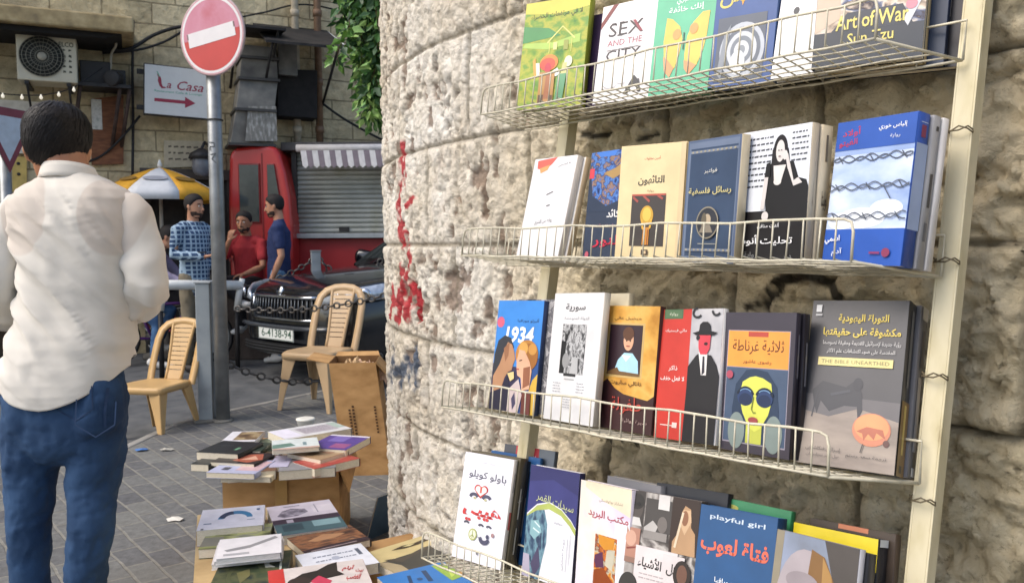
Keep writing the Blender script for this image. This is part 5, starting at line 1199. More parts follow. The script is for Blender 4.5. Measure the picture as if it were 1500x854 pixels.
# ================================================================ PEOPLE
SKIN = mottle('skin', ['#9c6a4e', '#b07d5e', '#b98766'], 12, .5)
SKIN2 = mottle('skin_light', ['#a8765c', '#bd8b6e', '#c79678'], 12, .5)
HAIR = mottle('dark_hair', ['#121011', '#221e1d', '#2b2624'], 70, .75, (3, 3, .8))
LIP = mat('lips', '#8a4f44', .5); EYEW = mat('eye_white', '#d9d5cf', .3); EYED = mat('iris', '#241a14', .3)
HEADP = [(0, .10, .30, -.14), (.06, .19, .36, -.05), (.15, .25, .375, .10), (.25, .28, .38, .25), (.38, .30, .385, .36), (.50, .325, .39, .40), (.65, .33, .395, .42), (.78, .315, .37, .40), (.88, .26, .29, .33), (.96, .15, .17, .20), (1.0, .03, .04, .05)]
def head_ring(z, H):
    for a, b in zip(HEADP, HEADP[1:]):
        if z <= b[0]:
            t = (z - a[0]) / (b[0] - a[0]); break
    else: a = b = HEADP[-1]; t = 0
    return [H * (a[i] + (b[i] - a[i]) * t) for i in (1, 2, 3)]
def add_head(mb, M, H, m):
    seg = 22; zs = [0, .03, .06, .1, .15, .2, .25, .31, .38, .44, .5, .57, .65, .72, .78, .84, .88, .93, .96, 1.0]
    vs = []
    for z in zs:
        rx, f, b = head_ring(z, H)
        for k in range(seg):
            q = 2 * math.pi * k / seg; c, s_ = math.cos(q), math.sin(q)
            y = s_ * (f if s_ > 0 else b) if b > 0 else (f + b) / 2 + s_ * (f - b) / 2
            x = c * rx
            if s_ > .7 and .44 < z < .57: y -= .012 * H * 4 * (1 if .25 < abs(c) < .65 else 0)
            vs.append((x, y, z * H))
    n = len(zs)
    fs = [(i * seg + k, i * seg + (k + 1) % seg, (i + 1) * seg + (k + 1) % seg, (i + 1) * seg + k) for i in range(n - 1) for k in range(seg)]
    fs += [tuple(range(seg - 1, -1, -1)), tuple((n - 1) * seg + k for k in range(seg))]
    mb.add(vs, fs, m, True, M)
    mb.loft([M @ Vector((0, .39 * H, .50 * H)), M @ Vector((0, .44 * H, .40 * H)), M @ Vector((0, .455 * H, .345 * H))], [.028 * H, .045 * H, .06 * H], m, seg=8)      # nose
    mb.loft([M @ Vector((0, .37 * H, .20 * H)), M @ Vector((0, .385 * H, .24 * H))], [(.10 * H, .03 * H)] * 2, m, seg=8)
    for sx in (-1, 1):                                                                                                                                             # ears
        mb.loft([M @ Vector((sx * .325 * H, -.02 * H, .36 * H)), M @ Vector((sx * .35 * H, -.04 * H, .46 * H)), M @ Vector((sx * .345 * H, -.05 * H, .55 * H))], [(.03 * H, .05 * H), (.03 * H, .08 * H), (.03 * H, .07 * H)], m, seg=10)
def add_hair(mb, M, H, m, zf=.80, zs=.46, zb=.26, puff=.035, seed=1, seg=40):
    rr = random.Random(seed); vs = []; n = 12
    for i in range(n + 1):
        t = i / n
        for k in range(seg):
            q = 2 * math.pi * k / seg; s_ = math.sin(q); c = math.cos(q)
            zb_ = zf + (zs - zf) * (1 - max(0, s_)) ** 1.5 if s_ > 0 else zs + (zb - zs) * (-s_) ** .8
            zb_ += rr.uniform(-.012, .012) if i == 0 else 0
            z = zb_ + (1.0 - zb_) * t
            rx, f, b = head_ring(min(z, 1), H)
            p = puff * H * (math.sin(min(1, t * 2.2 + .12) * math.pi / 2)) + .012 * H
            r_ = 1 + rr.uniform(-.006, .006)
            vs.append((c * (rx + p) * r_, s_ * ((f if s_ > 0 else b) + p) * r_, z * H + p * 1.5 * t ** 2 + (.05 * H * max(0, s_) * t * (1 - t) * 2)))
    fs = [(i * seg + k, i * seg + (k + 1) % seg, (i + 1) * seg + (k + 1) % seg, (i + 1) * seg + k) for i in range(n) for k in range(seg)]
    fs += [tuple((n) * seg + k for k in range(seg)), tuple(range(seg - 1, -1, -1))]
    mb.add(vs, fs, m, True, M)
def add_face(th, M, H, beard=False, glasses=False):
    e = MB()
    for sx in (-1, 1): e.loft([M @ Vector((sx * .135 * H, .352 * H, .50 * H)), M @ Vector((sx * .135 * H, .362 * H, .50 * H))], [(.055 * H, .03 * H)] * 2, EYEW, seg=10); e.loft([M @ Vector((sx * .13 * H, .372 * H, .50 * H)), M @ Vector((sx * .13 * H, .38 * H, .50 * H))], [.026 * H] * 2, EYED, seg=8)
    e.build('eyes', th)
    e = MB()
    for sx in (-1, 1): e.loft([M @ Vector((sx * .06 * H, .385 * H, .575 * H)), M @ Vector((sx * .14 * H, .37 * H, .60 * H)), M @ Vector((sx * .22 * H, .31 * H, .575 * H))], [.018 * H, .022 * H, .012 * H], HAIR, seg=6)
    e.build('eyebrows', th)
    e = MB(); e.loft([M @ Vector((-.085 * H, .365 * H, .225 * H)), M @ Vector((0, .395 * H, .228 * H)), M @ Vector((.085 * H, .365 * H, .225 * H))], [.012 * H, .024 * H, .012 * H], LIP, seg=6); e.build('mouth', th)
    if beard:
        b = MB(); seg = 22; vs = []; zs = [-.01, .05, .1, .15, .2, .26]
        for z in zs:
            rx, f, bk = head_ring(max(z, 0), H)
            for k in range(seg + 1):
                q = math.pi * (k / seg * 1.06 - .03); s_ = math.sin(q); c = math.cos(q)
                g = 1.03; thin = 1.0 if (s_ < .62 or z < .21) else .93
                vs.append((c * rx * g, s_ * f * g * thin if s_ > 0 else s_ * .1 * H, z * H))
        n = seg + 1; fs = [(i * n + k, i * n + k + 1, (i + 1) * n + k + 1, (i + 1) * n + k) for i in range(len(zs) - 1) for k in range(seg) if not (zs[i] >= .2 and .25 < k / seg < .75)]
        b.add(vs, fs, mottle('short_beard', ['#2a211c', '#3d3029', '#5a4438'], 120, .7), True, M); b.build('beard', th)
        b = MB(); b.loft([M @ Vector((-.12 * H, .35 * H, .27 * H)), M @ Vector((0, .40 * H, .285 * H)), M @ Vector((.12 * H, .35 * H, .27 * H))], [.018 * H, .026 * H, .018 * H], HAIR, seg=6); b.build('moustache', th)
def add_hand(mb, wrist, direc, palm_n, m, curl=.6, s=1., left=False):
    """palm and five separate bent fingers; palm_n is the direction the palm faces"""
    d = Vector(direc).normalized(); n_ = Vector(palm_n); n_ = (n_ - d * n_.dot(d)).normalized(); x = d.cross(n_) * (-1 if left else 1)
    W = Vector(wrist)
    mb.loft([W - d * .02 * s, W + d * .03 * s, W + d * .085 * s], [(.025 * s, .018 * s), (.036 * s, .016 * s), (.040 * s, .012 * s)], m, side=x, seg=10)
    for i, (off, L) in enumerate(((-.030, .072), (-.010, .080), (.011, .075), (.030, .058))):
        p = W + d * .082 * s + x * off * s; pts = [p]; a = .25
        for k, f in enumerate((.45, .32, .23)):
            a2 = curl * (.35 + .75 * k) + .1 * i; dd = d * math.cos(a2) + n_ * math.sin(a2)
            p = p + dd * L * f * s; pts.append(p)
        mb.loft(pts, [.0092 * s, .0088 * s, .008 * s, .0065 * s], m, seg=7)
    p = W + d * .025 * s - x * .03 * s
    mb.loft([p, p - x * .022 * s + d * .025 * s + n_ * .012 * s, p - x * .026 * s + d * .055 * s + n_ * .028 * s], [.0125 * s, .011 * s, .008 * s], m, seg=7)
def organic(o, voxel=.008, smooth=3, folds=0., fscale=.09):
    r = o.modifiers.new('remesh', 'REMESH'); r.mode = 'VOXEL'; r.voxel_size = voxel; r.use_smooth_shade = True
    if smooth: q = o.modifiers.new('smooth', 'SMOOTH'); q.factor = .5; q.iterations = smooth
    if folds:
        key = 'folds%.3f' % fscale
        tx = bpy.data.textures.get(key) or bpy.data.textures.new(key, 'CLOUDS'); tx.noise_scale = fscale; tx.noise_depth = 2
        d = o.modifiers.new('folds', 'DISPLACE'); d.texture = tx; d.strength = folds; d.mid_level = .5; d.texture_coords = 'LOCAL'
    return o
def V3(*a): return Vector(a)
def person(label, loc, rz, J, shirt, trousers, shoes, skin=SKIN, sleeve='short', head_yaw=0, head_pitch=0, beard=False, H=.235, hands=None, shirt_hem=None, hair=True, group=None, untucked=.0):
    """J: joints in the person's frame (x right, y forward)"""
    th = thing('person', label, 'person', Matrix.Translation(loc) @ Matrix.Rotation(rz, 4, 'Z'), group)
    j = {k: Vector(v) for k, v in J.items()}
    HM = Matrix.Translation(j['head']) @ Matrix.Rotation(head_yaw, 4, 'Z') @ Matrix.Rotation(head_pitch, 4, 'X')
    b = MB(); add_head(b, HM, H, skin)
    up = (j['neck'] - j['pelvis']); side = (j['shR'] - j['shL']).normalized()
    b.loft([j['neck'] - V3(0, 0, .04), j['neck'] + V3(0, .005, .05), j['head'] + HM.to_3x3() @ V3(0, -.02, .05)], [(.075, .06), (.056, .056), (.054, .056)], skin, side)
    b.loft([j['pelvis'], j['pelvis'] + up * .35, j['pelvis'] + up * .72, j['neck'] - up.normalized() * .06], [(.145, .095), (.125, .085), (.155, .098), (.11, .07)], skin, side)
    hands = hands or {}
    for s_, e in (('L', -1), ('R', 1)):
        sh, el, wr = j['sh' + s_], j['el' + s_], j['wr' + s_]
        b.loft([sh + V3(0, 0, .0), sh.lerp(el, .5), el, el.lerp(wr, .35), wr], [.052, .044, .037, .038, .026], skin, seg=12)
        d, n_, c = hands.get(s_, ((wr - el), V3(-e, 0, 0), .5)); add_hand(b, wr, d, n_, skin, c, 1., s_ == 'L')
        hp, kn, an = j['hip' + s_], j['kn' + s_], j['an' + s_]
        b.loft([hp, hp.lerp(kn, .5), kn, kn.lerp(an, .35), an], [.075, .062, .048, .05, .032], skin, seg=12)
    organic(b.build('body', th), .0065, 2)
    if hair:
        h = MB(); add_hair(h, HM, H, HAIR, seed=len(label)); h.build('hair', th)
    add_face(th, HM, H, beard)
    sb = MB(); pv, nk = j['pelvis'], j['neck']
    lo = pv - up.normalized() * (.02 + untucked)
    sb.loft([lo, pv + up * .25, pv + up * .55, pv + up * .80, nk - up.normalized() * .055, nk - up.normalized() * .005], [(.172, .128), (.160, .122), (.172, .128), (.178, .118), (.14, .09), (.072, .068)], shirt, side, 20)
    for s_ in 'LR':
        sh, el, wr = j['sh' + s_], j['el' + s_], j['wr' + s_]
        if sleeve == 'short': sb.loft([nk.lerp(sh, .62), sh, sh.lerp(el, .62)], [.07, .072, .060], shirt, seg=14, cap=True)
        else: sb.loft([nk.lerp(sh, .62), sh, sh.lerp(el, .5), el, el.lerp(wr, .45 if sleeve == 'rolled' else .9)], [.07, .070, .060, .054, .048], shirt, seg=14)
    organic(sb.build('shirt', th), .010, 4, .018, .10)
    tb = MB()
    tb.loft([pv + up.normalized() * .05, pv - up.normalized() * .06], [(.155, .112), (.165, .115)], trousers, side, 18)
    for s_ in 'LR':
        hp, kn, an = j['hip' + s_], j['kn' + s_], j['an' + s_]
        tb.loft([hp + (hp - kn).normalized() * .02, hp.lerp(kn, .4), kn, kn.lerp(an, .5), an.lerp(kn, .06)], [.094, .085, .066, .062, .056], trousers, seg=14)
    organic(tb.build('trousers', th), .010, 4, .018, .09)
    for s_ in 'LR':
        an, kn = j['an' + s_], j['kn' + s_]; toe = j.get('toe' + s_, an + V3(0, .17, -.06)); f_ = (toe - an); f_.normalize()
        dn = j.get('sole' + s_, V3(0, 0, -1))
        s = MB(); s.loft([an - f_ * .05 + dn * .035, an + f_ * .05 + dn * .035, toe + dn * .0], [(.038, .042), (.042, .042), (.040, .026)], shoes, V3(1, 0, 0), 12); s.build('shoe', th)
    return th
def stand(h=1.78, **kw):
    k = h / 1.78
    J = dict(pelvis=(0, 0, .98), neck=(0, -.01, 1.49), head=(0, .02, 1.545), shL=(-.185, -.01, 1.42), shR=(.185, -.01, 1.42), elL=(-.24, -.03, 1.14), elR=(.24, -.03, 1.14), wrL=(-.22, .10, .92), wrR=(.22, .10, .92),
             hipL=(-.09, 0, .92), hipR=(.09, 0, .92), knL=(-.11, .02, .50), knR=(.11, .02, .50), anL=(-.12, -.02, .09), anR=(.12, -.02, .09))
    J.update(kw); return {a: tuple(x * k for x in b) for a, b in J.items()}
CHECK = bpy.data.materials.new('blue_check_cloth'); CHECK.use_nodes = True
n = CHECK.node_tree.nodes; l = CHECK.node_tree.links; b = n['Principled BSDF']; b.inputs['Roughness'].default_value = .85
tc = n.new('ShaderNodeTexCoord'); outs = []
for d in ('X', 'Z'):
    w = n.new('ShaderNodeTexWave'); w.wave_type = 'BANDS'; w.bands_direction = d; w.inputs['Scale'].default_value = 7.; l.new(tc.outputs['Object'], w.inputs['Vector'])
    r_ = n.new('ShaderNodeMapRange'); l.new(w.outputs['Fac'], r_.inputs[0]); r_.inputs[1].default_value = .72; r_.inputs[2].default_value = .84; outs.append(r_.outputs[0])
mx = n.new('ShaderNodeMath'); mx.operation = 'MAXIMUM'; l.new(outs[0], mx.inputs[0]); l.new(outs[1], mx.inputs[1])
q = n.new('ShaderNodeMix'); q.data_type = 'RGBA'; l.new(mx.outputs[0], q.inputs[0]); q.inputs[6].default_value = (*lin('#2c4668'), 1); q.inputs[7].default_value = (*lin('#9db4c6'), 1); l.new(q.outputs[2], b.inputs['Base Color'])
JEAN = mottle('blue_denim', ['#2b4a70', '#3d6088', '#54779c'], 9, .8)
WHSHOE = mat('white_shoe', '#d6d4ce', .6); DKSHOE = mat('dark_shoe', '#2a2422', .6)

YP = 9.2
def foot(px, Y): p = at(px, 354, Y); return V3(p.x, Y, road_z(Y))
person('standing man in a blue checked shirt holding a phone by the umbrella', foot(284, 8.5), R(-118),
       stand(1.83, elL=(-.25, -.08, 1.16), wrL=(-.16, .12, 1.04), elR=(.24, -.02, 1.18), wrR=(.10, .26, 1.16)), CHECK, mat('khaki_cloth', '#7d7462', .85), DKSHOE,
       SKIN2, 'long', R(12), 0, True, hands={'R': (V3(-.3, .9, .1), V3(0, 0, 1), .7), 'L': (V3(.3, .6, -.5), V3(1, 0, 0), .8)}, untucked=.14)
mb = MB(); pm = mat('phone_black', '#141416', .3)
pq = foot(299, 8.5) + V3(.02, -.20, 1.235); mb.box((0, 0, 0), (.075, .15, .012), pm, Matrix.Translation(pq) @ Matrix.Rotation(R(60), 4, 'Z')); tag(mb.build('mobile_phone', bevel=.004), 'black mobile phone in the hand of the man in checked shirt', 'phone')
person('bearded man in a navy tee shirt and jeans facing left', foot(408, 9.0), R(100), stand(1.83, elL=(-.24, -.05, 1.13), wrL=(-.22, .06, .88), elR=(.24, -.05, 1.13), wrR=(.20, .10, .90)),
       mat('navy_cloth', '#24335c', .85, bump=.1), mottle('pale_denim', ['#45678a', '#5f82a2', '#7f9cb4'], 10, .8), WHSHOE, SKIN2, 'short', R(-6), R(-6), True, untucked=.10)
mb = MB(); 
seat_p = foot(358, 9.15)
th = thing('stone_ledge', 'dark stone ledge under the man in the red tee shirt', 'ledge', Matrix.Translation(seat_p + V3(-.02, .12, 0)))
mb.box((0, 0, .36), (.62, .42, .72), mat('ledge_stone', '#3f3733', .85, var=.3, bump=.3)); mb.build('block', th, .01)
mb = MB(); mb.box((0, -.01, .735), (.68, .47, .035), mat('ledge_cap', '#5f5852', .8, var=.3)); mb.build('cap', th, .006)
person('seated man in a red tee shirt with one hand at his mouth', seat_p, R(168),
       dict(pelvis=(0, -.10, .86), neck=(0, -.04, 1.36), head=(0, .0, 1.41), shL=(-.185, -.05, 1.29), shR=(.185, -.05, 1.29), elL=(-.25, .06, 1.04), wrL=(-.12, .22, .96), elR=(.20, .16, 1.10), wrR=(.07, .19, 1.33),
            hipL=(-.09, -.05, .85), hipR=(.09, -.05, .85), knL=(-.13, .36, .84), knR=(.10, .36, .88), anL=(-.14, .34, .42), anR=(-.22, .46, .70), toeL=(-.14, .50, .36), toeR=(-.36, .56, .66)),
       mat('red_cloth', '#a32a30', .85, bump=.1), mat('black_trousers', '#1d1c1f', .85), WHSHOE, SKIN, 'short', R(8), 0, True, hands={'R': (V3(-.2, -.1, .9), V3(0, -1, 0), 1.0), 'L': (V3(.5, .5, -.1), V3(0, 0, -1), .7)})

# ---- the man in the foreground, seen from behind
MY = 2.35
def m2(px, py, dy=0.): return at(px, py, MY + dy)
man = thing('person', 'man in a white shirt and blue jeans walking away, seen from behind', 'person', Matrix.Translation((m2(100, 440).x, MY, 0)))
MO = man.matrix_world.translation; k_ = MY / FPX
loc = lambda px, py, dy=0.: m2(px, py, dy) - MO
HH = .226
hc = loc(87, 276, .03); HM = Matrix.Translation(hc) @ Matrix.Rotation(R(24), 4, 'Z') @ Matrix.Rotation(R(-4), 4, 'X')
b = MB(); add_head(b, HM, HH, SKIN)
b.loft([loc(100, 280, 0), loc(97, 250, .01), loc(93, 225, .02)], [(.085, .07), (.062, .062), (.060, .064)], SKIN)
b.loft([loc(98, 560), loc(105, 450), loc(112, 330), loc(104, 285)], [(.15, .09), (.13, .09), (.16, .10), (.10, .07)], SKIN)
for s_, pts, dirn in (('L', [(38, 322, 0), (-6, 415, .0), (6, 470, .22)], 1), ('R', [(182, 322, 0), (212, 422, .0), (176, 452, .26)], -1)):
    q = [loc(*p) for p in pts]
    b.loft([q[0], q[0].lerp(q[1], .5), q[1], q[1].lerp(q[2], .4), q[2]], [.038, .038, .034, .034, .026], SKIN)
    add_hand(b, q[2], q[2] - q[1], V3(dirn, 0, .2), SKIN, .7, 1.0, s_ == 'L')
LEG = {'L': [(45, 600, 0), (42, 700, 0), (38, 780, -.01), (44, 900, .02), (50, 1020, .06)], 'R': [(145, 600, 0), (140, 700, 0), (138, 775, -.03), (128, 880, .0), (118, 1025, -.05)]}
for s_ in 'LR': q = [loc(*p) for p in LEG[s_]]; b.loft(q, [.060, .052, .040, .038, .030], SKIN)
organic(b.build('body', man), .0055, 2)
h = MB(); add_hair(h, HM, HH, HAIR, .86, .60, .27, .040, 3, 40)
rr = random.Random(8); h2 = mat('hair_strand', '#1b1716', .55, var=.3, spec=.35)
for i in range(5200):                                   # short strands lying over the scalp
    q_ = rr.uniform(0, 2 * math.pi); s_ = math.sin(q_); c = math.cos(q_)
    zb_ = .86 + (.57 - .86) * (1 - max(0, s_)) ** 1.5 if s_ > 0 else .57 + (.235 - .57) * (-s_) ** .7
    t0 = rr.random() ** .8; L = rr.uniform(.10, .20); pts = []; dr = rr.uniform(-.10, .10) + .25 * math.sin(q_ * 1.0); lift = rr.uniform(.0, .0035)
    for j in range(4):
        t = max(0, t0 - L * j * .5 / (1 - zb_)); z = zb_ + (1 - zb_) * t; rx, f, bk = head_ring(min(z, 1), HH)
        p = (.045 * math.sin(min(1, t * 2.2 + .12) * math.pi / 2) + .014) * HH + lift * (1 + .4 * j)
        a2 = q_ + dr * j * .5; pts.append(HM @ V3(math.cos(a2) * (rx + p), math.sin(a2) * ((f if s_ > 0 else bk) + p), z * HH + p * 1.5 * t ** 2 + (.05 * HH * max(0, s_) * t * (1 - t) * 2)))
    w_ = V3(-s_, c, 0) * rr.uniform(.0008, .0018); w_ = HM.to_3x3() @ w_
    h.add([pts[0] - w_, pts[0] + w_, pts[1] + w_, pts[1] - w_, pts[2] + w_ * .8, pts[2] - w_ * .8, pts[3]], [(0, 1, 2, 3), (3, 2, 4, 5), (5, 4, 6)], h2)
h.build('hair', man)
add_face(man, HM, HH)
# shirt: rounded torso that ends in a curved shirt-tail hem, plus sleeves
SHIRT = bpy.data.materials.new('thin_white_cotton'); SHIRT.use_nodes = True
n = SHIRT.node_tree.nodes; l = SHIRT.node_tree.links; b = n['Principled BSDF']; b.inputs['Roughness'].default_value = .8; b.inputs['Specular IOR Level'].default_value = .2
b.inputs['Sheen Weight'].default_value = .2
tc = n.new('ShaderNodeTexCoord')
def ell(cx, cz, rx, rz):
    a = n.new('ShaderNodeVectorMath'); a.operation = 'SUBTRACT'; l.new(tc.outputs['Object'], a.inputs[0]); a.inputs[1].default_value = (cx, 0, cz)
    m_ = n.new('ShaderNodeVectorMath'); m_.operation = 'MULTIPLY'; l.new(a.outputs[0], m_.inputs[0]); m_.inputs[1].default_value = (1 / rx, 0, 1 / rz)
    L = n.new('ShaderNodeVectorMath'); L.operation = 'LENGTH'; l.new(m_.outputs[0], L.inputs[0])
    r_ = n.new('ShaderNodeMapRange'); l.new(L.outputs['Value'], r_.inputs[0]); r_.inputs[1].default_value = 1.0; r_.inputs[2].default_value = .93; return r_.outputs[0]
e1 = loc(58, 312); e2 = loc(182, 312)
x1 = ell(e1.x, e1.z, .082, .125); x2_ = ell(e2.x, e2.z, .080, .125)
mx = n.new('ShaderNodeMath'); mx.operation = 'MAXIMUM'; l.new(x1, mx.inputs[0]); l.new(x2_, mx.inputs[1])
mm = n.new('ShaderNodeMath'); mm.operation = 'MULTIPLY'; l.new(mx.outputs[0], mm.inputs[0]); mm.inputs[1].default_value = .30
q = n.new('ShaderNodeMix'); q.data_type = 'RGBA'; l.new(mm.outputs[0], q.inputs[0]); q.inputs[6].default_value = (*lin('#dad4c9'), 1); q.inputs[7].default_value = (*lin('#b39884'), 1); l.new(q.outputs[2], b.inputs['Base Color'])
wv = n.new('ShaderNodeTexNoise'); wv.inputs['Scale'].default_value = 400; bp = n.new('ShaderNodeBump'); bp.inputs['Strength'].default_value = .12; bp.inputs['Distance'].default_value = .002
l.new(tc.outputs['Object'], wv.inputs['Vector']); l.new(wv.outputs['Fac'], bp.inputs['Height']); l.new(bp.outputs[0], b.inputs['Normal'])
prof = [(247, 80, 130, .058), (256, 72, 138, .066), (266, 55, 160, .080), (278, 36, 184, .098), (292, 24, 198, .112), (312, 22, 202, .122), (350, 28, 202, .130), (400, 34, 198, .130), (450, 32, 194, .124), (500, 22, 190, .130), (545, 10, 188, .138), (600, 9, 188, .140)]
def smooth_prof(py):
    for a, c in zip(prof, prof[1:]):
        if py <= c[0]:
            t = (py - a[0]) / (c[0] - a[0]); return [a[i] + (c[i] - a[i]) * t for i in (1, 2, 3)]
    return prof[-1][1:]
SEG, ROWS = 96, 120
Z = lambda X, Y, o: 0
vs = []; 
tt = np.linspace(0, 1, ROWS + 1)
ths = np.linspace(0, 2 * math.pi, SEG, endpoint=False)
grid = np.zeros((ROWS + 1, SEG, 3))
for i, t in enumerate(tt):
    for k, q_ in enumerate(ths):
        c, s_ = math.cos(q_), math.sin(q_)
        bot = 580 - 44 * abs(c) ** 2.2 + (8 if s_ < 0 else -4) * (1 - abs(c))
        bot -= 34 * max(0, s_) ** .6
        py = 246 + (bot - 246) * t
        xl, xr, dp = smooth_prof(py)
        cx, hw = (xl + xr) / 2, (xr - xl) / 2 * k_
        P = loc(cx, py, .01)
        sq = 1 / (abs(c) ** 2.6 + abs(s_) ** 2.6) ** (1 / 2.6)
        grid[i, k] = (P.x + c * sq * hw, P.y + s_ * sq * dp, P.z)
uu = grid[..., 0]; ww = grid[..., 2]
# cloth folds: long diagonals over the back, a few horizontal ones at the waist and hem
dg = uu * .75 + ww * .66
f1 = np.abs(fbm(dg * 15 + .35 * fbm(uu * 6, ww * 6, 5, 3), (uu * .66 - ww * .75) * 3.2 + 3, 201, 4, .5) - .5) * 2
f2 = fbm(uu * 4 + 2, ww * 22, 207, 4, .5); f3 = np.abs(fbm(uu * 16 + 9, ww * 3.5, 211, 3, .5) - .5) * 2
wst = np.clip((1.22 - ww) / .25, 0, 1)
amp = np.clip((tt * 6)[:, None], 0, 1)
dsp = amp * (.023 * (1 - f1) ** 1.8 * (.55 + .45 * (1 - wst)) + .012 * f2 * wst + .010 * (1 - f3) * wst - .016)
cn = np.stack([np.cos(ths), np.sin(ths)], -1)[None]
grid[..., 0] += cn[..., 0] * dsp; grid[..., 1] += cn[..., 1] * dsp
sb = MB()
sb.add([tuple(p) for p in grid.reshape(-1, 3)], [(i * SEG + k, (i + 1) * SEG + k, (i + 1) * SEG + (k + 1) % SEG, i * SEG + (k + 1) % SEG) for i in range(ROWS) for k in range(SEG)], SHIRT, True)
def sleeve(pts, rad, seed, creases):
    """tube with gathered folds along the arm"""
    pts = [Vector(p) for p in pts]
    L = [0]
    for a, c in zip(pts, pts[1:]): L.append(L[-1] + (c - a).length)
    N, S = 60, 40; G = []
    side = V3(1, 0, 0)
    for i in range(N + 1):
        s = L[-1] * i / N; j = max(x for x in range(len(L) - 1) if L[x] <= s + 1e-9); t = (s - L[j]) / (L[j + 1] - L[j])
        p = pts[j].lerp(pts[j + 1], t)
        # smooth corner
        tan = (pts[min(j + 2, len(pts) - 1)] - pts[max(j - (0 if t > .5 else 1), 0)]).normalized() if 0 < j else (pts[1] - pts[0]).normalized()
        tan = ((pts[j + 1] - pts[j]).normalized() * .5 + tan * .5).normalized()
        r0 = rad[j] + (rad[j + 1] - rad[j]) * t
        a = (side - tan * side.dot(tan)).normalized(); b_ = tan.cross(a)
        for k in range(S):
            q_ = 2 * math.pi * k / S
            cr = creases(s / L[-1])
            f = vn(np.array(s * 26 + .6 * math.sin(q_ + seed)), np.array(q_ * 1.1 + seed), seed) - .5
            f = f if k < S - 4 else f * (S - k) / 5
            f4 = 1 - 2 * abs(vn(np.array(s * 11 + q_ * .9), np.array(q_ * .7), seed + 9) - .5)
            G.append(p + (a * math.cos(q_) + b_ * math.sin(q_)) * (r0 + cr * .026 * float(f) + .006 * (float(f4) - .5)))
    sb.add(G, [(i * S + k, i * S + (k + 1) % S, (i + 1) * S + (k + 1) % S, (i + 1) * S + k) for i in range(N) for k in range(S)], SHIRT, True)
sleeve([loc(160, 296, .01), loc(188, 314, .01), loc(208, 372, .0), loc(214, 420, -.02), loc(202, 444, .06), loc(182, 450, .20)], [.040, .064, .062, .058, .054, .046], 3, lambda t: .35 + 1.1 * max(0, min(1, (t - .3) * 2)))
sleeve([loc(62, 296, .01), loc(32, 314, .01), loc(8, 372, .0), loc(-6, 418, -.02), loc(2, 446, .05), loc(12, 456, .12)], [.040, .064, .062, .060, .056, .052], 5, lambda t: .35 + 1.0 * max(0, min(1, (t - .3) * 2)))
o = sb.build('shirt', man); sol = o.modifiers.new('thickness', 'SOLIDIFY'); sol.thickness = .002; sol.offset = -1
cb = MB(); 
for i_, (r1, r2, z1, dz_) in enumerate(((.058, .060, 0, 0),)):
    S = 40; G = []
    for row_, (dz2, gr) in enumerate(((-.012, 1.12), (.0, 1.06), (.018, 1.0), (.030, .99), (.032, 1.03), (.020, 1.10), (.004, 1.17), (-.010, 1.24))):
        for k in range(S + 1):
            q_ = math.pi / 2 + 2 * math.pi * (k / S * .92 + .04)
            c0_ = loc(102, 262, .012); G.append(c0_ + V3(math.cos(q_) * .064 * gr, math.sin(q_) * .066 * gr, dz2 - .012 * math.sin(q_)))
    cb.add(G, [(r_ * (S + 1) + k, r_ * (S + 1) + k + 1, (r_ + 1) * (S + 1) + k + 1, (r_ + 1) * (S + 1) + k) for r_ in range(7) for k in range(S)], SHIRT, True)
o = cb.build('collar', man); sol = o.modifiers.new('thickness', 'SOLIDIFY'); sol.thickness = .002
DENIM = bpy.data.materials.new('worn_denim'); DENIM.use_nodes = True
n = DENIM.node_tree.nodes; l = DENIM.node_tree.links; b = n['Principled BSDF']; b.inputs['Roughness'].default_value = .85; b.inputs['Specular IOR Level'].default_value = .25
tc = n.new('ShaderNodeTexCoord'); n1 = n.new('ShaderNodeTexNoise'); n1.inputs['Scale'].default_value = 5; n1.inputs['Detail'].default_value = 6
rp = n.new('ShaderNodeValToRGB'); rp.color_ramp.elements[0].color = (*lin('#1e3350'), 1); rp.color_ramp.elements[1].color = (*lin('#3a5679'), 1); rp.color_ramp.elements[0].position = .32; rp.color_ramp.elements[1].position = .68
tw = n.new('ShaderNodeTexNoise'); tw.inputs['Scale'].default_value = 260; bp = n.new('ShaderNodeBump'); bp.inputs['Strength'].default_value = .25; bp.inputs['Distance'].default_value = .002
l.new(tc.outputs['Object'], n1.inputs['Vector']); l.new(n1.outputs['Fac'], rp.inputs[0]); l.new(rp.outputs[0], b.inputs['Base Color']); l.new(tc.outputs['Object'], tw.inputs['Vector']); l.new(tw.outputs['Fac'], bp.inputs['Height']); l.new(bp.outputs[0], b.inputs['Normal'])
jb = MB()
jb.loft([loc(98, 530), loc(97, 580, .0), loc(96, 625, .0)], [(.150, .100), (.174, .118), (.170, .116)], DENIM, seg=28)
jb.loft([loc(140, 570, -.035), loc(140, 610, -.035)], [.074, .078], DENIM, seg=18); jb.loft([loc(52, 570, -.035), loc(52, 610, -.035)], [.074, .078], DENIM, seg=18)
jb.loft([loc(56, 604), loc(47, 650), loc(43, 710), loc(41, 770, -.01), loc(44, 850, .01), loc(48, 930, .03), loc(52, 1030, .06)], [(.084, .098), (.078, .090), (.067, .074), (.058, .062), (.055, .060), (.054, .056), (.052, .054)], DENIM, seg=24)
jb.loft([loc(136, 604), loc(140, 650), loc(137, 710), loc(134, 770, -.03), loc(124, 850, -.03), loc(118, 930, -.04), loc(116, 1035, -.05)], [(.086, .098), (.081, .090), (.071, .076), (.060, .064), (.055, .060), (.054, .056), (.052, .054)], DENIM, seg=24)
o = organic(jb.build('jeans', man), .0065, 3, .012, .05)
jeans_ = o
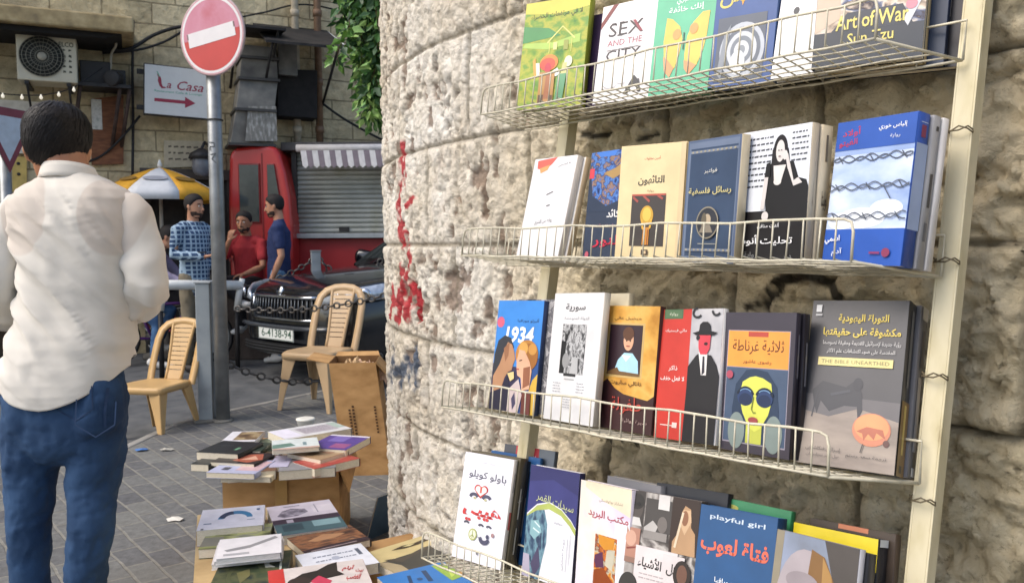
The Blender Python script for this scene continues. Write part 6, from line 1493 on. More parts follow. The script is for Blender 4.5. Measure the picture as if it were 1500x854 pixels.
d2 = o.modifiers.new('wrinkles', 'DISPLACE'); tx = bpy.data.textures.new('wrinkles', 'MARBLE'); tx.noise_scale = .07; tx.turbulence = 8; tx.noise_depth = 2; d2.texture = tx; d2.strength = .007; d2.texture_coords = 'LOCAL'
def seam(name, pts, w, parent):
    """flat strip laid on the denim"""
    sb_ = MB(); Q = [loc(px, py, -.3) for px, py in pts]; V_ = []
    for i, p in enumerate(Q):
        t = (Q[min(i + 1, len(Q) - 1)] - Q[max(i - 1, 0)]); q_ = V3(-t.z, 0, t.x).normalized() * w / 2; V_ += [p + q_, p, p - q_]
    sb_.add(V_, [(3 * i + j, 3 * i + j + 1, 3 * i + j + 4, 3 * i + j + 3) for i in range(len(Q) - 1) for j in range(2)], mat('denim_seam', '#22395a', .85, var=.2))
    ob = sb_.build(name, parent); sw = ob.modifiers.new('wrap', 'SHRINKWRAP'); sw.target = jeans_; sw.wrap_method = 'PROJECT'; sw.use_project_y = True; sw.use_positive_direction = True; sw.offset = .0025; return ob
def dense(pts, k=8): return [(a[0] + (b_[0] - a[0]) * i / k, a[1] + (b_[1] - a[1]) * i / k) for a, b_ in zip(pts, pts[1:]) for i in range(k)] + [pts[-1]]
for pts in ([(112, 585), (110, 622), (140, 640), (168, 622), (170, 588)], [(76, 585), (80, 622), (52, 640), (26, 622), (22, 585)]): seam('pocket_seam', dense(pts), .0035, man)
seam('back_seam', dense([(96, 590), (94, 655)]), .006, man)
for px, dy_ in ((52, .06), (116, -.05)):
    s = MB(); c0_ = loc(px, 1040, dy_); c0_.z = .045; s.loft([c0_ + V3(0, -.05, 0), c0_ + V3(0, .05, 0), c0_ + V3(0, .17, -.012)], [(.040, .045), (.044, .042), (.042, .026)], WHSHOE, seg=14); s.build('shoe', man)
bg_ = MB(); bm_ = mat('bag_leather', '#1e1c1d', .55, var=.2)
th = thing('shoulder_bag', 'black bag hanging at the left side of the man in the white shirt', 'bag', Matrix.Translation(MO + loc(-6, 525, .14)))
bg_.loft([V3(0, 0, .12), V3(0, 0, 0), V3(0, 0, -.10)], [(.045, .13), (.055, .15), (.045, .13)], bm_, seg=18); bg_.build('pouch', th)
bg_ = MB(); bg_.tube([V3(0, -.10, .12), V3(.0, -.07, .24), V3(0, .0, .28), V3(0, .07, .24), V3(0, .10, .12)], .008, bm_, 6); bg_.build('strap', th)

# ================================================================ FAR SIDE OF THE STREET
BT = Vector((math.cos(R(25)), math.sin(R(25)), 0)); BN = Vector((math.sin(R(25)), -math.cos(R(25)), 0)); BP = Vector((-4.4, 9.6, 0))
def bw(px, py, off=0.): return onplane(px, py, BP + BN * off, BN)
def bl(px, py, off=0.):
    """position on the far wall as (along, height)"""
    p = bw(px, py, off); return ((p - BP).dot(BT), p.z)
BM0 = frame(BP, BT, Vector((0, 0, 1)), BN)        # x along the wall, y up, z out of it
farstone = brick_mat('far_limestone', '#cebc94', '#e2d1aa', '#a39474', .52, .245, .009, bump=1.0, nscale=9, stain='#5c4f3e', stain_amt=.7, plane='XZ', nb=1.6)
fb = thing('limestone_building', 'long yellowish limestone building front across the street', 'building', Matrix.Translation(BP) @ Matrix.Rotation(R(25), 4, 'Z'))
mb = MB()
xs_ = np.linspace(-14, 14, 141); zs_ = np.linspace(-.3, 8, 61)
rr = random.Random(9)
vs = [(x, -.0 - .03 * float(vn(np.array(x * 3.1), np.array(z * 4.2), 5)), z) for z in zs_ for x in xs_]
NX = len(xs_)
mb.add(vs, [(j * NX + i, j * NX + i + 1, (j + 1) * NX + i + 1, (j + 1) * NX + i) for j in range(len(zs_) - 1) for i in range(NX - 1)], farstone, False)
mb.box((0, 1.0, 3.85), (28, 1.9, 8.3), farstone); mb.build('wall', fb)
# shop opening behind the people; its shaded inside is a flat dark panel
dkm = mat('doorway_shade', '#2a2624', .6, var=.3)
def onwall(pts, off=0.): return [bl(x, y, off) for x, y in pts]
BI = fb.matrix_world.inverted() @ BM0
x0, z1 = bl(212, 262, .05); x1, _ = bl(338, 262, .05)
mb = MB(); mb.prism([(x0, 0), (x1, 0), (x1, z1), (x0, z1)], .05, dkm, BI, .004); mb.build('doorway_shade_panel', fb)
mb = MB()
for x in (x0, (x0 + x1) / 2, x1): mb.prism([(x - .05, 0), (x + .05, 0), (x + .05, z1), (x - .05, z1)], .1, mat('door_frame', '#4a433c', .7, var=.2), BI, .004)
mb.prism([(x0 - .05, z1), (x1 + .05, z1), (x1 + .05, z1 + .12), (x0 - .05, z1 + .12)], .12, mat('door_frame', '#4a433c', .7), BI, .004); mb.build('door_frame', fb)
# stone slab above the air conditioner
mb = MB(); slabm = mottle('balcony_concrete', ['#8a7a5c', '#a8946c', '#c2ae86'], 8, .9)
q = [bl(-260, 60, .9), bl(192, 22, .9)]
yb = at(192, 50, 9.0).z
sx1 = bl(196, 40, .75)[0]; zb = bw(150, 46, .75).z
mb.prism([(-9, zb), (sx1, zb), (sx1, zb + .17), (-9, zb + .20)], .80, slabm, BM0, .0)
o = mb.build('stone_balcony_slab', None, .02); tag(o, 'stone balcony slab with a dark underside over the air conditioner', 'balcony')
mb = MB(); under = mat('dark_timber', '#1c1a18', .9, var=.3)
mb.prism([(-9, zb - .06), (sx1 - .28, zb - .06), (sx1 - .12, zb - .004), (-9, zb - .004)], .68, under, BM0, .02);  # near-black layer along the underside of the slab
tag(mb.build('slab_beam'), 'dark beam under the stone balcony slab', 'beam')
# air conditioner
acw = mat('ac_casing', '#c9c1a8', .5, var=.08, scale=4)
A0 = bl(28, 42, .55); A1 = bl(111, 56, .55); A2 = bl(28, 121, .55)
wA = A1[0] - A0[0] + .0; zt = bw(70, 47, .55).z; zb2 = bw(70, 119, .55).z; hA = zt - zb2
ac = thing('air_conditioner', 'cream air conditioner unit with a round dark fan grille on the far wall', 'air conditioner', BM0 @ Matrix.Translation((A0[0] - .04, zb2, .16)))
wA += .04
mb = MB(); mb.prism([(0, 0), (wA, 0), (wA, hA), (0, hA)], .36, acw); mb.build('casing', ac, .012)
cx_, cy_ = wA * .42, hA * .5; rF = hA * .41
mb = MB(); mb.lathe([(rF, .0), (rF, .004), (.001, .004)], mat('fan_dark', '#2b2d29', .7), 36, Matrix.Translation((cx_, cy_, .360))); mb.build('fan_opening', ac)
mb = MB(); gmx = mat('fan_grille', '#7d7a6c', .5, .3)
for rr_ in (.30, .5, .7, .88, 1.0): mb.tube([(cx_ + rF * rr_ * math.cos(a), cy_ + rF * rr_ * math.sin(a), .375) for a in np.linspace(0, 2 * math.pi, 33)[:-1]], .004, gmx, 5, closed=True)
for k in range(26): a = k * 2 * math.pi / 26; mb.tube([(cx_ + rF * .2 * math.cos(a), cy_ + rF * .2 * math.sin(a), .374), (cx_ + rF * math.cos(a), cy_ + rF * math.sin(a), .372)], .003, gmx, 4)
mb.lathe([(rF * .22, 0), (rF * .2, .012), (.001, .014)], mat('fan_hub', '#a09a88', .5), 18, Matrix.Translation((cx_, cy_, .372))); mb.build('fan_grille', ac)
mb = MB()
for k in range(11): mb.box((-.003, hA * (.12 + .076 * k), .18), (.006, .018, .26), mat('vent_dark', '#3a372f', .8))
mb.build('side_vent', ac)
mb = MB(); put_text(mb, 'ELCO', wA * .83, hA * .78, wA * .25, hA * .10, mat('ac_print', '#4a4a3a', .6), .3615, bold=.02)
rr = random.Random(2)
for k in range(5): 
    for j in range(2):
        x = wA * (.76 + .10 * j); y = hA * (.64 - .11 * k)
        mb.poly([(x, y), (x + wA * .055, y + hA * rr.uniform(-.02, .02)), (x + wA * .05, y + hA * .035), (x + wA * .01, y + hA * .05)], mat('ac_print', '#4a4a3a', .6), None, .3615)
mb.build('lettering', ac)
mb = MB()
for x in (wA * .15, wA * .85): mb.box((x, -.02, .1), (.04, .03, .52), DARKM); mb.tube([(x, -.03, .34), (x, -.34, -.14)], .012, DARKM, 6)
mb.build('bracket', ac)
# string of small bulbs
mb = MB(); ls = [bw(-60, 118, .6), bw(4, 138, .6), bw(32, 140, .6), bw(60, 140, .6), bw(86, 136, .6), bw(108, 129, .6), bw(150, 100, .5)]
sl = thing('string_lights', 'string of small white bulbs under the air conditioner', 'string lights', Matrix.Translation(ls[2]))
mb.tube([p - ls[2] for p in ls], .006, BLACK, 5); mb.build('cable', sl)
bulb = mat('lit_bulb', '#fff4da', .3, var=0); bn_ = bulb.node_tree.nodes['Principled BSDF']; bn_.inputs['Emission Color'].default_value = (1, .9, .72, 1); bn_.inputs['Emission Strength'].default_value = .3
for p in ls[1:6]:
    mb = MB(); mb.lathe([(.006, .02), (.008, .01), (.017, -.01), (.015, -.025), (.003, -.034)], bulb, 10, Matrix.Translation(p - ls[2] + V3(0, 0, -.01))); mb.build('bulb', sl)
# poster panel behind the head, yellow plate, brown door
def panel(name, label, cat, quad, off, th_, m, extra=None, bevel=0):
    P = onwall(quad, off + th_)
    t = thing(name, label, cat, BM0 @ Matrix.Translation((P[0][0], P[0][1], off)))
    Q = [(a - P[0][0], b_ - P[0][1]) for a, b_ in P]
    mb = MB(); mb.prism(Q, th_, m); mb.build('board', t, bevel)
    if extra: extra(t, Q, th_)
    return t
panel('notice_board', 'pale weathered board on the far wall behind the head of the man in white', 'board', [(-40, 222), (62, 226), (62, 150), (-40, 144)], .05, .06, mottle('weathered_board', ['#b9af9c', '#d0c8b6', '#dcd6c8'], 8, .7))
panel('yellow_plate', 'small yellow enamel plate on the wall by the give-way sign', 'plate', [(18, 281), (39, 281), (39, 230), (18, 230)], .04, .03, mat('yellow_enamel', '#c9ab5e', .6, var=.15), lambda t, Q, h: [(lambda mb: (mb.lathe([(.018, 0), (.018, .004)], DARKM, 10, Matrix.Translation((Q[1][0] * .5, Q[2][1] * f, h + .001))), mb.build('screw', t)))(MB()) for f in (.5, .8)])
panel('brown_board', 'reddish brown wooden board with a white notice on the far wall', 'board', [(134, 242), (181, 240), (181, 140), (134, 145)], .04, .05, mottle('brown_wood', ['#5c3a26', '#74492f', '#85583a'], 8, .8, (1, 4, 1)),
      lambda t, Q, h: (lambda mb: (mb.poly([(.02, .5 * Q[2][1]), (.38 * Q[1][0], .5 * Q[2][1]), (.38 * Q[1][0], .92 * Q[2][1]), (.02, .92 * Q[2][1])], mottle('notice_white', ['#b0aca0', '#cfccc2', '#a8a89c'], 20, .7), None, h + .004), mb.build('paper_notice', t)))(MB()))
def plaque(t, Q, h):
    mb = MB(); m = mat('plaque_ink', '#6a6052', .8); rr = random.Random(3)
    for i in range(3):
        x = .12
        while x < .85:
            w = rr.uniform(.06, .16); y = .72 - .22 * i
            mb.poly([(x * Q[1][0], y * Q[2][1]), ((x + w) * Q[1][0], (y + .02) * Q[2][1]), ((x + w * .9) * Q[1][0], (y + .08) * Q[2][1]), (x * Q[1][0], (y + .06) * Q[2][1])], m, None, h + .002); x += w + .05
    mb.build('engraving', t)
panel('stone_plaque', 'pale stone plaque with three engraved lines below the restaurant sign', 'plaque', [(240, 246), (300, 244), (300, 207), (240, 206)], .01, .03, mat('plaque_stone', '#bfb296', .8, var=.12), plaque)
# illuminated-style sign with chilli and arrow
S0, S1, S2 = bl(210, 166, .35), bl(307, 175, .35), bl(210, 89, .35)
sw_ = S1[0] - S0[0]; shh = bw(258, 96, .35).z - bw(258, 170, .35).z; zb3 = bw(258, 170, .35).z
sg = thing('restaurant_sign', 'white projecting restaurant sign with red chilli and red arrow', 'sign', BM0 @ Matrix.Translation((S0[0], zb3, .25)) @ Matrix.Rotation(R(-2.0), 4, 'Z'))
mb = MB(); mb.prism([(0, 0), (sw_, 0), (sw_, shh), (0, shh)], .10, mat('sign_casing', '#3a3836', .6)); mb.build('casing', sg, .008)
mb = MB(); rdm = mat('sign_crimson', '#9c2f44', .5, var=.05); grm = mat('sign_green', '#6fae94', .5, var=.05)
mb.prism([(.012, .012), (sw_ - .012, .012), (sw_ - .012, shh - .012), (.012, shh - .012)], .004, mat('sign_panel', '#d6d6d2', .35, var=.03), None, .1)
z_ = .1055
put_text(mb, 'a', sw_ * .375, shh * .60, sw_ * .07, shh * .10, rdm, z_, bold=.012, shear=.3); put_text(mb, 'Casa', sw_ * .70, shh * .625, sw_ * .40, shh * .18, rdm, z_, None, 0., bold=.006, shear=.35)
put_text(mb, 'Restaurant Cafe & Lounge', sw_ * .52, shh * .475, sw_ * .72, shh * .055, grm, z_, None, 0., bold=.01)
ch = [(.20, .80), (.215, .74), (.21, .68), (.235, .58), (.27, .535), (.33, .545), (.33, .565), (.285, .575), (.268, .62), (.262, .70), (.25, .76), (.225, .775), (.205, .82)]
mb.poly([(x * sw_, y * shh) for x, y in ch], rdm, None, z_); mb.poly([(.19 * sw_, .86 * shh), (.205 * sw_, .86 * shh), (.245 * sw_, .76 * shh), (.225 * sw_, .76 * shh)], grm, None, z_ + .0006)
ar = [(.16, .27), (.62, .27), (.62, .19), (.78, .30), (.62, .41), (.62, .335), (.16, .335)]; mb.poly([(x * sw_, y * shh) for x, y in ar], rdm, None, z_)
mb.build('face', sg)
mb = MB()
for y in (.15, .85): mb.box((-.03, shh * y, .02), (.08, .05, .05), DARKM); mb.tube([(.2, shh * y, .0), (.2, shh * y, -.25)], .018, DARKM, 6)
mb.build('bracket', sg)
# transformer shelf and cables
ts = thing('cable_shelf', 'rusty steel bracket shelf carrying two dark electrical boxes', 'shelf', Matrix.Translation(bw(150, 128, .05)))
TI = ts.matrix_world.inverted() @ BM0
p0, p1 = bl(116, 128, .3), bl(192, 132, .3)
mb = MB(); mb.prism([(p0[0], p0[1]), (p1[0], p0[1]), (p1[0], p0[1] + .04), (p0[0], p0[1] + .04)], .42, DARKM, TI, 0); mb.build('shelf_plate', ts)
for px in (118, 176, 190):
    mb = MB(); a_, b_ = bl(px, 130, .3), bl(px - 4, 215, .05); mb.tube([TI @ V3(a_[0], p0[1], .38), TI @ V3(a_[0] - .12, p0[1] - .7, .03)], .022, mat('rusty_steel', '#4a3a32', .8, .3, var=.35), 6); mb.build('strut', ts)
mb = MB(); c_ = bl(140, 112, .3); mb.box(TI @ V3(c_[0], p0[1] + .17, .22), (.30, .24, .24), mat('box_black', '#232120', .6), rz=R(25)); mb.build('junction_box', ts, .01)
mb = MB(); c_ = bl(170, 118, .3); mb.box(TI @ V3(c_[0], p0[1] + .13, .22), (.20, .2, .17), mat('box_black', '#232120', .6), rz=R(25)); mb.lathe([(.09, 0), (.09, .12)], DARKM, 14, Matrix.Translation(TI @ V3(c_[0], p0[1] + .1, .33)) @ Matrix.Rotation(R(90), 4, 'X')); mb.build('motor', ts, .01)
def cable(label, pts, r=.010, off=.12, cc='#1d1b1a'):
    mb = MB(); P = [bw(x, y, off + .04 * math.sin(i * 2.1)) for i, (x, y) in enumerate(pts)]
    Q = []
    for i in range(len(P) - 1):
        a, b_, c, d = P[max(i - 1, 0)], P[i], P[i + 1], P[min(i + 2, len(P) - 1)]
        for t in (0, .25, .5, .75): Q.append(.5 * ((2 * b_) + (c - a) * t + (2 * a - 5 * b_ + 4 * c - d) * t * t + (3 * b_ - a - 3 * c + d) * t ** 3))
    Q.append(P[-1]); mb.tube(Q, r, mat('cable_' + cc.strip('#'), cc, .7), 6)
    return tag(mb.build('cable'), label, 'cable', 'loose cables along the far wall')
cable('thick cable sagging from the shelf motor past the restaurant sign top', [(150, 74), (190, 72), (225, 52), (262, 40), (290, 42)], .02)
cable('second cable sagging below it towards the no-entry disc', [(150, 78), (200, 74), (240, 62), (275, 44), (330, 34)], .014)
cable('thin cable running straight down the wall left of the restaurant sign', [(195, 30), (194, 110), (195, 180), (194, 262)], .016)
cable('pale cable looping from the slab down to the shelf motor', [(166, 50), (170, 66), (163, 80), (162, 98), (158, 118)], .014, .3, '#a89f8c')
cable('cable climbing from the no-entry disc to the drain pipe top', [(340, 28), (390, 18), (430, 8), (470, 10), (530, 26)], .010)
cable('cable sagging from the duct to the tower wall above the shutter', [(470, 150), (500, 172), (540, 195), (580, 215)], .016)
cable('cable hanging diagonally over the brown board', [(205, 170), (180, 200), (150, 228), (120, 240)], .014, .12)
for (px, lab, cc, r_) in ((430, 'cream vertical drain pipe above the canopy', '#b9ab92', .045), (463, 'brown vertical drain pipe right of the cream one', '#7c6048', .045)):
    mb = MB(); a, b_ = bw(px, -60, .12), bw(px + 1, 232, .12); b_ = V3(a.x, a.y, b_.z); mb.tube([a + V3(0, 0, 2), a, b_], r_, mat('pipe_' + cc.strip('#'), cc, .6, var=.2), 12)
    for py in (20, 120, 190): c = bw(px, py, .12); mb.lathe([(r_ * 1.25, -.04), (r_ * 1.25, .04)], mat('pipe_' + cc.strip('#'), cc, .6), 12, Matrix.Translation((a.x, a.y, c.z)))
    tag(mb.build('drain_pipe'), lab, 'pipe', 'vertical drain pipes')
# sheet-metal duct in bent segments
duct = thing('ventilation_duct', 'grey sheet metal ventilation duct in bent segments on the far wall', 'duct', Matrix.Translation(bw(370, 140, .4)))
DI = duct.matrix_world.inverted() @ BM0
zinc = mottle('zinc_sheet', ['#5c5a58', '#77756f', '#8d8a82'], 5, .5)
secs = [((352, 66), (404, 64)), ((354, 86), (406, 88)), ((352, 116), (408, 118)), ((346, 162), (402, 163)), ((338, 212), (402, 212))]
zs2 = [bw((a[0] + b_[0]) / 2, a[1], .5).z for a, b_ in secs]
for i in range(4):
    (a, b_), (c, d) = secs[i], secs[i + 1]
    X0, X1, X2, X3 = bl(*a, .5)[0], bl(*b_, .5)[0], bl(*c, .5)[0], bl(*d, .5)[0]
    f0, f1 = .45 + .05 * (i % 2), .45 + .05 * ((i + 1) % 2)
    mb = MB(); V_ = [(X0, zs2[i], .05), (X1, zs2[i], .05), (X1, zs2[i], f0), (X0, zs2[i], f0), (X2, zs2[i + 1], .05), (X3, zs2[i + 1], .05), (X3, zs2[i + 1], f1), (X2, zs2[i + 1], f1)]
    mb.add([DI @ Vector(p) for p in V_], [(0, 1, 2, 3), (7, 6, 5, 4), (1, 0, 4, 5), (2, 1, 5, 6), (3, 2, 6, 7), (0, 3, 7, 4)], zinc); mb.build('duct_segment', duct, .006)
    mb = MB(); mb.prism([(X2 - .02, zs2[i + 1] - .015), (X3 + .02, zs2[i + 1] - .015), (X3 + .02, zs2[i + 1] + .015), (X2 - .02, zs2[i + 1] + .015)], f1 + .02, mat('duct_flange', '#4c4a48', .5, .4), DI, .03); mb.build('flange', duct)
mb = MB(); a = bl(404, 62, .4); b_ = bl(436, 112, .4); mb.prism([(a[0] + .02, b_[1]), (b_[0], b_[1]), (b_[0], a[1]), (a[0] + .02, a[1])], .38, zinc, DI, .03); mb.build('side_box', duct, .008)
mb = MB(); mb.prism([(x, y) for x, y in (bl(360, 160, .3), bl(400, 160, .3), bl(402, 210, .3), bl(356, 210, .3))], .003, mottle('lime_smears', ['#77756f', '#8d8a82', '#c2bfb8'], 12, .7, (3, .8, 1)), DI, .52); mb.build('smeared_patch', duct)
# dark tin canopies over the duct
def canopy(label, quad_top, depth, drop, off, m, edge=None):
    t = thing('tin_canopy', label, 'canopy', Matrix.Translation(bw(*quad_top[0], off)), 'tin canopies on the far wall'); I = t.matrix_world.inverted() @ BM0
    a, b_ = bl(*quad_top[0], off), bl(*quad_top[1], off)
    V_ = [(a[0], a[1], off), (b_[0], a[1], off), (b_[0] + .0, a[1] - drop, off + depth), (a[0], a[1] - drop, off + depth)]
    mb = MB(); mb.add([I @ Vector(p) for p in V_] + [I @ (Vector(p) + V3(0, -.03, 0)) for p in V_], [(0, 1, 2, 3), (7, 6, 5, 4), (0, 4, 5, 1), (1, 5, 6, 2), (2, 6, 7, 3), (3, 7, 4, 0)], m); mb.build('sheet', t)
    for x in (a[0] + .08, b_[0] - .08):
        mb = MB(); mb.tube([I @ V3(x, a[1] - drop - .02, off + depth - .05), I @ V3(x, a[1] - drop - .55, off)], .016, DARKM, 6); mb.build('stay', t)
    if edge:
        mb = MB(); mb.add([I @ Vector(p) for p in ((b_[0], a[1] - .01, off), (b_[0] + .02, a[1] - .01, off), (b_[0] + .02, a[1] - drop, off + depth + .01), (b_[0], a[1] - drop, off + depth + .01), (b_[0], a[1] - .06, off), (b_[0] + .02, a[1] - .06, off), (b_[0] + .02, a[1] - drop - .06, off + depth + .01), (b_[0], a[1] - drop - .06, off + depth + .01))],
               [(0, 1, 2, 3), (7, 6, 5, 4), (1, 5, 6, 2), (0, 3, 7, 4), (3, 2, 6, 7), (0, 4, 5, 1)], edge); mb.build('edge_trim', t)
    return t
tinm = mottle('dark_tin', ['#1d1b1a', '#2a2725', '#3b3632'], 7, .7)
canopy('dark tin canopy with a white painted edge beside the hanging plant', [(370, 34), (478, 36)], 1.0, .42, .05, tinm, WHITE)
canopy('low grey-edged tin canopy left of the duct near the no-entry disc', [(325, 48), (400, 50)], .9, .10, .05, tinm, None)
mb = MB(); P = [bl(x, y, .2) for x, y in ((404, 104), (462, 106), (462, 176), (404, 172))]
mb.prism(P, .30, mat('soot_box', '#201d1c', .85, var=.3), BM0, .02); tag(mb.build('soot_box', bevel=.01), 'sooty dark cabinet hanging between the duct and the pipes', 'cabinet')
# wall lamp, dark globe
wl = thing('wall_lamp', 'grey globe lamp on the far wall left of the sign pole', 'lamp', Matrix.Translation(bw(296, 243, .35)))
mb = MB(); mb.loft([V3(0, 0, -.03), V3(0, 0, .05)], [.11, .11], mat('lamp_globe', '#6a6c72', .3, var=.2), seg=18); mb.build('globe', wl)
mb = MB(); mb.tube([V3(0, .0, .2), V3(.0, .1, .28), V3(-.05, .36, .28)], .018, DARKM, 6); mb.build('arm', wl)
mb = MB(); mb.lathe([(.03, .2), (.13, .14), (.15, .08)], DARKM, 16); mb.build('shade', wl)

# ---- red kiosk and shuttered stall
RED = mat('kiosk_red', '#c22f2b', .35, var=.06, scale=3, coat=.3); RED2 = mat('stall_red', '#a82a2c', .45, var=.1, scale=3)
KY = 9.75
kl = lambda px, py, Y=KY: (at(px, py, Y).x, at(px, py, Y).z)
KM = frame(V3(0, KY, 0), V3(1, 0, 0), V3(0, 0, 1), V3(0, -1, 0))
kk = thing('red_kiosk', 'bright red kiosk shaped like a tram front with rounded roof and two windows', 'kiosk', Matrix.Translation(V3(kl(380, 300)[0], KY, .09)))
KI = kk.matrix_world.inverted() @ KM
out = [kl(334, 300), kl(335, 232), kl(338, 221), kl(346, 216), kl(370, 213), kl(394, 213), kl(403, 216), kl(410, 226), kl(418, 252), kl(425, 290), kl(428, 330), kl(429, 380)]
out = [(kl(334, 300)[0], .09)] + out + [(kl(429, 380)[0], .09)]
mb = MB(); mb.prism(out, .75, RED, KI, -.75); mb.build('body', kk, .05, seg=3)
for q in ([(351, 242), (379, 242), (381, 325), (353, 325)], [(392, 242), (402, 242), (413, 310), (394, 312)]):
    P = [kl(*p) for p in q]; c = (sum(p[0] for p in P) / 4, sum(p[1] for p in P) / 4)
    G = [(c[0] + (p[0] - c[0]) * 1.14, c[1] + (p[1] - c[1]) * 1.06) for p in P]
    mb = MB(); mb.prism(G, .02, mat('kiosk_trim', '#8f2422', .4), KI, .002); wf = mb.build('window', kk, .01)
    mb = MB(); mb.prism(P, .012, mat('dusty_glass', '#3d4443', .12, var=.15, spec=.6), KI, .016); mb.build('pane', wf)
mb = MB(); mb.prism([(out[0][0], 1.15), (kl(429, 380)[0], 1.15), (kl(429, 380)[0], 1.19), (out[0][0], 1.19)], .012, mat('kiosk_trim', '#8f2422', .4), KI, .002); mb.build('belt_moulding', kk)
mb = MB(); mb.prism([(kl(386, 340)[0] - .006, .12), (kl(386, 340)[0] + .006, .12), (kl(386, 340)[0] + .006, kl(386, 225)[1]), (kl(386, 340)[0] - .006, kl(386, 225)[1])], .006, mat('kiosk_trim', '#8f2422', .4), KI, .002); mb.build('door_seam', kk)
SYY = 10.05
st = thing('shuttered_stall', 'market stall with lowered grey roller shutter above a red base', 'stall', Matrix.Translation(V3(at(500, 300, SYY).x, SYY, .1)))
SI = st.matrix_world.inverted() @ frame(V3(0, SYY, 0), V3(1, 0, 0), V3(0, 0, 1), V3(0, -1, 0)); s2 = lambda px, py: kl(px, py, SYY)
xl_, xr_ = s2(429, 300)[0], s2(640, 300)[0]
mb = MB(); mb.prism([(xl_, .1), (xr_, .1), (xr_, s2(500, 349)[1]), (xl_, s2(500, 349)[1])], .5, RED2, SI, -.5); mb.build('red_base', st, .01)
mb = MB(); mb.prism([(xl_ - .02, s2(500, 349)[1]), (xr_, s2(500, 349)[1]), (xr_, s2(500, 342)[1]), (xl_ - .02, s2(500, 342)[1])], .60, mat('sill_metal', '#a9adae', .4, .5, var=.1), SI, -.5); mb.build('sill', st, .004)
xi0, xi1 = s2(436, 300)[0], s2(566, 300)[0]; zt_, zb_ = s2(500, 222)[1], s2(500, 341)[1]
NS = 17; mb = MB(); shm = mottle('shutter_metal', ['#7f8078', '#98998f', '#a9aba3', '#8d8c72'], 1.6, .45)
vs = []; 
for i in range(NS * 4 + 1):
    z = zb_ + (zt_ - zb_) * i / (NS * 4); d = [.0, .018, .022, .016][i % 4]
    vs += [SI @ V3(xi0, z, -.04 + d), SI @ V3(xi1, z, -.04 + d)]
mb.add(vs, [(2 * i, 2 * i + 1, 2 * i + 3, 2 * i + 2) for i in range(NS * 4)], shm, False); sh = mb.build('roller_shutter', st)
mb = MB(); c = s2(504, 336); mb.prism([(c[0] - .06, c[1] - .03), (c[0] + .06, c[1] - .03), (c[0] + .06, c[1] + .025), (c[0] - .06, c[1] + .025)], .02, DARKM, SI, -.02); mb.build('handle', sh)
for a, b_ in ((xl_, xi0), (xi1, xi1 + .08)):
    mb = MB(); mb.prism([(a, zb_), (b_, zb_), (b_, zt_ + .02), (a, zt_ + .02)], .12, mat('stall_frame', '#3d3b38', .6, var=.2), SI, -.1); mb.build('frame', st)
mb = MB(); mb.prism([(xl_ - .1, zt_), (xr_, zt_), (xr_, zt_ + .10), (xl_ - .1, zt_ + .10)], .62, mat('stall_roof', '#4f4c49', .6, var=.2), SI, -.5); mb.build('roof', st, .01)
aw = thing('striped_awning', 'rolled awning with red and white striped valance over the shutter', 'awning', Matrix.Translation(st.matrix_world.translation)); AI = SI
ax0, az = s2(448, 224)[0], s2(448, 222)[1]
mb = MB(); mb.tube([AI @ V3(ax0 - .05, az + .01, .24), AI @ V3(xr_, az + .01, .24)], .045, mat('awning_roll', '#c9c6c4', .6), 12); mb.build('roll', aw)
mb = MB(); red_ = mat('awning_stripe', '#857a80', .8); wh_ = mat('awning_white', '#d8d5d2', .8); n_st = 26
for i in range(n_st * 2):
    x0_ = ax0 + i * .068; x1_ = x0_ + .068
    if x0_ > xr_: break
    P = [V3(x0_ + .03, az - .20 - .018 * math.sin(0), .29), V3((x0_ + x1_) / 2 + .03, az - .23, .295), V3(x1_ + .03, az - .20, .29), V3(x1_, az, .27), V3(x0_, az, .27)]
    mb.add([AI @ p for p in P], [(0, 1, 2, 3, 4)], red_ if i % 2 else wh_)
o = mb.build('valance', aw); sol = o.modifiers.new('thickness', 'SOLIDIFY'); sol.thickness = .004

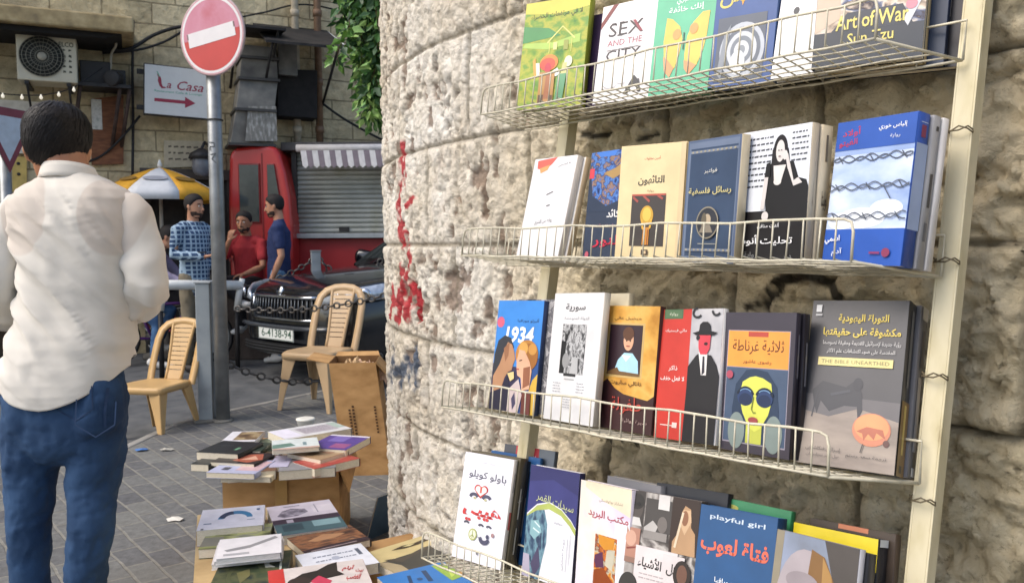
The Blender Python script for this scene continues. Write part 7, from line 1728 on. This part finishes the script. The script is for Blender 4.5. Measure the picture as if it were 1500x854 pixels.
# ---- market umbrella
UY = 9.25; up_ = at(234, 246, UY)
um = thing('market_umbrella', 'yellow and white market umbrella over the pavement behind the man', 'umbrella', Matrix.Translation(V3(up_.x, UY, road_z(UY))))
top = up_.z - road_z(UY); RU = .66; dropu = .29
yel = mat('umbrella_yellow', '#d9a02c', .7, var=.08); whu = mat('umbrella_white', '#d4d5d6', .7, var=.05)
for i in range(8):
    a0, a1 = i * math.pi / 4 + R(-96), (i + 1) * math.pi / 4 + R(-96)
    mb = MB(); vs = []; NJ, NK = 6, 5
    for j in range(NJ + 1):
        t = j / NJ
        for k in range(NK + 1):
            a = a0 + (a1 - a0) * k / NK; sagk = 1 - .05 * math.sin(math.pi * k / NK) * t
            r_ = RU * t * sagk; vs.append((r_ * math.cos(a), r_ * math.sin(a), top - dropu * (t ** 1.35) - .0))
    n_ = NK + 1; vs += [(vs[NJ * n_ + k][0] * 1.005, vs[NJ * n_ + k][1] * 1.005, vs[NJ * n_ + k][2] - .09) for k in range(n_)]
    mb.add(vs, [(j * n_ + k, j * n_ + k + 1, (j + 1) * n_ + k + 1, (j + 1) * n_ + k) for j in range(NJ + 1) for k in range(NK)], yel if i % 2 else whu, True)
    if i in (0, 7, 1):   # faint printed emblem
        am = (a0 + a1) / 2; m_ = mat('umbrella_print', '#9a9ca4', .7) if not i % 2 else mat('umbrella_print_dark', '#8a6a2c', .7)
        nu = V3(math.cos(am) * .45, math.sin(am) * .45, .85).normalized(); tg = V3(-math.sin(am), math.cos(am), 0); uu_ = nu.cross(tg) * -1
        c = V3(math.cos(am) * RU * .62, math.sin(am) * RU * .62, top - dropu * (.62 ** 1.35) + .012)
        FM_ = frame(c, tg, nu.cross(tg), nu)
        mb.poly([(.13 * math.cos(q), .05 * math.sin(q)) for q in np.linspace(0, 6.1, 18)], m_, FM_, .0)
    o = mb.build('canopy_panel', um); sol = o.modifiers.new('thickness', 'SOLIDIFY'); sol.thickness = .003
mb = MB(); mb.tube([V3(0, 0, 0), V3(0, 0, top + .05)], .02, mat('umbrella_pole', '#b9b4aa', .5), 10); mb.lathe([(.02, top), (.03, top + .03), (.006, top + .09)], WHITE, 10); mb.build('pole', um)
for i in range(8):
    a = i * math.pi / 4 + R(-96); mb = MB(); mb.tube([V3(.03 * math.cos(a), .03 * math.sin(a), top - .03), V3(RU * .97 * math.cos(a), RU * .97 * math.sin(a), top - dropu - .0)], .006, STEEL, 5); mb.build('rib', um)
mb = MB(); mb.lathe([(.24, 0), (.24, .05), (.06, .09), (.05, .3)], mat('umbrella_base', '#5a5752', .8), 18); mb.build('base', um)

# ---- give-way sign at the far left
yp = at(12, 354, 6.6); gs = thing('give_way_sign', 'triangular give-way sign seen at a slant at the left edge', 'road sign', Matrix.Translation(V3(yp.x, 6.6, -.08)))
mb = MB(); mb.tube([V3(0, 0, 0), V3(0, 0, 2.35)], .045, STEEL, 14); mb.build('pole', gs)
nrm = V3(.97, -.24, 0).normalized(); xx = V3(0, 0, 1).cross(nrm).normalized(); gz_ = at(18, 200, 6.6).z + .08
GMx = frame(V3(.06, -.05, gz_), xx, V3(0, 0, 1), nrm)
tri = lambda s: [(-.30 * s, .22 * s + .0), (.30 * s, .22 * s), (0, -.30 * s)]
mb = MB(); mb.prism(tri(1), .012, STEEL, GMx); mb.build('plate', gs, .01)
mb = MB(); mb.poly(tri(.98), mat('faded_sign_red', '#7c3040', .45), GMx, .0135); mb.poly(tri(.68), mat('sign_pale_blue', '#b9c6d4', .35), GMx, .0145); mb.build('face', gs)
mb = MB(); mb.box((0, -.03, gz_ + .05), (.12, .06, .04), STEEL); mb.build('bracket', gs)

# ---- hanging creeper by the tower
leafm = [mat('leaf_%d' % i, c, .5, var=.25, scale=30) for i, c in enumerate(('#3f6a34', '#55833f', '#2f5230', '#6f9a4c', '#86a85c'))]
for m_ in leafm:
    m_.node_tree.nodes['Principled BSDF'].inputs['Subsurface Weight'].default_value = 0.0
cr = thing('creeper', 'green leafy creeper hanging down beside the edge of the stone wall', 'plant', Matrix.Translation(V3(at(600, 354, 5.4).x, 5.4, 0)))
C0 = cr.matrix_world.translation; rr = random.Random(11)
stm = MB(); lf = MB(); sm_ = mat('creeper_stem', '#5a4a36', .8)
stm.tube([V3(0, 0, 0), V3(.03, .02, 1.2), V3(-.03, 0, 2.2), V3(0, 0, 3.1)], [.05, .04, .035, .02], sm_, 8)
def leaf(p, d, L, m):
    d = d.normalized(); s_ = d.cross(V3(rr.uniform(-1, 1), rr.uniform(-1, 1), rr.uniform(-.3, 1))).normalized(); u_ = s_.cross(d)
    w = L * .28
    lf.add([p, p + d * L * .4 + s_ * w + u_ * w * .3, p + d * L, p + d * L * .4 - s_ * w + u_ * w * .3, p + d * L * .45], [(0, 4, 1), (1, 4, 2), (0, 3, 4), (3, 2, 4)], m, False)
strands = []
for i in range(64):
    px = rr.choice([rr.gauss(558, 14), rr.gauss(566, 10), rr.gauss(540, 13)]); y0_ = rr.uniform(-70, 90); L = rr.uniform(60, 130)
    if px < 525: L *= .6; 
    strands.append((min(595, max(506, px)), y0_, y0_ + L))
for i in range(20): strands.append((rr.uniform(505, 575), rr.uniform(-110, -10), rr.uniform(5, 45)))
for (px, ya, yb_) in strands:
    yb_ = min(yb_, 186 - rr.random() * 12)
    if yb_ < ya + 15: continue
    dep = 5.4 + rr.uniform(-.28, .28); pts = []
    drift = rr.uniform(-.10, .06)
    for t in np.linspace(0, 1, 7): p = at(px, ya + (yb_ - ya) * t, dep) - C0; p.x += drift * t + .02 * math.sin(t * 6 + px); pts.append(p)
    stm.tube(pts, .003, sm_, 4, cap=False)
    nl = int((yb_ - ya) * .75)
    m_base = rr.choice(leafm[:3]) if px > 535 else rr.choice(leafm[1:])
    for k in range(nl):
        t = rr.random(); j = min(5, int(t * 6)); p = pts[j].lerp(pts[j + 1], t * 6 - j)
        d = V3(rr.uniform(-1, 1), rr.uniform(-1, 1), rr.uniform(-1.4, .3)); leaf(p + d * .03, d, rr.uniform(.045, .10), m_base if rr.random() < .6 else rr.choice(leafm))
stm.build('stem', cr); lf.build('foliage', cr)

# ================================================================ VEHICLES
# ---- dark saloon car parked beyond the chain, nose towards the viewer's left
CARP = mat('car_black_paint', '#101319', .22, .0, var=.05, spec=.6, coat=.8); CARG = mat('car_glass', '#1a2022', .06, var=.0, spec=.8); TRIM = mat('car_trim_black', '#121214', .5)
ca = R(229); cfw = V3(math.cos(ca), math.sin(ca), 0); cc0 = at(411, 354, 7.75); cz = road_z(7.9)
car = thing('parked_car', 'dark saloon car with a chrome grille parked behind the tan chair', 'car', Matrix.Translation(V3(cc0.x, 7.75, cz)) @ Matrix.Rotation(ca, 4, 'Z') @ Matrix.Scale(1.12, 4))
# stations: x (0 = nose), half width, sill z, bumper/shoulder z, bonnet edge z, centre z
ST = [(0.02, .42, .30, .52, .66, .67), (-.03, .60, .24, .54, .74, .76), (-.14, .74, .21, .56, .82, .84), (-.34, .83, .20, .60, .875, .90), (-.70, .87, .20, .64, .915, .95), (-1.15, .885, .19, .67, .95, .99), (-1.50, .89, .19, .69, .98, 1.01),
      (-2.4, .90, .19, .70, .99, 1.00), (-3.4, .89, .20, .72, 1.0, 1.01), (-4.1, .85, .24, .72, .98, 1.0), (-4.45, .74, .30, .66, .90, .92)]
mb = MB(); rows = []
for x, w, z0_, zs_, ze, zc in ST:
    half = [(0, z0_), (w * .9, z0_), (w * .985, z0_ + .06), (w, zs_ - .10), (w * .995, zs_ + .03), (w * .96, zs_ + (ze - zs_) * .6), (w * .88, ze - .005), (w * .74, ze + (zc - ze) * .35), (w * .38, ze + (zc - ze) * .85), (0, zc)]
    rows.append([(x, y, z) for y, z in half] + [(x, -y, z) for y, z in half[-2:0:-1]])
K = len(rows[0]); 
mb.add([p for r_ in rows for p in r_], [(i * K + k, i * K + (k + 1) % K, (i + 1) * K + (k + 1) % K, (i + 1) * K + k) for i in range(len(rows) - 1) for k in range(K)] + [tuple(range(K))[::-1], tuple((len(rows) - 1) * K + k for k in range(K))], CARP, True)
o = mb.build('body', car); ss = o.modifiers.new('sub', 'SUBSURF'); ss.levels = 2; ss.render_levels = 2
mb = MB()   # glasshouse
GS = [(-1.42, .80, .99, .99), (-2.10, .70, 1.0, 1.40), (-2.5, .67, 1.0, 1.45), (-3.2, .66, 1.0, 1.43), (-4.0, .76, 1.0, 1.02)]
rows = []
for x, w, z0_, z1_ in GS:
    wb_ = .84; half = [(wb_, z0_ - .03), (wb_ * .6 + w * .4, z0_ + (z1_ - z0_) * .5), (w, z1_ - .02), (w * .6, z1_ + .005), (0, z1_ + .01)]
    rows.append([(x, y, z) for y, z in half] + [(x, -y, z) for y, z in half[-2::-1]])
K = len(rows[0]); mb.add([p for r_ in rows for p in r_], [(i * K + k, i * K + k + 1, (i + 1) * K + k + 1, (i + 1) * K + k) for i in range(len(rows) - 1) for k in range(K - 1)], CARP, True); mb.build('cabin', car)
mb = MB(); mb.add([(-1.47, .74, 1.02), (-1.47, -.74, 1.02), (-2.06, -.62, 1.385), (-2.06, .62, 1.385)], [(0, 1, 2, 3)], CARG, False, Matrix.Translation((.03, 0, .022))); mb.build('windscreen', car)
for sy in (1, -1):
    mb = MB(); P = [(-1.62, sy * .818, 1.03), (-2.12, sy * .745, 1.33), (-2.62, sy * .735, 1.36), (-2.62, sy * .835, 1.03)]; mb.add(P, [(0, 1, 2, 3)], CARG, False, Matrix.Translation((0, sy * .012, 0))); mb.build('side_window', car)
    # wraparound headlamp built between stations
    mb = MB(); lampg = mat('headlamp_glass', '#b9c2cc', .08, .4, var=.25, scale=30, spec=.9)
    U_ = [(-.055, .50, .70), (-.10, .64, .715), (-.22, .765, .725), (-.42, .845, .745), (-.66, .878, .79)]
    T_ = [(-.050, .50, .745), (-.10, .62, .79), (-.22, .745, .835), (-.42, .815, .865), (-.66, .868, .845)]
    V_ = [(x + .022, sy * (y + .022), z) for x, y, z in U_] + [(x + .022, sy * (y + .016), z) for x, y, z in T_]; n_ = 5
    f = [(i, i + 1, n_ + i + 1, n_ + i) for i in range(4)]; mb.add(V_, f if sy < 0 else [q_[::-1] for q_ in f], lampg, True); hl = mb.build('headlight', car)
    so = hl.modifiers.new('thickness', 'SOLIDIFY'); so.thickness = .02; so.offset = 0
    for (x, y, z) in ((-.13, .67, .765), (-.28, .785, .785)):
        mb = MB(); d = V3(.8, sy * .6, 0).normalized(); mb.lathe([(.05, 0), (.052, .012), (.035, .02), (.001, .022)], CHROME, 16, frame(V3(x + .045, sy * (y + .035), z), V3(0, 0, 1).cross(d), V3(0, 0, 1), d)); mb.build('reflector', hl)
    mb = MB(); mb.loft([V3(-1.72, sy * .93, 1.03), V3(-1.66, sy * 1.03, 1.05)], [(.05, .08), (.06, .085)], CARP, seg=12); mb.build('wing_mirror', car)
    for x in (-.86, -3.45):
        mb = MB(); mb.lathe([(.20, -.09), (.30, -.10), (.325, -.06), (.325, .06), (.30, .10), (.2, .09)], BLACK, 28, Matrix.Translation((x, sy * .80, .325)) @ Matrix.Rotation(R(90), 4, 'X')); w = mb.build('tyre', car)
        mb = MB(); mb.lathe([(.2, .0), (.2, .07), (.16, .09), (.05, .085), (.001, .09)], STEEL, 24, Matrix.Translation((x, sy * .80, .325)) @ Matrix.Rotation(R(-90 * sy), 4, 'X')); mb.build('rim', w)
        mb = MB(); mb.lathe([(.37, -.02), (.37, .012), (.001, .012)], TRIM, 28, Matrix.Translation((x, sy * .885, .33)) @ Matrix.Rotation(R(-90 * sy), 4, 'X')); mb.build('wheel_arch', car)
gx = lambda y: .02 - .55 * max(0, abs(y) - .30) ** 1.6 - .12 * y * y
mb = MB(); ys_ = np.linspace(-.47, .47, 15); V_ = [(gx(y) + .018, y, .575) for y in ys_] + [(gx(y) + .004, y * .97, .745) for y in ys_]; mb.add(V_, [(i, i + 1, 15 + i + 1, 15 + i) for i in range(14)], TRIM, True); gr = mb.build('grille', car)
mb = MB(); mb.tube([(gx(y) + .028, y, .565) for y in ys_] , .012, CHROME, 8); mb.tube([(gx(y) + .015, y * .98, .752) for y in ys_], .016, CHROME, 8); mb.tube([(gx(.47) + .022, .47, .565), (gx(.47) + .012, .462, .752)], .014, CHROME, 8); mb.tube([(gx(-.47) + .022, -.47, .565), (gx(-.47) + .012, -.462, .752)], .014, CHROME, 8); mb.build('chrome_surround', gr)
mb = MB()
for i in range(19): y = -.43 + .86 * i / 18; mb.tube([(gx(y) + .028, y, .575), (gx(y) + .014, y * .975, .74)], .0075, mat('grille_bar', '#4b5056', .3, .9), 6)
mb.build('grille_bars', gr)
mb = MB(); mb.lathe([(.045, 0), (.04, .012), (.001, .016)], CHROME, 20, frame(V3(.012, 0, .80), V3(0, 1, 0), V3(-.3, 0, 1).normalized(), V3(1, 0, .3).normalized())); mb.build('badge', car)
mb = MB(); ys2 = np.linspace(-.62, .62, 15); V_ = [(gx(y * .8) + .022, y, .27) for y in ys2] + [(gx(y * .8) + .028, y, .36) for y in ys2]; mb.add(V_, [(i, i + 1, 16 + i, 15 + i) for i in range(14)], TRIM, True)
for z in (.29, .315, .34): mb.tube([(gx(y * .8) + .03, y, z) for y in ys2], .006, mat('intake_bar', '#2c2e31', .4), 5)
mb.build('lower_intake', car)
mb = MB(); mb.tube([(gx(y * .85) + .045, y, .50) for y in np.linspace(-.66, .66, 15)], .020, mat('bumper_strip', '#3a3e44', .25, coat=.5), 8); mb.build('bumper_strip', car)
pl = MB(); PM = frame(V3(.065, 0, .445), V3(0, 1, 0), V3(0, 0, 1), V3(1, 0, 0)); grn = mat('plate_green', '#3b5a4a', .5, var=.03)
pl.prism([(-.26, -.057), (.26, -.057), (.26, .057), (-.26, .057)], .006, mat('plate_white', '#dfe1dc', .4, var=.03), PM); pl.build('license_plate', car)
pp = MB(); put_text(pp, '6-4138-94', .01, 0, .44, .07, grn, .0065, PM, bold=.012)
for (a_, b_, c_, d_2) in ((-.258, -.055, .258, -.050), (-.258, .050, .258, .055), (-.258, -.05, -.252, .05), (.252, -.05, .258, .05)): pp.poly([(a_, b_), (c_, b_), (c_, d_2), (a_, d_2)], grn, PM, .0066)
car_plate = [o for o in car.children if o.name.startswith('license_plate')][0]; pp.build('plate_lettering', car_plate)

# ---- bicycle with its rider, mostly behind the man in white
def bicycle(label, loc, rz, fr, group):
    t = thing('bicycle', label, 'bicycle', Matrix.Translation(loc) @ Matrix.Rotation(rz, 4, 'Z'), group); rw = .29
    for x in (-.48, .48):
        mb = MB(); mb.tube([(x + rw * math.cos(a), 0, rw + .02 + rw * math.sin(a)) for a in np.linspace(0, 2 * math.pi, 29)[:-1]], .022, BLACK, 8, closed=True); w = mb.build('wheel', t)
        mb = MB(); mb.tube([(x + (rw - .028) * math.cos(a), 0, rw + .02 + (rw - .028) * math.sin(a)) for a in np.linspace(0, 2 * math.pi, 29)[:-1]], .009, STEEL, 6, closed=True)
        for k in range(14): a = k * math.pi / 7; mb.tube([(x, .012 * (-1) ** k, rw + .02), (x + (rw - .03) * math.cos(a), 0, rw + .02 + (rw - .03) * math.sin(a))], .0016, STEEL, 3)
        mb.build('rim', w)
    mb = MB(); bb, sd2, hd, ax, fx = V3(-.05, 0, .30), V3(-.20, 0, .66), V3(.34, 0, .68), V3(-.48, 0, .31), V3(.48, 0, .31)
    for a, b_ in ((bb, sd2), (sd2, hd), (bb, V3(.36, 0, .60)), (bb, ax), (sd2, ax)): mb.tube([a, b_], .016, fr, 8)
    mb.build('frame', t)
    mb = MB(); mb.tube([V3(.33, 0, .74), V3(.36, 0, .60), fx], .015, fr, 8); mb.tube([V3(.30, -.26, .86), V3(.33, -.12, .84), V3(.33, 0, .80), V3(.33, .12, .84), V3(.30, .26, .86)], .012, STEEL, 8); mb.tube([V3(.33, 0, .72), V3(.33, 0, .81)], .013, STEEL, 6); mb.build('fork_and_handlebar', t)
    mb = MB(); mb.loft([V3(-.34, 0, .77), V3(-.12, 0, .78)], [(.08, .025), (.035, .02)], BLACK, V3(0, 1, 0), 10); mb.tube([sd2, V3(-.215, 0, .76)], .012, STEEL, 6); mb.build('saddle', t)
    mb = MB(); mb.lathe([(.08, -.01), (.08, .01)], DARKM, 18, Matrix.Translation(bb) @ Matrix.Rotation(R(90), 4, 'X')); mb.tube([bb + V3(0, -.05, 0), bb + V3(.10, -.06, -.12)], .01, STEEL, 6); mb.tube([bb + V3(0, .05, 0), bb + V3(-.10, .06, .12)], .01, STEEL, 6); mb.build('crankset', t)
    return t
bp_1 = at(226, 354, 8.75)
bicycle('small purple bicycle ridden behind the man in the white shirt', V3(bp_1.x, 8.75, road_z(8.75)), R(8), mat('purple_paint', '#5a2f6e', .35), 'bicycles in the street')
bp_3 = at(222, 354, 9.25)
bicycle('red bicycle parked close to the dark shop doorway', V3(bp_3.x - .1, 9.35, road_z(9.35)), R(160), mat('red_bike_paint', '#8a2a34', .35), 'bicycles in the street')
rp_ = V3(bp_1.x - .10, 8.75, road_z(8.75))
person('cyclist in a lavender shirt and jeans bending over a purple bicycle', rp_, R(-82),
       dict(pelvis=(0, -.16, .84), neck=(0, .14, 1.22), head=(0, .22, 1.27), shL=(-.16, .12, 1.16), shR=(.16, .12, 1.16), elL=(-.24, .26, .98), elR=(.24, .26, .98), wrL=(-.22, .42, .90), wrR=(.22, .42, .90),
            hipL=(-.09, -.12, .80), hipR=(.09, -.12, .80), knL=(-.12, .22, .58), knR=(.13, .14, .46), anL=(-.12, .05, .24), anR=(.20, .12, .09)),
       mat('lavender_cloth', '#a49ab4', .85, bump=.1), JEAN, WHSHOE, SKIN2, 'long', 0, R(-14), False)
# ---- white barrier pipe between posts
bq = at(240, 416, 8.0); b2 = at(352, 418, 8.55)
t = thing('barrier_pipe', 'white painted barrier pipe on two posts beside the bollard and pole', 'barrier', Matrix.Translation(V3(bq.x, bq.y, road_z(8)))); T0 = t.matrix_world.translation
mb = MB(); mb.tube([bq - T0 + V3(-.25, -.1, 0), b2 - T0], .05, WHITE, 14); mb.tube([b2 - T0 + V3(0, 0, -.02), b2 - T0 + V3(.02, .01, .07)], .03, WHITE, 8); mb.build('pipe', t)
for p in (bq, b2):
    q_ = p - T0; mb = MB(); mb.tube([q_ + V3(0, 0, .0), q_ + V3(-.05, .02, -.26)], .035, WHITE, 8); mb.tube([q_ + V3(-.05, .02, -.24), V3(q_.x - .06, q_.y + .03, .0)], .026, DARKM, 8); mb.build('post', t)
